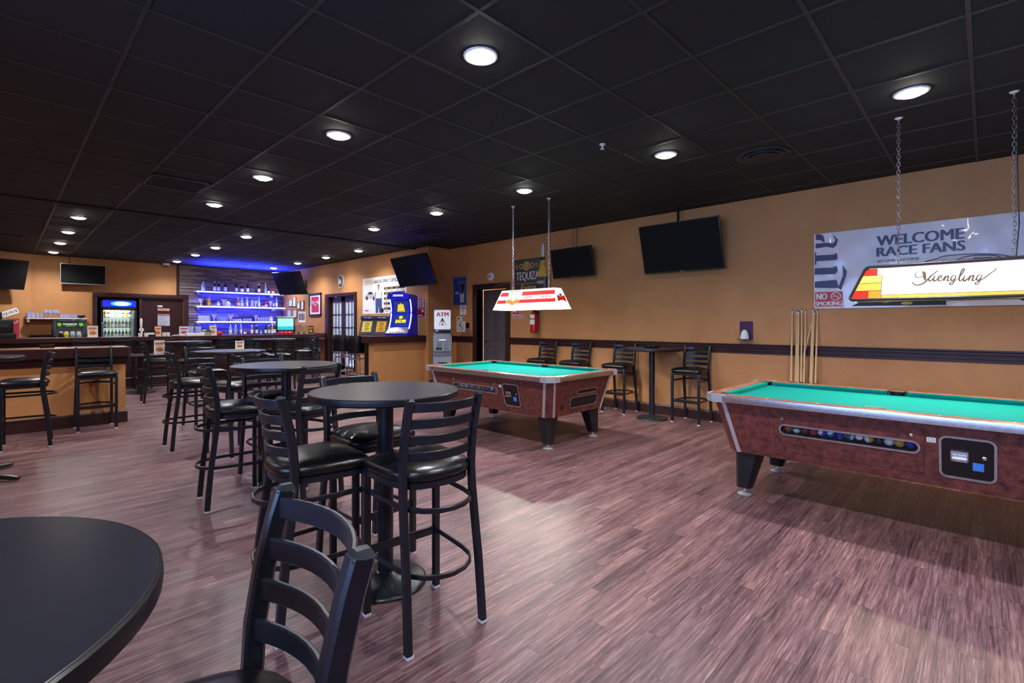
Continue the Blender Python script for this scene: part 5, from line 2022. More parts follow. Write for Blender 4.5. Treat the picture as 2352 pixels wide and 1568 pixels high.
# cue rack and the cues leaning in it
cr_ = thing('cue_rack', 'low dark floor rack holding pool cues against the wall', 'rack', (XR - .16, 1.58, 0))
bm = new_bm()
box6(bm, -.09, .12, -.26, .26, 0, .05, .006)
obj('base', bm, m_wood, cr_, smooth=.4)
bm = new_bm()
box6(bm, .10, .15, -.26, .26, .05, .45, .006)
obj('back_board', bm, m_wood, cr_, smooth=.4)
CUES = [(1.726, 1.523, 1.705), (1.673, 1.516, 1.66), (1.655, 1.505, 1.63), (1.621, 1.531, 1.60), (1.579, 1.520, 1.575), (1.504, 1.534, 1.515), (1.491, 1.500, 1.50), (1.454, 1.517, 1.46), (1.602, 1.424, 1.68)]
cp = None
for i, (yt, zt, yb) in enumerate(CUES):
    lab = ('pale maple pool cue leaning at the wall, ' + ORD[i] + ' from the chalk holder') if i < 8 else 'shorter pale pool cue leaning slantwise behind the other cues'
    p0, p1 = Vector((XR - .19 + (.02 if i % 2 else 0), yb, .055)), Vector((XR - .022, yt, zt))
    if i == 8:
        p0 = Vector((XR - .10, 1.78, .055))
        p1 = Vector((XR - .022, 1.50, 1.43))
    L = (p1 - p0).length
    q = Vector((0, 0, 1)).rotation_difference((p1 - p0).normalized())
    t = thing('pool_cue', lab, 'cue', p0, 0, 'pool cues leaning at the wall')
    t.rotation_mode = 'QUATERNION'
    t.rotation_quaternion = q
    for nm, a, b, r0, r1, m in (('butt', 0, .40, .0155, .0135, M('cue_butt', ['#3a1c18', '#6d1e1c', '#241a20'][i % 3], .25, var=.2)), ('shaft', .40, .97, .0135, .0075, M('cue_maple', '#d7b27c', .32, var=.12, scale=5, stretch=(20, 20, 1))),
                                ('ferrule', .97, .99, .0075, .007, m_white), ('tip', .99, 1.0, .007, .006, m_navy)):
        bm = new_bm()
        lathe(bm, [(r0, a * L), (r1, b * L)], 12)
        obj(nm, bm, m, t, smooth=.8)

# ================================================================== wall with the glazed doors
se = wall_item('oval_plaque', 'oval plaque with a profile head and hanging feather above the glazed doors', 'plaque', 12.225, 2.235, X2)
bm = new_bm()
n = 32
def oval(rx, rz, cz):
    return [(rx * math.cos(2 * PI * i / n), cz + rz * math.sin(2 * PI * i / n)) for i in range(n)]
for o_, yy in ((oval(.165, .205, .225), 0),):
    A = [bm.verts.new((x, -.014, z)) for x, z in o_]
    B = [bm.verts.new((x, 0, z)) for x, z in o_]
    bm.faces.new(A)
    bm.faces.new(B[::-1])
    for i in range(n):
        bm.faces.new((A[i], A[(i + 1) % n], B[(i + 1) % n], B[i]))
obj('plate', bm, m_paper, se, smooth=.4)
bm = new_bm()
fring(bm, 0, .225, .158, .198, .018, -.0146)
flat(bm, [(-.09, .10), (.06, .08), (.11, .16), (.12, .28), (.06, .36), (-.03, .38), (-.09, .33), (-.07, .27), (-.115, .21), (-.08, .19), (-.09, .155)], -.0148)
flatobj('profile_print', bm, m_ink, se)
bm = new_bm()
flat(bm, [(-.07, .17), (-.02, .15), (.02, .19), (.01, .27), (-.05, .30), (-.08, .25), (-.1, .215)], -.0154)
fline(bm, [(.05, .34), (.03, .24), (.06, .14)], .014, -.0154)
flatobj('profile_print', bm, m_paper, se)
bm = new_bm()
flat(bm, [(-.01, .03), (.01, -.02), (.03, .03), (.035, .12), (.0, .14)], -.0158)
flatobj('feather', bm, M('feather_red', '#7d2126', .6, var=.1), se)
def frame_item(name, label, cat, yl, yr, z0, z1, x=X2, fw=.04, fm=m_navy, field=m_paper, group=None):
    cy = (yl + yr) / 2
    w, h = yl - yr, z1 - z0
    t = wall_item(name, label, cat, cy, z0, x, group)
    bm = new_bm()
    for a, b, c, d in ((-w / 2, w / 2, 0, fw), (-w / 2, w / 2, h - fw, h), (-w / 2, -w / 2 + fw, 0, h), (w / 2 - fw, w / 2, 0, h)):
        box6(bm, a, b, -.028, 0, c, d, .003)
    obj('frame', bm, fm, t, smooth=.4)
    bm = new_bm()
    box6(bm, -w / 2 + fw * .8, w / 2 - fw * .8, -.012, 0, fw * .8, h - fw * .8)
    obj('sheet', bm, field, t, smooth=0)
    return t, w, h
t, w, h = frame_item('framed_poster', 'red team poster with a large G in a wide dark frame', 'framed poster', 14.137, 13.354, 1.565, 2.22, fw=.055)
bm = new_bm()
frect(bm, -w * .30, h * .16, w * .30, h * .84, -.0128)
flatobj('red_field', bm, M('team_red', '#b92840', .4, var=.2, scale=12), t)
bm = new_bm()
frect(bm, -w * .30, h * .52, w * .30, h * .66, -.0132)
flatobj('stripe_print', bm, M('team_rose', '#d98a9c', .4, var=.25, scale=20), t)
bm = new_bm()
fell(bm, 0, h * .52, .10, .085, -.0134)
flatobj('emblem_print', bm, m_ink, t)
bm = new_bm()
ftext(bm, 'G', -.055, h * .52 - .055, .055, h * .52 + .055, -.014, bold=.006)
flatobj('lettering', bm, m_paper, t)
FR = [(15.60, 15.30, 1.885, 2.10, 'upper one nearest the stone wall'), (15.27, 15.05, 1.87, 2.165, 'upper one second from the stone wall'), (14.95, 14.74, 1.80, 2.01, 'upper one third from the stone wall'), (14.70, 14.49, 1.765, 2.04, 'upper one nearest the red team poster'),
      (15.68, 15.40, 1.555, 1.786, 'lower one nearest the stone wall'), (15.26, 14.98, 1.55, 1.79, 'lower one second from the stone wall')]
for a, b, c, d, lab in FR:
    t, w, h = frame_item('certificate', 'small thin-framed licence by the liquor shelves, ' + lab, 'certificate', a, b, c, d, fw=.014, fm=m_ink2, group='framed licences by the bar')
    bm = new_bm()
    for i in range(5):
        frect(bm, -w * .3 + .01 * (i % 2), h * (.2 + .13 * i), w * .3 - .02 * (i % 3), h * (.2 + .13 * i) + .008, -.0128)
    flatobj('print_lines', bm, m_ink2, t)
t = notice('white poster with dark columns below the framed licences', 14.66, 1.39, 1.705, .46, [(.9, .1, .9)], X2, RW, 'price_poster')
bm = new_bm()
for i in range(4):
    frect(bm, -.20 + i * .105, 1.45, -.125 + i * .105, 1.65, -.004)
flatobj('column_print', bm, m_ink, t)
# race schedule poster
ty, tw = 10.15, 1.90
rp = wall_item('race_poster', 'large white race schedule poster with a driver in a white suit and blue trousers', 'poster', ty, 0, X2)
poster_base(rp, tw, 1.586, 2.46, M('poster_white', '#e8e7e9', .4, var=.03), .005)
U = lambda y: ty - y
bm = new_bm()
ftext(bm, '2016', U(11.03), 2.30, U(10.60), 2.405, -.0056, bold=.005)
flatobj('lettering', bm, m_gold, rp)
bm = new_bm()
ftext(bm, 'NASCAR SPRINT CUP SCHEDULE', U(10.56), 2.31, U(9.25), 2.395, -.0056, bold=.004)
flatobj('lettering', bm, m_ink, rp)
for i in range(5):
    z = 2.20 - i * .118
    bm = new_bm()
    frect(bm, U(10.13), z - .055, U(9.26), z, -.0056)
    flatobj('schedule_stripe', bm, m_ink, rp)
    bm = new_bm()
    bk = new_bm()
    for k in range(4):
        frect(bm, U(10.09) + k * .22, z - .036, U(10.09) + k * .22 + .13, z - .020, -.006)
        frect(bk, U(10.09) + k * .22, z - .094, U(10.09) + k * .22 + .14, z - .080, -.0056)
    flatobj('schedule_print', bm, m_gold, rp)
    flatobj('schedule_print', bk, m_ink2, rp)
bm = new_bm()   # race car, pale body and dark glass
c0 = U(10.70)
flat(bm, [(c0 - .30, 1.96), (c0 + .22, 1.93), (c0 + .24, 2.02), (c0 + .12, 2.06), (c0 + .04, 2.13), (c0 - .12, 2.13), (c0 - .2, 2.06), (c0 - .32, 2.03)], -.0056)
flatobj('car_print', bm, M('print_palegrey', '#b9bac0', .4, var=.25, scale=14), rp)
bm = new_bm()
flat(bm, [(c0 - .16, 2.065), (c0 + .08, 2.06), (c0 + .02, 2.115), (c0 - .10, 2.115)], -.006)
fell(bm, c0 - .2, 1.97, .05, .05, -.006)
fell(bm, c0 + .13, 1.955, .05, .05, -.006)
frect(bm, U(11.0), 1.655, U(10.82), 1.675, -.0056)
flatobj('car_print', bm, m_ink, rp)
c1 = U(10.36)   # driver
bm = new_bm()
flat(bm, [(c1 - .14, 1.95), (c1 + .14, 1.95), (c1 + .15, 2.11), (c1 + .07, 2.16), (c1 - .07, 2.16), (c1 - .16, 2.11)], -.0064)
flat(bm, [(c1 - .20, 1.80), (c1 - .15, 1.80), (c1 - .12, 2.08), (c1 - .17, 2.10)], -.0064)
flat(bm, [(c1 + .15, 1.80), (c1 + .20, 1.80), (c1 + .17, 2.10), (c1 + .12, 2.08)], -.0064)
flatobj('driver_print', bm, M('print_suit', '#cfd2dc', .5, var=.25, scale=30), rp)
bm = new_bm()
flat(bm, [(c1 - .13, 1.605), (c1 - .02, 1.605), (c1, 1.78), (c1 + .03, 1.605), (c1 + .15, 1.605), (c1 + .14, 1.95), (c1 - .14, 1.95)], -.0066)
flatobj('driver_print', bm, M('print_blue_trousers', '#2f4a86', .5, var=.15), rp)
bm = new_bm()
fell(bm, c1, 2.215, .042, .06, -.0064)
frect(bm, c1 - .022, 2.14, c1 + .022, 2.18, -.0066)
flatobj('driver_print', bm, M('print_skin', '#b98062', .5, var=.05), rp)
bm = new_bm()
flat(bm, [(c1 - .045, 2.22), (c1 - .04, 2.265), (c1, 2.285), (c1 + .04, 2.265), (c1 + .045, 2.22), (c1 + .03, 2.245), (c1 - .03, 2.245)], -.0068)
fell(bm, c1 + .16, 1.66, .07, .06, -.0068)
flatobj('driver_print', bm, m_ink, rp)
rs_ = wall_item('red_sign', 'narrow red sign with white lettering half hidden behind the blue game machine', 'sign', 8.68, 1.47, X2)
bm = new_bm()
box6(bm, -.17, .17, -.004, 0, 0, .43)
obj('plate', bm, m_white, rs_, smooth=0)
bm = new_bm()
frect(bm, -.155, .01, .155, .19, -.0046)
frect(bm, -.155, .20, .155, .42, -.0046)
flatobj('red_field', bm, M('sign_dark_red', '#9c1f35', .4, var=.05), rs_)
bm = new_bm()
for i in range(5):
    for k in range(3):
        frect(bm, -.13 + k * .092, .225 + i * .037, -.065 + k * .092 + .01 * (i % 2), .25 + i * .037, -.0052)
fell(bm, .07, .15, .04, .025, -.0052)
fline(bm, [(-.1, .04), (.02, .06), (.08, .03)], .02, -.0052)
flatobj('lettering', bm, m_paper, rs_)

# ================================================================== cash machine
at = thing('cash_machine', 'grey cash machine with a lit ATM sign standing by the wall corner', 'cash machine', (6.235, 7.90, 0), math.radians(-37))
m_atm = M('grey_machine_shell', '#80858f', .38, .25, var=.05)
m_atmd = M('dark_machine_grey', '#5d626b', .4, .2, var=.06)
bm = new_bm()
box6(bm, -.185, .185, -.16, .17, .02, .72, .012)
box6(bm, -.185, .185, -.19, .17, .715, 1.12, .012)
# sloping fascia
a = [bm.verts.new(p) for p in ((-.165, -.215, .80), (.165, -.215, .80), (.165, -.165, 1.14), (-.165, -.165, 1.14))]
b = [bm.verts.new(p) for p in ((-.18, -.17, .78), (.18, -.17, .78), (.18, -.12, 1.18), (-.18, -.12, 1.18))]
bm.faces.new(a)
for i in range(4):
    bm.faces.new((b[i], b[(i + 1) % 4], a[(i + 1) % 4], a[i]))
obj('cabinet', bm, m_atm, at, smooth=.4)
bm = new_bm()
q = rrect(-.175, 1.22, .175, 1.635, .035)
A = [bm.verts.new((x, -.15, z)) for x, z in q]
B = [bm.verts.new((x, .0, z)) for x, z in q]
bm.faces.new(A)
bm.faces.new(B[::-1])
for i in range(len(q)):
    bm.faces.new((A[i], A[(i + 1) % len(q)], B[(i + 1) % len(q)], B[i]))
box6(bm, -.15, .15, -.10, .05, 1.10, 1.24)
obj('sign_box', bm, m_atmd, at, smooth=.4)
bm = new_bm()
flat(bm, rrect(-.163, 1.235, .163, 1.622, .03), -.1512)
flatobj('sign_face', bm, M('lit_sign_face', '#dfe3ee', .35, var=.03, emit=.15, ecol='#dfe6f4'), at)
bm = new_bm()
ftext(bm, 'ATM', -.118, 1.495, .118, 1.575, -.1524, bold=.005)
flatobj('lettering', bm, m_red, at)
bm = new_bm()   # small bee-like emblem
fell(bm, 0, 1.435, .018, .022, -.1522)
flat(bm, [(-.035, 1.395), (.035, 1.395), (.03, 1.425), (-.03, 1.425)], -.1522)
flat(bm, [(-.03, 1.345), (.03, 1.345), (0, 1.31)], -.1522)
fline(bm, [(-.03, 1.40), (-.06, 1.35), (-.055, 1.31)], .007, -.1522)
fline(bm, [(.03, 1.40), (.06, 1.35), (.055, 1.31)], .007, -.1522)
flatobj('emblem_print', bm, m_ink, at)
bm = new_bm()
flat(bm, [(-.034, 1.372), (.034, 1.372), (.03, 1.392), (-.03, 1.392)], -.1526)
flat(bm, [(-.025, 1.40), (.025, 1.40), (.02, 1.412), (-.02, 1.412)], -.1528)
flatobj('emblem_print', bm, m_gold, at)
bm = new_bm()
box6(bm, -.145, .145, -.175, -.12, 1.185, 1.222, .004)
obj('light_slot', bm, m_black, at, smooth=.4)
bm = new_bm()
box6(bm, -.14, -.075, -.1775, -.174, 1.195, 1.212)
obj('slot_label', bm, m_paper, at, smooth=0)
Ma = Matrix.Translation((0, -.190, .97)) @ Matrix.Rotation(-math.atan2(.05, .34), 4, 'X')
def on_atm(name, bm, m, smooth=.3):
    bmesh.ops.transform(bm, matrix=Ma, verts=bm.verts)
    return obj(name, bm, m, at, smooth=smooth)
bm = new_bm()
box6(bm, -.085, .085, -.008, .006, .03, .155, .003)
on_atm('screen_bezel', bm, m_atmd)
bm = new_bm()
frect(bm, -.068, .045, .068, .138, -.0092)
on_atm('screen', bm, M('lit_atm_screen', '#e6edf4', .3, var=.05, emit=.4, ecol='#e6eefc'), 0)
bm = new_bm()
for s in (-1, 1):
    for k in range(4):
        box6(bm, s * .12 - .018, s * .12 + .018, -.006, .004, .045 + k * .026, .060 + k * .026, .002)
o = on_atm('side_keys', bm, m_atmd)
o['kind'] = 'stuff'
bm = new_bm()
box6(bm, -.115, -.02, -.006, .004, -.065, .005, .003)
box6(bm, .03, .125, -.006, .004, -.055, -.03, .003)
box6(bm, .05, .125, -.006, .004, -.015, .0, .003)
on_atm('card_reader', bm, m_atmd)
bm = new_bm()
box6(bm, -.13, -.01, -.010, .004, -.145, -.085, .003)
on_atm('receipt_slot', bm, m_black)
bm = new_bm()
for i in range(3):
    for j in range(4):
        box6(bm, .035 + i * .032, .058 + i * .032, -.008, .004, -.155 + j * .021, -.140 + j * .021, .002)
o = on_atm('keypad', bm, m_atmd)
o['kind'] = 'stuff'
bm = new_bm()
flat(bm, rrect(-.115, .46, .115, .60, .03), -.1612)
flatobj('dispenser_plate', bm, m_silver, at)
bm = new_bm()
frect(bm, -.095, .555, .095, .58, -.1624)
frect(bm, -.022, .49, .022, .555, -.1624)
flatobj('dispenser_slot', bm, m_black, at)
bm = new_bm()
lathe(bm, [(.014, 0), (.014, .006), (0, .008)], 14, M4=Matrix.Translation((.14, -.16, .42)) @ Matrix.Rotation(PI / 2, 4, 'X'))
obj('lock', bm, m_chrome, at)

# ================================================================== game machines on the short wall
gm = thing('game_machine', 'tall curved electric-blue game machine with yellow lit screens on the short wall counter', 'game machine', (5.93, 8.86, 1.10), math.radians(-58))
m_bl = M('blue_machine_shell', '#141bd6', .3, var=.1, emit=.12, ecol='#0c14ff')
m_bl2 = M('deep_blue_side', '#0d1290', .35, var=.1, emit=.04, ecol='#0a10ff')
def curve_y(z):      # concave front
    u = z / .86
    return -.20 + .13 * math.sin(PI * min(1, max(0, (u - .12) / .88))) + .03 * u
bm = new_bm()
prof = [(-.30, 0), (-.30, .05), (curve_y(.16), .16)] + [(curve_y(z), z) for z in (.28, .4, .52, .64, .74)] + [(-.20, .80), (-.19, .86), (.05, .86), (.22, .84), (.24, 0)]
A = [bm.verts.new((-.25, y, z)) for y, z in prof]
B = [bm.verts.new((.25, y, z)) for y, z in prof]
bm.faces.new(A)
bm.faces.new(B[::-1])
for i in range(len(prof)):
    j = (i + 1) % len(prof)
    bm.faces.new((A[i], A[j], B[j], B[i]))
obj('cabinet', bm, m_bl2, gm, smooth=0)
def curved(x0, x1, z0, z1, e, n=8):
    bm = new_bm()
    for i in range(n):
        a, b = z0 + (z1 - z0) * i / n, z0 + (z1 - z0) * (i + 1) / n
        face(bm, [(x0, curve_y(a) - e, a), (x1, curve_y(a) - e, a), (x1, curve_y(b) - e, b), (x0, curve_y(b) - e, b)])
    return bm
obj('front_panel', curved(-.235, .235, .17, .75, .004), m_bl, gm, smooth=1.0)
for x in (-.225, .225):
    bm = new_bm()
    tube(bm, [(x, curve_y(.14 + .62 * i / 10) - .012, .14 + .62 * i / 10) for i in range(11)], .013, 8)
    obj('light_tube', bm, M('lit_white_tube', '#dfe6ff', .3, var=0, emit=.7, ecol='#cfd9ff'), gm, smooth=1.0)
for z0, z1 in ((.47, .72), (.20, .44)):
    s = obj('screen', curved(-.165, .165, z0, z1, .008), M('lit_game_screen', '#26336e', .25, var=.5, scale=18, emit=.25, ecol='#2b3f9a'), gm, smooth=1.0)
    bm = new_bm()
    zc = (z0 + z1) / 2
    if z0 > .4:
        poly = [(-.085, z0 + .03), (.085, z0 + .03), (.06, z1 - .06), (.02, z1 - .07), (0, z1 - .03), (-.02, z1 - .07), (-.06, z1 - .06)]
    else:
        poly = [(-.03, zc + .03), (.03, zc + .03), (.05, zc + .07), (0, zc + .10), (-.05, zc + .07)]
    flat(bm, poly, 0)
    if z0 > .4:
        pass
    else:
        ftext(bm, '$42.00', -.11, z0 + .055, .11, z0 + .135, 0, shear=.1, bold=.008)
    for v in bm.verts:
        v.co.y += curve_y(v.co.z) - .013
    obj('screen_print', bm, M('lit_yellow', '#f0e24a', .4, var=.25, scale=60, emit=.3, ecol='#efe03c'), s, smooth=0)
    if z0 > .4:
        bm = new_bm()
        ftext(bm, '880', -.055, zc - .015, .055, zc + .035, 0, bold=.004)
        ftext(bm, 'JVA', -.06, zc - .085, .06, zc - .03, 0, bold=.003)
        bm.clear()
        for i in range(4):
            frect(bm, -.06 + .008 * i, zc - .085 + i * .034, .06 - .01 * i, zc - .075 + i * .034, 0)
        for v in bm.verts:
            v.co.y += curve_y(v.co.z) - .016
        obj('screen_print', bm, M('lit_olive', '#6b6a1c', .4, var=.1, emit=.2, ecol='#6b6a1c'), s, smooth=0)
bm = new_bm()
q = [(-.235, .77), (.235, .77), (.245, .83), (.19, .875), (.10, .90), (0, .91), (-.10, .90), (-.19, .875), (-.245, .83)]
A = [bm.verts.new((x, -.225, z)) for x, z in q]
B = [bm.verts.new((x, -.10, z)) for x, z in q]
bm.faces.new(A)
bm.faces.new(B[::-1])
for i in range(len(q)):
    bm.faces.new((A[i], A[(i + 1) % len(q)], B[(i + 1) % len(q)], B[i]))
obj('topper', bm, m_bl, gm, smooth=.4)
bm = new_bm()
for i in range(7):
    x = -.1 + i * .033
    flat(bm, [(x - .018, .815), (x + .018, .815), (x + .012, .845 + .012 * (i % 2)), (x, .862), (x - .014, .842)], -.2262)
flatobj('topper_print', bm, M('lit_pale', '#e8e2ff', .4, var=.1, emit=.3, ecol='#d9d4ff'), gm)
bm = new_bm()
face(bm, [(-.235, -.302, .052), (.235, -.302, .052), (.22, curve_y(.17) - .006, .175), (-.22, curve_y(.17) - .006, .175)])
obj('button_deck', bm, m_silver, gm, smooth=0)
bm = new_bm()
for i in range(6):
    lathe(bm, [(.018, 0), (.018, .008), (0, .011)], 12, M4=Matrix.Translation((-.15 + i * .06, -.275, .082)) @ Matrix.Rotation(math.radians(42), 4, 'X'))
o = obj('buttons', bm, m_white, gm)
o['kind'] = 'stuff'
lamp('game_glow', 'AREA', (5.50, 8.20, 2.0), 2, BLUE, (math.radians(180), 0, 0), size=.35)
for i, (x, y, c, nm) in enumerate(((5.67, 9.20, '#d9a23c', 'orange'), (5.47, 9.43, '#e0c85a', 'yellow'))):
    t = thing('countertop_game', 'dark grey sloping countertop game with a lit %s screen and a blue header' % nm, 'game machine', (x, y, 1.10), math.radians(-52), 'grey countertop games')
    bm = new_bm()
    prof = [(-.22, 0), (-.22, .06), (-.06, .46), (-.10, .47), (-.10, .56), (.05, .56), (.16, .40), (.16, 0)]
    A = [bm.verts.new((-.19, yy, z)) for yy, z in prof]
    B = [bm.verts.new((.19, yy, z)) for yy, z in prof]
    bm.faces.new(A)
    bm.faces.new(B[::-1])
    for k in range(len(prof)):
        j = (k + 1) % len(prof)
        bm.faces.new((A[k], A[j], B[j], B[k]))
    obj('cabinet', bm, M('game_grey', '#54525c', .4, var=.08), t, smooth=0)
    bm = new_bm()
    t.scale = (.80, .80, .73)
    L = lambda u: (-.22 + .16 * u - .003, .06 + .40 * u)
    def sl(x0, x1, u0, u1, e=0):
        y0_, z0_ = L(u0)
        y1_, z1_ = L(u1)
        return [(x0, y0_ - e, z0_), (x1, y0_ - e, z0_), (x1, y1_ - e, z1_), (x0, y1_ - e, z1_)]
    face(bm, sl(-.125, .125, .12, .86))
    s = obj('screen', bm, M('lit_screen_' + nm, c, .3, var=.4, scale=22, emit=.22, ecol=c), t, smooth=0)
    bm = new_bm()
    for k in range(5):
        face(bm, sl(-.07 + .012 * (k % 2), .07 - .01 * (k % 3), .22 + k * .12, .28 + k * .12, .002))
    obj('screen_print', bm, M('screen_brown', '#8a5a1e', .4, var=.2, emit=.15, ecol='#8a5a1e'), s, smooth=0)
    bm = new_bm()
    box6(bm, -.17, .17, -.108, -.10, .478, .552, .002)
    obj('header', bm, M('header_navy', '#20305e', .35, var=.05, emit=.12, ecol='#2a4aa0'), t, smooth=0)
    bm = new_bm()
    ftext(bm, 'Simple', -.10, .500, .00, .532, -.1086)
    ftext(bm, 'skill', .02, .500, .10, .532, -.1086)
    flatobj('lettering', bm, M('lit_pale', '#e8e2ff'), t)

# ================================================================== bar shelves with their bottles
SHZ = (2.262, 1.842, 1.412)
SY = 15.86
for k, z in enumerate(SHZ):
    t = thing('liquor_shelf', ('topmost', 'middle', 'lowest')[k] + ' white-edged shelf glowing blue on the stone wall', 'shelf', (0, 0, z), 0, 'blue lit liquor shelves')
    x0, x1 = 3.79, (6.14, 6.20, 6.16)[k]
    bm = new_bm()
    box6(bm, x0, x1, SY - .13, YB - .052, -.028, 0, .003)
    obj('board', bm, M('shelf_frost', '#c9cdf2', .35, var=.04), t, smooth=0)
    bm = new_bm()
    box6(bm, x0, x1, SY - .138, SY - .130, -.034, .004)
    obj('light_strip', bm, M('lit_strip', '#dfe0ff', .4, var=0, emit=.9, ecol='#cfd2ff'), t, smooth=0)
    for x in (x0 + .06, x1 - .3):
        bm = new_bm()
        box6(bm, x, x + .02, SY - .08, YB - .052, -.10, -.028)
        obj('bracket', bm, m_white, t, smooth=0)
    lamp('shelf_glow', 'AREA', ((x0 + x1) / 2, SY - .02, z - .045), 13, BLUE, (math.radians(28), 0, 0), shape='RECTANGLE', size=x1 - x0 - .1, size_y=.05)
lamp('shelf_glow', 'AREA', (4.97, SY - .16, 2.30), 110, BLUE, (math.radians(180 + 24), 0, 0), shape='RECTANGLE', size=2.2, size_y=.04, spread=math.radians(105))
lamp('shelf_glow', 'AREA', (4.97, SY - .05, 2.30), 2.5, BLUE, (math.radians(90 + 40), 0, 0), shape='RECTANGLE', size=2.2, size_y=.05)

def lab_ok(*w):
    return ' '.join(w)
BOT = {}
def bottle(kind, col, label_col, cap_col):
    """prototype meshes: body, label band, neck with cap"""
    key = (kind, col, label_col, cap_col)
    if key in BOT:
        return BOT[key]
    P = {'tall': (.037, .19, .30), 'wide': (.046, .16, .27), 'short': (.040, .12, .20), 'slim': (.029, .20, .33), 'beer': (.031, .13, .22)}[kind]
    r, hs, h = P
    clear = col in ('#cfe0ee', '#dfe8f2')
    mb = glass_mat('bottle_clear', '#cfdcf0', .05, .35) if clear else M('glass_' + col[1:], col, .12, var=.08, coat=.3)
    bm = new_bm()
    lathe(bm, [(r * .92, 0), (r, .006), (r, hs), (r * .85, hs + .025), (r * .42, hs + (h - hs) * .42), (r * .34, h - .035)], 14)
    body = to_mesh(bm, 'body', mb, .9)
    bm = new_bm()
    lathe(bm, [(r * 1.015, hs * .22), (r * 1.015, hs * .78)], 14)
    labm = to_mesh(bm, 'label', M('label_' + label_col[1:], label_col, .6, var=.15, scale=60), .9)
    bm = new_bm()
    lathe(bm, [(r * .38, h - .045), (r * .40, h - .004), (r * .34, h), (0, h)], 12)
    cap = to_mesh(bm, 'cap', M('cap_' + cap_col[1:], cap_col, .4, var=.05), .9)
    BOT[key] = (body, labm, cap)
    return BOT[key]
CN = {'#cfe0ee': 'clear', '#dfe8f2': 'clear', '#17141c': 'dark', '#6b2a1c': 'red-brown', '#b8641e': 'amber', '#1c2f9a': 'blue', '#4a80d8': 'pale blue', '#173a2a': 'dark green', '#b5182c': 'red', '#c98fa0': 'pink', '#3d5a34': 'green', '#a9862c': 'gold', '#e9e6e2': 'white'}
def put_bottle(x, y, z, kind, col, lc, cc, where, g):
    t = thing('bottle', CN[col] + ' ' + kind + ' bottle with ' + {'#eeece6': 'a white', '#17161a': 'a black', '#d9b0a0': 'a pinkish', '#caa24a': 'a gold', '#9fb0d8': 'a bluish'}[lc] + ' label ' + where, 'bottle', (x, y, z), 0, g)
    for nm, me in zip(('body', 'label', 'cap'), bottle(kind, col, lc, cc)):
        obj(nm, me, parent=t)
    return t
W_, K_, R__, G__, B__ = '#eeece6', '#17161a', '#b5182c', '#caa24a', '#9fb0d8'
top = [(3.98, 'wide', '#dfe8f2', B__, W_), (4.27, 'tall', '#17141c', W_, W_), (4.37, 'tall', '#17141c', W_, W_), (4.55, 'tall', '#17141c', W_, R__), (4.84, 'tall', '#17141c', W_, K_), (4.99, 'wide', '#17141c', W_, G__),
       (5.15, 'tall', '#17141c', W_, '#b5182c'), (5.47, 'tall', '#17141c', '#d9b0a0', W_), (5.66, 'slim', '#cfe0ee', B__, W_), (5.75, 'short', '#17141c', W_, R__), (5.88, 'short', '#b5182c', '#d9b0a0', R__)]
for i, (x, k, c, l, cc) in enumerate(top):
    put_bottle(x, SY, SHZ[0], k, c, l, cc, 'on the topmost blue shelf, ' + ORD[i] + ' from the alcove', 'bottles on the topmost blue shelf')
mid = [(4.03, 'wide', '#6b2a1c', K_, K_), (4.13, 'wide', '#b8641e', G__, G__), (4.37, 'short', '#c98fa0', W_, K_), (4.89, 'wide', '#b8641e', '#d9b0a0', W_), (4.99, 'wide', '#dfe8f2', W_, W_),
       (5.13, 'tall', '#dfe8f2', W_, W_), (5.27, 'wide', '#cfe0ee', B__, K_), (5.47, 'slim', '#dfe8f2', W_, W_), (5.68, 'short', '#b5182c', '#d9b0a0', R__), (5.90, 'tall', '#1c2f9a', B__, K_), (5.99, 'slim', '#dfe8f2', W_, W_)]
for i, (x, k, c, l, cc) in enumerate(mid):
    put_bottle(x, SY, SHZ[1], k, c, l, cc, 'on the middle blue shelf, ' + ORD[i] + ' from the alcove', 'bottles on the middle blue shelf')
m_frost = M('frosted_plastic', '#dcdcf2', .4, var=.03)
m_tumb = glass_mat('bar_glass', '#dfe6ff', .04, .30)
def goblet(x, y, z, label, s=1.0, m=m_frost):
    t = thing('cocktail_glass', label, 'glass', (x, y, z), 0, 'wide white cocktail glasses on the blue shelves')
    bm = new_bm()
    lathe(bm, [(.045 * s, 0), (.045 * s, .006), (.012, .012), (.012, .06 * s)], 18)
    obj('foot', bm, m, t, smooth=.7)
    bm = new_bm()
    lathe(bm, [(.013, .055 * s), (.02, .08 * s), (.075 * s, .20 * s), (.072 * s, .20 * s), (.016, .083 * s), (0, .08 * s)], 20)
    obj('bowl', bm, m, t, smooth=.7)
for i, (x, k) in enumerate(((3.92, 1), (4.50, 1), (5.36, 1), (5.80, 1), (4.25, 2), (4.68, 2), (5.37, 2))):
    goblet(x, SY - .03, SHZ[k], 'wide white cocktail glass on the ' + ('middle', 'lowest')[k - 1] + ' blue shelf, ' + ORD[i if k == 1 else i - 4] + ' from the alcove')
TUM = {}
def tumbler(x, y, z, label, g, r=.034, h=.11, m=None, name='glass'):
    key = (r, h, m)
    if key not in TUM:
        bm = new_bm()
        lathe(bm, [(r * .82, 0), (r, h), (r * .92, h), (r * .76, .01), (0, .012)], 14)
        TUM[key] = to_mesh(bm, 'tumbler', m or m_tumb, .7)
    o = obj(name, TUM[key], loc=(x, y, z))
    return tag(o, label, 'glass', g)
for i in range(8):
    tumbler(3.87 + i * .037, SY - .02, SHZ[2], ORD[i] + ' tall clear glass from the alcove on the lowest blue shelf', 'tall glasses on the lowest blue shelf', .018, .17, M('glass_whitish', '#c9d2ee', .15, var=.05))
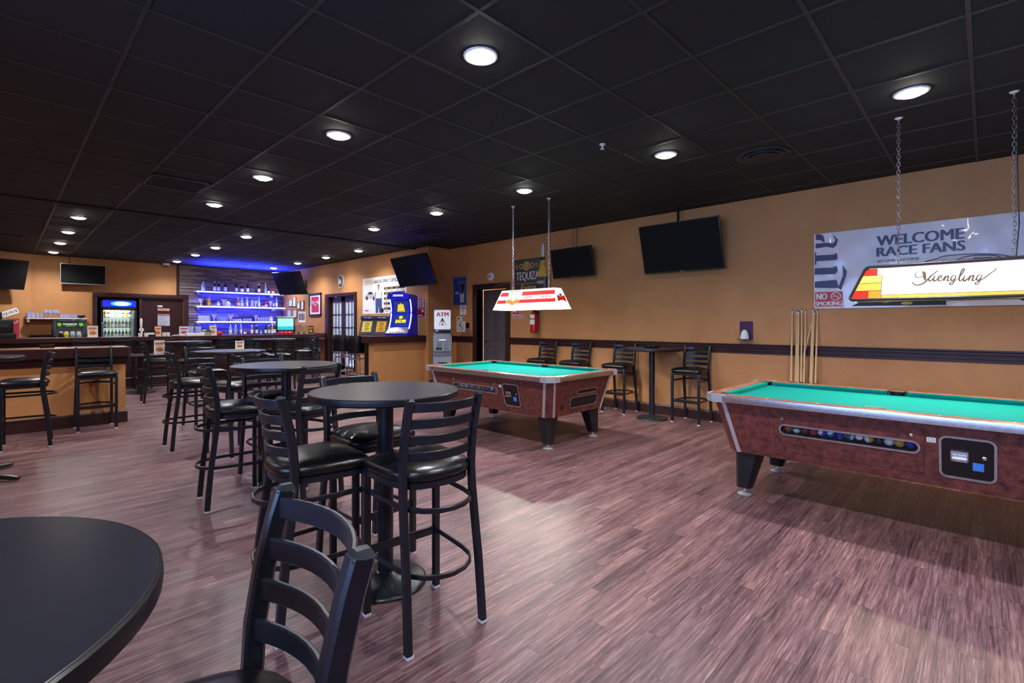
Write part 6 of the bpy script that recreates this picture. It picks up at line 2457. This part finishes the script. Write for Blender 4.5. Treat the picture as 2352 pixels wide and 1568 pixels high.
for i in range(7):
    tumbler(4.34 + i * .045, SY, SHZ[2], ORD[i] + ' clear tumbler of the middle run on the lowest blue shelf', 'middle tumblers on the lowest blue shelf', .022, .14)
for i in range(5):
    tumbler(5.46 + i * .075, SY, SHZ[2], ORD[i] + ' clear tumbler of the run nearest the touchscreen on the lowest blue shelf', 'end tumblers on the lowest blue shelf', .03, .13)
for i in range(4):
    tumbler(4.76 + i * .065, SY, SHZ[2], ORD[i] + ' low white cup from the alcove on the lowest blue shelf', 'low white cups on the lowest blue shelf', .028, .07, m_frost, 'cup')
for i in range(3):
    tumbler(5.06 + i * .085, SY, SHZ[2], ORD[i] + ' small stemless glass past the low white cups on the lowest blue shelf', 'small glasses on the lowest blue shelf', .032, .09)
for i, x in enumerate((4.25, 4.74, 5.58)):
    o = tumbler(x, SY - .02, SHZ[1], 'shallow clear dish on the middle blue shelf, ' + ORD[i] + ' from the alcove', 'shallow dishes on the middle blue shelf', .05, .045, None, 'dish')
    o['category'] = 'dish'
sk = thing('decanter', 'round white decanter under a glass bell on the middle blue shelf', 'decanter', (4.61, SY, SHZ[1]))
bm = new_bm()
lathe(bm, [(.05, 0), (.072, .03), (.078, .08), (.06, .13), (.03, .15), (.02, .17)], 20)
obj('body', bm, M('label_eeece6', '#eeece6', .5), sk, smooth=1.0)
bm = new_bm()
lathe(bm, [(.022, .165), (.026, .18), (.018, .20), (0, .205)], 14)
obj('stopper', bm, m_black, sk, smooth=1.0)
fig = thing('ornament', 'small white figure with dark spots at the end of the lowest blue shelf', 'ornament', (5.83, SY, SHZ[2]))
bm = new_bm()
lathe(bm, [(.03, 0), (.05, .02), (.055, .06), (.03, .09), (.045, .11), (.045, .14), (.02, .16), (0, .162)], 18)
obj('body', bm, M('spotted_white', '#d9d9de', .5, var=.5, scale=30), fig, smooth=1.0)

# back bar row of bottles
row = [(4.22, 'tall', '#e9e6e2', W_, W_), (4.62, 'tall', '#cfe0ee', W_, W_), (4.75, 'tall', '#cfe0ee', B__, W_), (4.90, 'slim', '#dfe8f2', W_, W_), (5.00, 'short', '#6b2a1c', W_, R__), (5.20, 'tall', '#b8641e', W_, W_),
       (5.32, 'tall', '#173a2a', W_, W_), (5.45, 'short', '#4a80d8', B__, K_), (5.58, 'tall', '#17141c', W_, K_), (5.69, 'tall', '#3d5a34', W_, W_), (5.78, 'tall', '#a9862c', W_, W_), (5.86, 'slim', '#17141c', W_, W_)]
for i, (x, k, c, l, cc) in enumerate(row):
    put_bottle(x, 15.62 + .03 * (i % 2), 1.02, k, c, l, cc, 'on the back bar, ' + ORD[i] + ' from the alcove', 'bottles on the back bar')

# ================================================================== things on the bar and the counters
BT = 1.065
def menu(name, label, x, y, z, w, h, col, pic, rz=0.0, cat='menu card'):
    """upright card in a clear foot"""
    t = thing(name, label, cat, (x, y, z), rz)
    bm = new_bm()
    box6(bm, -w / 2, w / 2, -.003, .003, .008, h)
    obj('card', bm, M('card_' + col[1:], col, .5, var=.06), t, smooth=0)
    bm = new_bm()
    fell(bm, 0, h * .36, w * .34, h * .15, -.0036)
    frect(bm, -w * .4, h * .70, w * .4, h * .84, -.0036)
    for k in range(3):
        frect(bm, -w * .35, h * (.56 + .04 * k), w * (.35 - .1 * k), h * (.575 + .04 * k), -.0036)
    flatobj('picture_print', bm, M('pic_' + pic[1:], pic, .5, var=.35, scale=40), t)
    bm = new_bm()
    box6(bm, -w / 2, w / 2, -.03, .03, 0, .010, .002)
    obj('foot', bm, m_white, t, smooth=.4)
    return t
menu('menu_stand', 'white and orange menu stand on the bar in front of the bottle cooler frame', 1.33, 13.35, BT, .17, .24, '#efe3d2', '#c9763a')
menu('menu_stand', 'pale orange menu card on the bar before the dark staff door', 2.45, 13.3, BT, .12, .22, '#efc7a2', '#c9602a')
menu('menu_stand', 'cream food menu card on the bar before the stone wall', 3.53, 13.25, BT, .14, .24, '#efdfbe', '#b98a4a')
menu('menu_stand', 'flyer with blue, white and red print at the alcove corner of the bar', 2.98, 13.45, BT, .19, .22, '#c9d2ea', '#b8344a')
menu('menu_stand', 'pinkish menu card standing on the low table behind the long low wall', 2.17, 11.66, .742, .175, .28, '#ecd6d4', '#a8703a', -.1)
menu('menu_stand', 'small white picture card on the far side of the third tall table', 2.235, 7.19, 1.005, .105, .115, '#efe6dc', '#b47a30', -.3)
menu('menu_stand', 'small black framed orange card at the wall end of the bar', 5.93, 13.3, BT, .15, .22, '#221c22', '#e0a23a', -.25)
# touchscreen game
ts = thing('touchscreen_game', 'tilted touchscreen game with a turquoise screen and red base on the bar', 'game', (5.26, 13.32, BT), -.35)
bm = new_bm()
box6(bm, -.18, .18, -.15, .12, 0, .05, .015)
box6(bm, -.17, .17, -.13, -.05, .04, .085, .012)
obj('base', bm, M('game_red', '#c3182c', .3, var=.05), ts, smooth=.5)
Mt = Matrix.Translation((0, -.03, .27)) @ Matrix.Rotation(-.22, 4, 'X')
bm = new_bm()
box6(bm, -.235, .235, 0, .10, -.20, .20, .03)
bmesh.ops.transform(bm, matrix=Mt, verts=bm.verts)
obj('housing', bm, m_black, ts, smooth=.5)
bm = new_bm()
box6(bm, -.225, .225, -.008, .06, .17, .215, .012)
bmesh.ops.transform(bm, matrix=Mt, verts=bm.verts)
obj('trim', bm, m_silver, ts, smooth=.5)
bm = new_bm()
frect(bm, -.19, -.155, .19, .155, -.006)
bmesh.ops.transform(bm, matrix=Mt, verts=bm.verts)
s = obj('screen', bm, M('lit_turquoise', '#7fe0cf', .3, var=.35, scale=9, emit=.6, ecol='#6fd8c6'), ts, smooth=0)
bm = new_bm()
frect(bm, -.19, -.155, .19, -.06, -.0066)
bmesh.ops.transform(bm, matrix=Mt, verts=bm.verts)
obj('screen_print', bm, M('lit_teal', '#1f9db0', .3, var=.3, scale=20, emit=.4, ecol='#1f9db0'), s, smooth=0)
bm = new_bm()
for i in range(3):
    lathe(bm, [(.022, 0), (.022, .01), (0, .014)], 12, (-.1 + i * .1, -.145, .05))
obj('buttons', bm, m_white, ts)
# beer tap tower
tp = thing('beer_tap', 'chrome beer tap with a white handle and round badge on the bar', 'beer tap', (2.15, 13.35, BT))
bm = new_bm()
lathe(bm, [(.05, 0), (.05, .012), (.022, .02), (.022, .16), (.03, .17), (0, .19)], 18)
tube(bm, [(0, 0, .13), (0, -.07, .13), (0, -.085, .09)], .012, 8)
obj('column', bm, m_chrome, tp, smooth=.7)
bm = new_bm()
lathe(bm, [(.012, .17), (.02, .24), (.026, .36), (.016, .40), (0, .405)], 14)
obj('handle', bm, m_white, tp, smooth=.8)
bm = new_bm()
lathe(bm, [(.045, 0), (.045, .012), (0, .014)], 22, M4=Matrix.Translation((0, -.03, .15)) @ Matrix.Rotation(PI / 2, 4, 'X'))
obj('badge', bm, m_white, tp, smooth=.5)
cd = thing('napkin_caddy', 'black bar caddy with a white maker strip beside the beer tap', 'caddy', (2.29, 13.22, BT))
bm = new_bm()
box6(bm, -.09, .09, -.06, .06, 0, .012)
for s in (-1, 1):
    box6(bm, s * .088 - .004, s * .088 + .004, -.06, .06, 0, .12)
box6(bm, -.09, .09, -.062, -.056, 0, .13)
box6(bm, -.09, .09, .056, .062, 0, .10)
obj('tray', bm, m_black, cd, smooth=0)
bm = new_bm()
frect(bm, -.07, .045, .07, .085, -.063)
flatobj('label', bm, m_paper, cd)
bm = new_bm()
box6(bm, -.08, .08, -.05, .05, .012, .115)
obj('napkins', bm, m_paper, cd, smooth=0)
for i, (x, y, w) in enumerate(((2.10, 13.12, 'nearest the beer tap'), (2.20, 13.1, 'in front of the caddy'), (2.58, 13.4, 'right behind the pale orange menu'), (2.66, 13.42, 'between the pale orange menu and the salad plate'))):
    tumbler(x, y, BT, 'small white cup on the bar, ' + w, 'white cups on the bar', .04, .085, m_white, 'cup')
pl = thing('food_plate', 'white plate with green garnish on the bar', 'plate', (2.82, 13.25, BT))
bm = new_bm()
lathe(bm, [(.07, 0), (.12, .018), (.115, .02), (.06, .006), (0, .006)], 24)
obj('plate_rim', bm, m_white, pl, smooth=.7)
bm = new_bm()
rg = random.Random(9)
for i in range(26):
    a, r = rg.uniform(0, 2 * PI), rg.uniform(0, .075)
    c = Vector((r * math.cos(a), r * math.sin(a), .012 + rg.uniform(0, .03)))
    d = Vector((rg.uniform(-1, 1), rg.uniform(-1, 1), rg.uniform(0, 1))).normalized() * .028
    e = d.cross(Vector((0, 0, 1))).normalized() * .013
    face(bm, [c - d, c + e, c + d, c - e])
o = obj('garnish', bm, M('leaf_green', '#5f8f3a', .6, var=.3), pl, smooth=0)
o['kind'] = 'stuff'
for i, (x, y) in enumerate(((3.12, 13.5), (3.28, 13.48))):
    t = thing('pitcher', 'clear beer pitcher on the bar, ' + ('nearer the alcove', 'nearer the stone wall')[i], 'pitcher', (x, y, BT), .5 + i, 'clear pitchers on the bar')
    bm = new_bm()
    lathe(bm, [(.05, 0), (.056, .1), (.064, .22), (.060, .22), (.05, .1), (.045, .012), (0, .012)], 18)
    obj('jug', bm, m_tumb, t, smooth=.8)
    bm = new_bm()
    tube(bm, [(.058, 0, .19), (.105, 0, .18), (.108, 0, .09), (.055, 0, .06)], .009, 8)
    obj('handle', bm, m_tumb, t, smooth=1.0)
tr = thing('serving_tray', 'long white tray lying on the bar before the pitchers', 'tray', (3.13, 13.15, BT))
bm = new_bm()
box6(bm, -.18, .18, -.09, .09, 0, .01, .004)
for a, b, c, d in ((-.18, .18, -.09, -.08), (-.18, .18, .08, .09), (-.18, -.17, -.09, .09), (.17, .18, -.09, .09)):
    box6(bm, a, b, c, d, .005, .06, .003)
obj('tray_shell', bm, m_white, tr, smooth=.4)
tb = thing('tub', 'white tub with a black lid on the bar beside the cream menu card', 'tub', (3.38, 13.2, BT))
bm = new_bm()
lathe(bm, [(.085, 0), (.11, .09), (.115, .095), (.10, .095)], 22)
obj('tub_body', bm, m_white, tb, smooth=.6)
bm = new_bm()
lathe(bm, [(.105, .093), (.10, .12), (.06, .145), (.02, .15), (0, .15)], 22)
obj('lid', bm, m_black, tb, smooth=.8)
rc = thing('candle_jar', 'round red candle jar on the bar past the cream menu card', 'candle', (3.68, 13.25, BT))
bm = new_bm()
lathe(bm, [(.03, 0), (.052, .02), (.056, .055), (.045, .09), (.032, .098)], 20)
obj('jar', bm, M('candle_red', '#d0252c', .25, var=.1), rc, smooth=1.0)
bm = new_bm()
lathe(bm, [(.034, .095), (.034, .104), (0, .106)], 16)
obj('rim', bm, m_black, rc, smooth=.5)
for i, (x, y) in enumerate(((5.56, 13.38), (5.64, 13.26), (5.72, 13.38), (5.80, 13.26))):
    t = thing('cup_stack', 'stack of tan plastic cups beside the touchscreen game, ' + ORD[i] + ' from it', 'cups', (x, y, BT), 0, 'cup stacks by the touchscreen game')
    n = (7, 8, 6, 7)[i]
    for k in range(n):
        bm = new_bm()
        lathe(bm, [(.034, .0), (.045, .10), (.047, .103), (.043, .10), (.032, .004)], 14)
        obj('cup', bm, M('cup_tan', '#d8bf98', .5, var=.15), t, loc=(0, 0, k * .022), smooth=.6)
# point of sale terminal and bits on the low wall counter
ps = thing('register', 'black sales terminal with a small screen on the bar end', 'register', (-.10, 13.3, BT), .25)
bm = new_bm()
box6(bm, -.26, .26, -.2, .2, 0, .10, .012)
obj('cash_drawer', bm, m_black, ps, smooth=.4)
bm = new_bm()
box6(bm, -.20, .24, -.14, .10, .10, .36, .02)
obj('body', bm, m_black, ps, smooth=.5)
bm = new_bm()
box6(bm, -.14, .10, -.06, .02, .36, .50, .012)
obj('display', bm, m_black, ps, smooth=.5)
bm = new_bm()
frect(bm, -.09, .39, .06, .46, -.0612)
flatobj('display_face', bm, m_silver, ps)
bm = new_bm()
flat(bm, rrect(-.12, .22, .18, .28, .028), -.1412)
flatobj('badge', bm, M('register_grey', '#2b3038', .4), ps)
rd = thing('red_card', 'small red and pink card propped behind the sales terminal', 'card', (.16, 13.56, BT), .1)
bm = new_bm()
box6(bm, -.085, .085, -.003, .003, .0, .38)
obj('card', bm, M('card_red', '#c0304a', .5, var=.1), rd, smooth=0)
bm = new_bm()
fline(bm, [(-.05, .36), (-.02, .30), (.04, .30), (.07, .35)], .03, -.0036)
flatobj('picture_print', bm, M('card_pink', '#e6b8c0', .5), rd)
bx = thing('condiment_box', 'small brown wooden box on the long low wall counter', 'box', (.42, 8.86, 1.03))
bm = new_bm()
for a, b, c, d in ((-.07, .07, -.05, -.042), (-.07, .07, .042, .05), (-.07, -.062, -.05, .05), (.062, .07, -.05, .05)):
    box6(bm, a, b, c, d, 0, .045)
box6(bm, -.07, .07, -.05, .05, 0, .006)
obj('box_shell', bm, m_wood, bx, smooth=0)
sc_ = thing('keys', 'small bunch of dark metal keys lying on the long low wall counter', 'keys', (.62, 8.85, 1.03))
for k in range(3):
    bm = new_bm()
    lathe(bm, [(.012, 0), (.012, .003), (.006, .003), (.006, 0)], 12, (0, 0, k * .003))
    box(bm, (.03 * math.cos(k), .03 * math.sin(k), .0015 + k * .003), (.045, .008, .003), k)
    obj('key', bm, m_steel, sc_, smooth=0)
# undercounter drinks cooler with jars before it
fr = thing('drinks_cooler', 'small grey glass-front drinks cooler with green header on the side counter', 'cooler', (1.125, 15.55, 1.03))
bm = new_bm()
for a, b, c, d in ((-.29, -.25, 0, .40), (.25, .29, 0, .40), (-.29, .29, .36, .40), (-.29, .29, 0, .03)):
    box6(bm, a, b, -.22, .2, c, d, .004)
box6(bm, -.29, .29, .18, .2, 0, .40)
obj('cabinet', bm, M('cooler_grey', '#4b545f', .35, .2, var=.08), fr, smooth=.3)
bm = new_bm()
frect(bm, -.25, .03, .25, .36, .02)
flatobj('back_liner', bm, m_black, fr)
bm = new_bm()
ftext(bm, 'MONSTER', -.12, .29, .12, .325, -.205, bold=.003)
flatobj('lettering', bm, M('lit_white_print', '#e8f0e8', .4, var=0, emit=.5, ecol='#e8f0e8'), fr)
bm = new_bm()
for sx in (-1, 1):
    flat(bm, [(sx * .19 - .035, .335), (sx * .19 + .035, .335), (sx * .19 + .033, .28), (sx * .19, .25), (sx * .19 - .033, .28)], -.205)
frect(bm, -.085, .262, .085, .276, -.205)
flatobj('claw_print', bm, M('lit_green', '#7fd428', .4, var=.2, scale=40, emit=.5, ecol='#6fc820'), fr)
bm = new_bm()
frect(bm, -.25, .03, .25, .36, -.21)
flatobj('glass_door', bm, m_pane, fr)
bm = new_bm()
tube(bm, [(.235, -.222, .08), (.235, -.25, .10), (.235, -.25, .28), (.235, -.222, .30)], .007, 8)
obj('handle', bm, m_silver, fr)
for i, (x, c, nm) in enumerate(((-.17, '#2a1c24', 'dark'), (-.08, '#d8cf3c', 'yellow'), (.03, '#8fa4b8', 'blue-grey'), (.14, '#a8b4c0', 'pale grey'))):
    t = thing('jar', nm + ' jar with a white lid standing before the small drinks cooler', 'jar', (1.125 + x, 15.20, 1.03))
    bm = new_bm()
    lathe(bm, [(.04, 0), (.046, .01), (.046, .09), (.032, .115)], 16)
    obj('body', bm, M('jar_' + nm, c, .25, var=.15), t, smooth=.8)
    bm = new_bm()
    lathe(bm, [(.035, .112), (.035, .135), (0, .138)], 16)
    obj('lid', bm, m_white, t, smooth=.5)
# shelf of drinking glasses on the back wall
gs = thing('glass_shelf', 'narrow white-edged shelf of drinking glasses on the ochre back wall', 'shelf', (.935, YB - .11, 1.478))
bm = new_bm()
box6(bm, -.54, .54, -.11, .108, -.022, 0, .003)
obj('board', bm, m_white, gs, smooth=.3)
for x in (-.50, .28, .46):
    bm = new_bm()
    box6(bm, x - .025, x + .025, -.09, .105, -.09, -.022, .006)
    obj('bracket', bm, m_white, gs, smooth=.3)
GX_ = [(-.50, 0), (-.43, 0), (-.35, 1), (-.28, 1), (-.21, 2), (-.135, 2), (-.06, 2), (.01, 2), (.085, 1), (.15, 1), (.215, 1), (.28, 1), (.345, 1)]
for i, (x, k) in enumerate(GX_):
    X_ = .935 + x
    if k == 0:
        t = thing('beer_mug', 'clear beer mug at the outer end of the glass shelf, ' + ORD[i], 'glass', (X_, YB - .12, 1.478), 0, 'glasses on the ochre wall shelf')
        bm = new_bm()
        lathe(bm, [(.032, 0), (.034, .13), (.030, .13), (.028, .012), (0, .012)], 16)
        obj('cup', bm, m_tumb, t, smooth=.7)
        bm = new_bm()
        tube(bm, [(.03, -.01, .11), (.055, -.02, .105), (.055, -.02, .045), (.03, -.01, .03)], .006, 6)
        obj('handle', bm, m_tumb, t, smooth=1.0)
    elif k == 2:
        t = thing('wine_glass', 'tall stemmed glass on the glass shelf, ' + ORD[i - 4] + ' of its stemmed row', 'glass', (X_, YB - .12, 1.478), 0, 'glasses on the ochre wall shelf')
        bm = new_bm()
        lathe(bm, [(.032, 0), (.032, .004), (.005, .012), (.005, .08)], 16)
        obj('foot', bm, m_tumb, t, smooth=.7)
        bm = new_bm()
        lathe(bm, [(.006, .075), (.032, .11), (.036, .15), (.030, .20), (.027, .20), (.032, .15), (.028, .112), (0, .08)], 16)
        obj('bowl', bm, m_tumb, t, smooth=.9)
    else:
        tumbler(X_, YB - .12, 1.478, 'clear tumbler on the ochre wall glass shelf, ' + ORD[i] + ' glass from its outer end', 'glasses on the ochre wall shelf', .031, .12 if i < 5 else .10)
sg = thing('dark_bowl', 'dark shallow bowl at the alcove end of the glass shelf', 'bowl', (1.375, YB - .12, 1.478))
bm = new_bm()
lathe(bm, [(.03, 0), (.07, .04), (.078, .075), (.072, .075), (.06, .035), (0, .012)], 20)
obj('bowl', bm, m_black, sg, smooth=.9)
bm = new_bm()
lathe(bm, [(.072, .072), (.079, .078), (.078, .082), (.07, .078)], 20)
obj('rim', bm, m_white, sg, smooth=.9)
# tall merchandiser in the alcove
ck_ = thing('bottle_cooler', 'tall lit glass-door bottle cooler with a glowing blue header in the alcove', 'cooler', (2.12, YB + .04, 0))
m_cb = M('cooler_dark_shell', '#17161f', .35, var=.06)
bm = new_bm()
for a, b, c, d, y0, y1 in ((-.36, -.305, .06, 1.99, 0, .68), (.325, .38, .06, 1.99, 0, .68), (-.36, .38, 1.93, 1.99, 0, .68), (-.36, .38, .06, .24, 0, .68), (-.36, .38, 1.72, 1.78, 0, .68)):
    box6(bm, a, b, y0, y1, c, d, .004)
box6(bm, -.36, .38, .62, .68, .06, 1.99)
obj('cabinet', bm, m_cb, ck_, smooth=.3)
bm = new_bm()
frect(bm, -.32, 1.785, .36, 1.945, -.002)
hd = flatobj('header', bm, M('lit_header_blue', '#1626d8', .3, var=.1, emit=.5, ecol='#1a2cf0'), ck_)
bm = new_bm()
fell(bm, .06, 1.865, .22, .065, -.004, 0, 28)
flatobj('header_glow', bm, M('lit_header_cyan', '#35b8f0', .3, var=.1, emit=.5, ecol='#35b8f0'), hd)
bm = new_bm()
fell(bm, .07, 1.865, .16, .045, -.006, 0, 28)
flatobj('header_glow', bm, M('lit_header_white', '#d8f4fa', .3, var=.1, emit=.6, ecol='#d8f4fa'), hd)
bm = new_bm()
frect(bm, -.30, .24, .32, 1.72, .60)
flatobj('back_liner', bm, M('lit_liner', '#dfeee0', .5, var=.03, emit=.45, ecol='#dff4df'), ck_)
lamp('cooler_light', 'AREA', (2.12, YB + .20, 1.70), 7, (.85, 1.0, .85), (0, 0, 0), shape='RECTANGLE', size=.5, size_y=.2)
CSH = (.98, 1.24, 1.50)
for z in CSH:
    bm = new_bm()
    box6(bm, -.305, .325, .10, .60, z - .014, z)
    obj('shelf_board', bm, m_white, ck_, smooth=0)
bm = new_bm()
for a, b, c, d in ((-.36, -.315, .2, 1.75), (.335, .38, .2, 1.75), (-.36, .38, 1.70, 1.76), (-.36, .38, .2, .26)):
    box6(bm, a, b, -.03, -.003, c, d, .003)
dr = obj('door', bm, m_cb, ck_, smooth=.3)
bm = new_bm()
frect(bm, -.315, .26, .335, 1.70, -.016)
flatobj('pane', bm, m_pane, dr)
bm = new_bm()
tube(bm, [(-.335, -.03, .9), (-.335, -.065, .92), (-.335, -.065, 1.36), (-.335, -.03, 1.38)], .010, 8)
obj('handle', bm, m_silver, dr)
bm = new_bm()
box6(bm, -.36, .38, .01, .6, .0, .06)
obj('kick_plate', bm, m_black, ck_, smooth=0)
CB = [['#17141c', '#17141c', '#3d5a34', '#17141c', '#6b2a1c', '#17141c', '#17141c', '#3d5a34'], ['#17141c', '#a9862c', '#a9862c', '#3d5a34', '#3d5a34', '#6b2a1c', '#17141c', '#17141c'], ['#6b2a1c', '#6b2a1c', '#cfe0ee', '#4a80d8', '#4a80d8', '#b5182c', '#b8641e', '#17141c']]
for k, z in enumerate(CSH):
    for i in range(8):
        c = CB[k][i]
        put_bottle(1.87 + i * .073, YB + .22, z, 'beer', c, (W_, B__, G__)[(i + k) % 3], W_, 'on the ' + ('lowest', 'middle', 'upper')[k] + ' cooler board, ' + ORD[i] + ' in', 'bottles in the tall cooler')
# papers on the staff door
for nm, z0, z1, x0, x1, m in (('white label strip near the top of the dark staff door', 1.80, 1.845, 2.963, 3.07, m_paper), ('tan notice strip on the dark staff door above the grey sheet', 1.70, 1.765, 2.963, 3.235, M('tan_paper', '#c9957a', .6, var=.2)),
                              ('narrow tan strip just above the grey sheet on the staff door', 1.575, 1.61, 2.963, 3.235, M('tan_paper', '#c9957a', .6)), ('grey sheet of paper on the dark staff door', 1.29, 1.56, 2.963, 3.241, M('grey_paper', '#b9bcc6', .6, var=.04))):
    t = thing('door_notice', nm, 'notice', ((x0 + x1) / 2, YB + .049, z0))
    bm = new_bm()
    box6(bm, -(x1 - x0) / 2, (x1 - x0) / 2, -.003, 0, 0, z1 - z0)
    obj('sheet', bm, m, t, smooth=0)
    bm = new_bm()
    for k in range(max(1, int((z1 - z0) / .05))):
        frect(bm, -(x1 - x0) * .4, .012 + k * .05, (x1 - x0) * (.1 + .1 * (k % 3)), .024 + k * .05, -.0036)
    flatobj('print_lines', bm, m_ink2, t)
# number plate sign on the angled wall
np_ = thing('plate_sign', 'white number plate sign hung askew on the angled ochre wall', 'sign', (.135, 15.935, 1.60), ang)
Mp = Matrix.Rotation(-math.radians(24), 4, 'Y')
bm = new_bm()
q = rrect(-.155, -.065, .155, .065, .02)
A = [bm.verts.new((x, -.008, z)) for x, z in q]
B = [bm.verts.new((x, 0, z)) for x, z in q]
bm.faces.new(A)
bm.faces.new(B[::-1])
for i in range(len(q)):
    bm.faces.new((A[i], A[(i + 1) % len(q)], B[(i + 1) % len(q)], B[i]))
bmesh.ops.transform(bm, matrix=Mp, verts=bm.verts)
obj('plate', bm, m_paper, np_, smooth=.4)
bm = new_bm()
for i in range(6):
    fring(bm, -.115 + i * .046, 0, .018, .03, .009, -.0086, 0, 8) if i % 2 == 0 else frect(bm, -.125 + i * .046, -.03, -.105 + i * .046, .03, -.0086)
bmesh.ops.transform(bm, matrix=Mp, verts=bm.verts)
flatobj('marks', bm, M('plate_ink', '#3b4250', .5), np_)
# security camera, sprinkler heads
dc = thing('security_camera', 'small white dome camera where the back wall meets the ceiling', 'camera', (3.12, 15.93, CEIL))
bm = new_bm()
lathe(bm, [(.05, -.06), (.075, -.05), (.085, -.02), (.085, 0)], 22)
obj('housing', bm, m_white, dc, smooth=.8)
bm = new_bm()
lathe(bm, [(0, -.095), (.03, -.088), (.048, -.07), (.05, -.055)], 18)
obj('dome', bm, m_black, dc, smooth=1.0)
for x, y, w in ((3.81, 2.50, 'between the two rows of ceiling ceiling lights'),):
    t = thing('sprinkler_head', 'small white sprinkler head in the black ceiling between the two rows of ceiling lights', 'sprinkler', (x, y, CEIL))
    bm = new_bm()
    lathe(bm, [(.028, 0), (.026, -.006), (.010, -.010), (.010, -.03)], 14)
    obj('body', bm, m_white, t, smooth=.7)
    bm = new_bm()
    lathe(bm, [(0, -.046), (.02, -.045), (.02, -.042), (.006, -.03)], 14)
    obj('deflector', bm, m_white, t, smooth=.7)
# loose pieces on the wall table
wt = thing('table_tray', 'low black tray of odds and ends on the small wall table', 'tray', (6.47, 3.42, 1.005), .6)
bm = new_bm()
lathe(bm, [(.10, 0), (.115, .02), (.11, .02), (.095, .005), (0, .005)], 24)
obj('dish', bm, m_black, wt, smooth=.6)
for i, (x, y, z, nm, c) in enumerate(((6.44, 3.45, 1.012, 'brown cube of cue chalk on the black tray, nearest the wall chairs', '#5a2a24'), (6.49, 3.40, 1.012, 'dark cube of cue chalk on the black tray', '#2a2a36'), (6.47, 3.47, 1.012, 'blue-topped cube of cue chalk on the black tray', '#3a4a7a'))):
    t = thing('cue_chalk', nm, 'chalk', (x, y, z), .4 * i)
    bm = new_bm()
    box6(bm, -.012, .012, -.012, .012, 0, .022, .002)
    obj('wrapper', bm, M('wrap_' + c[1:], c, .6), t, smooth=.4)
    bm = new_bm()
    lathe(bm, [(.010, .0215), (.009, .024), (.004, .0235), (0, .0232)], 12)
    obj('chalk_face', bm, M('chalk_blue', '#5a78b0', .9), t, smooth=.6)
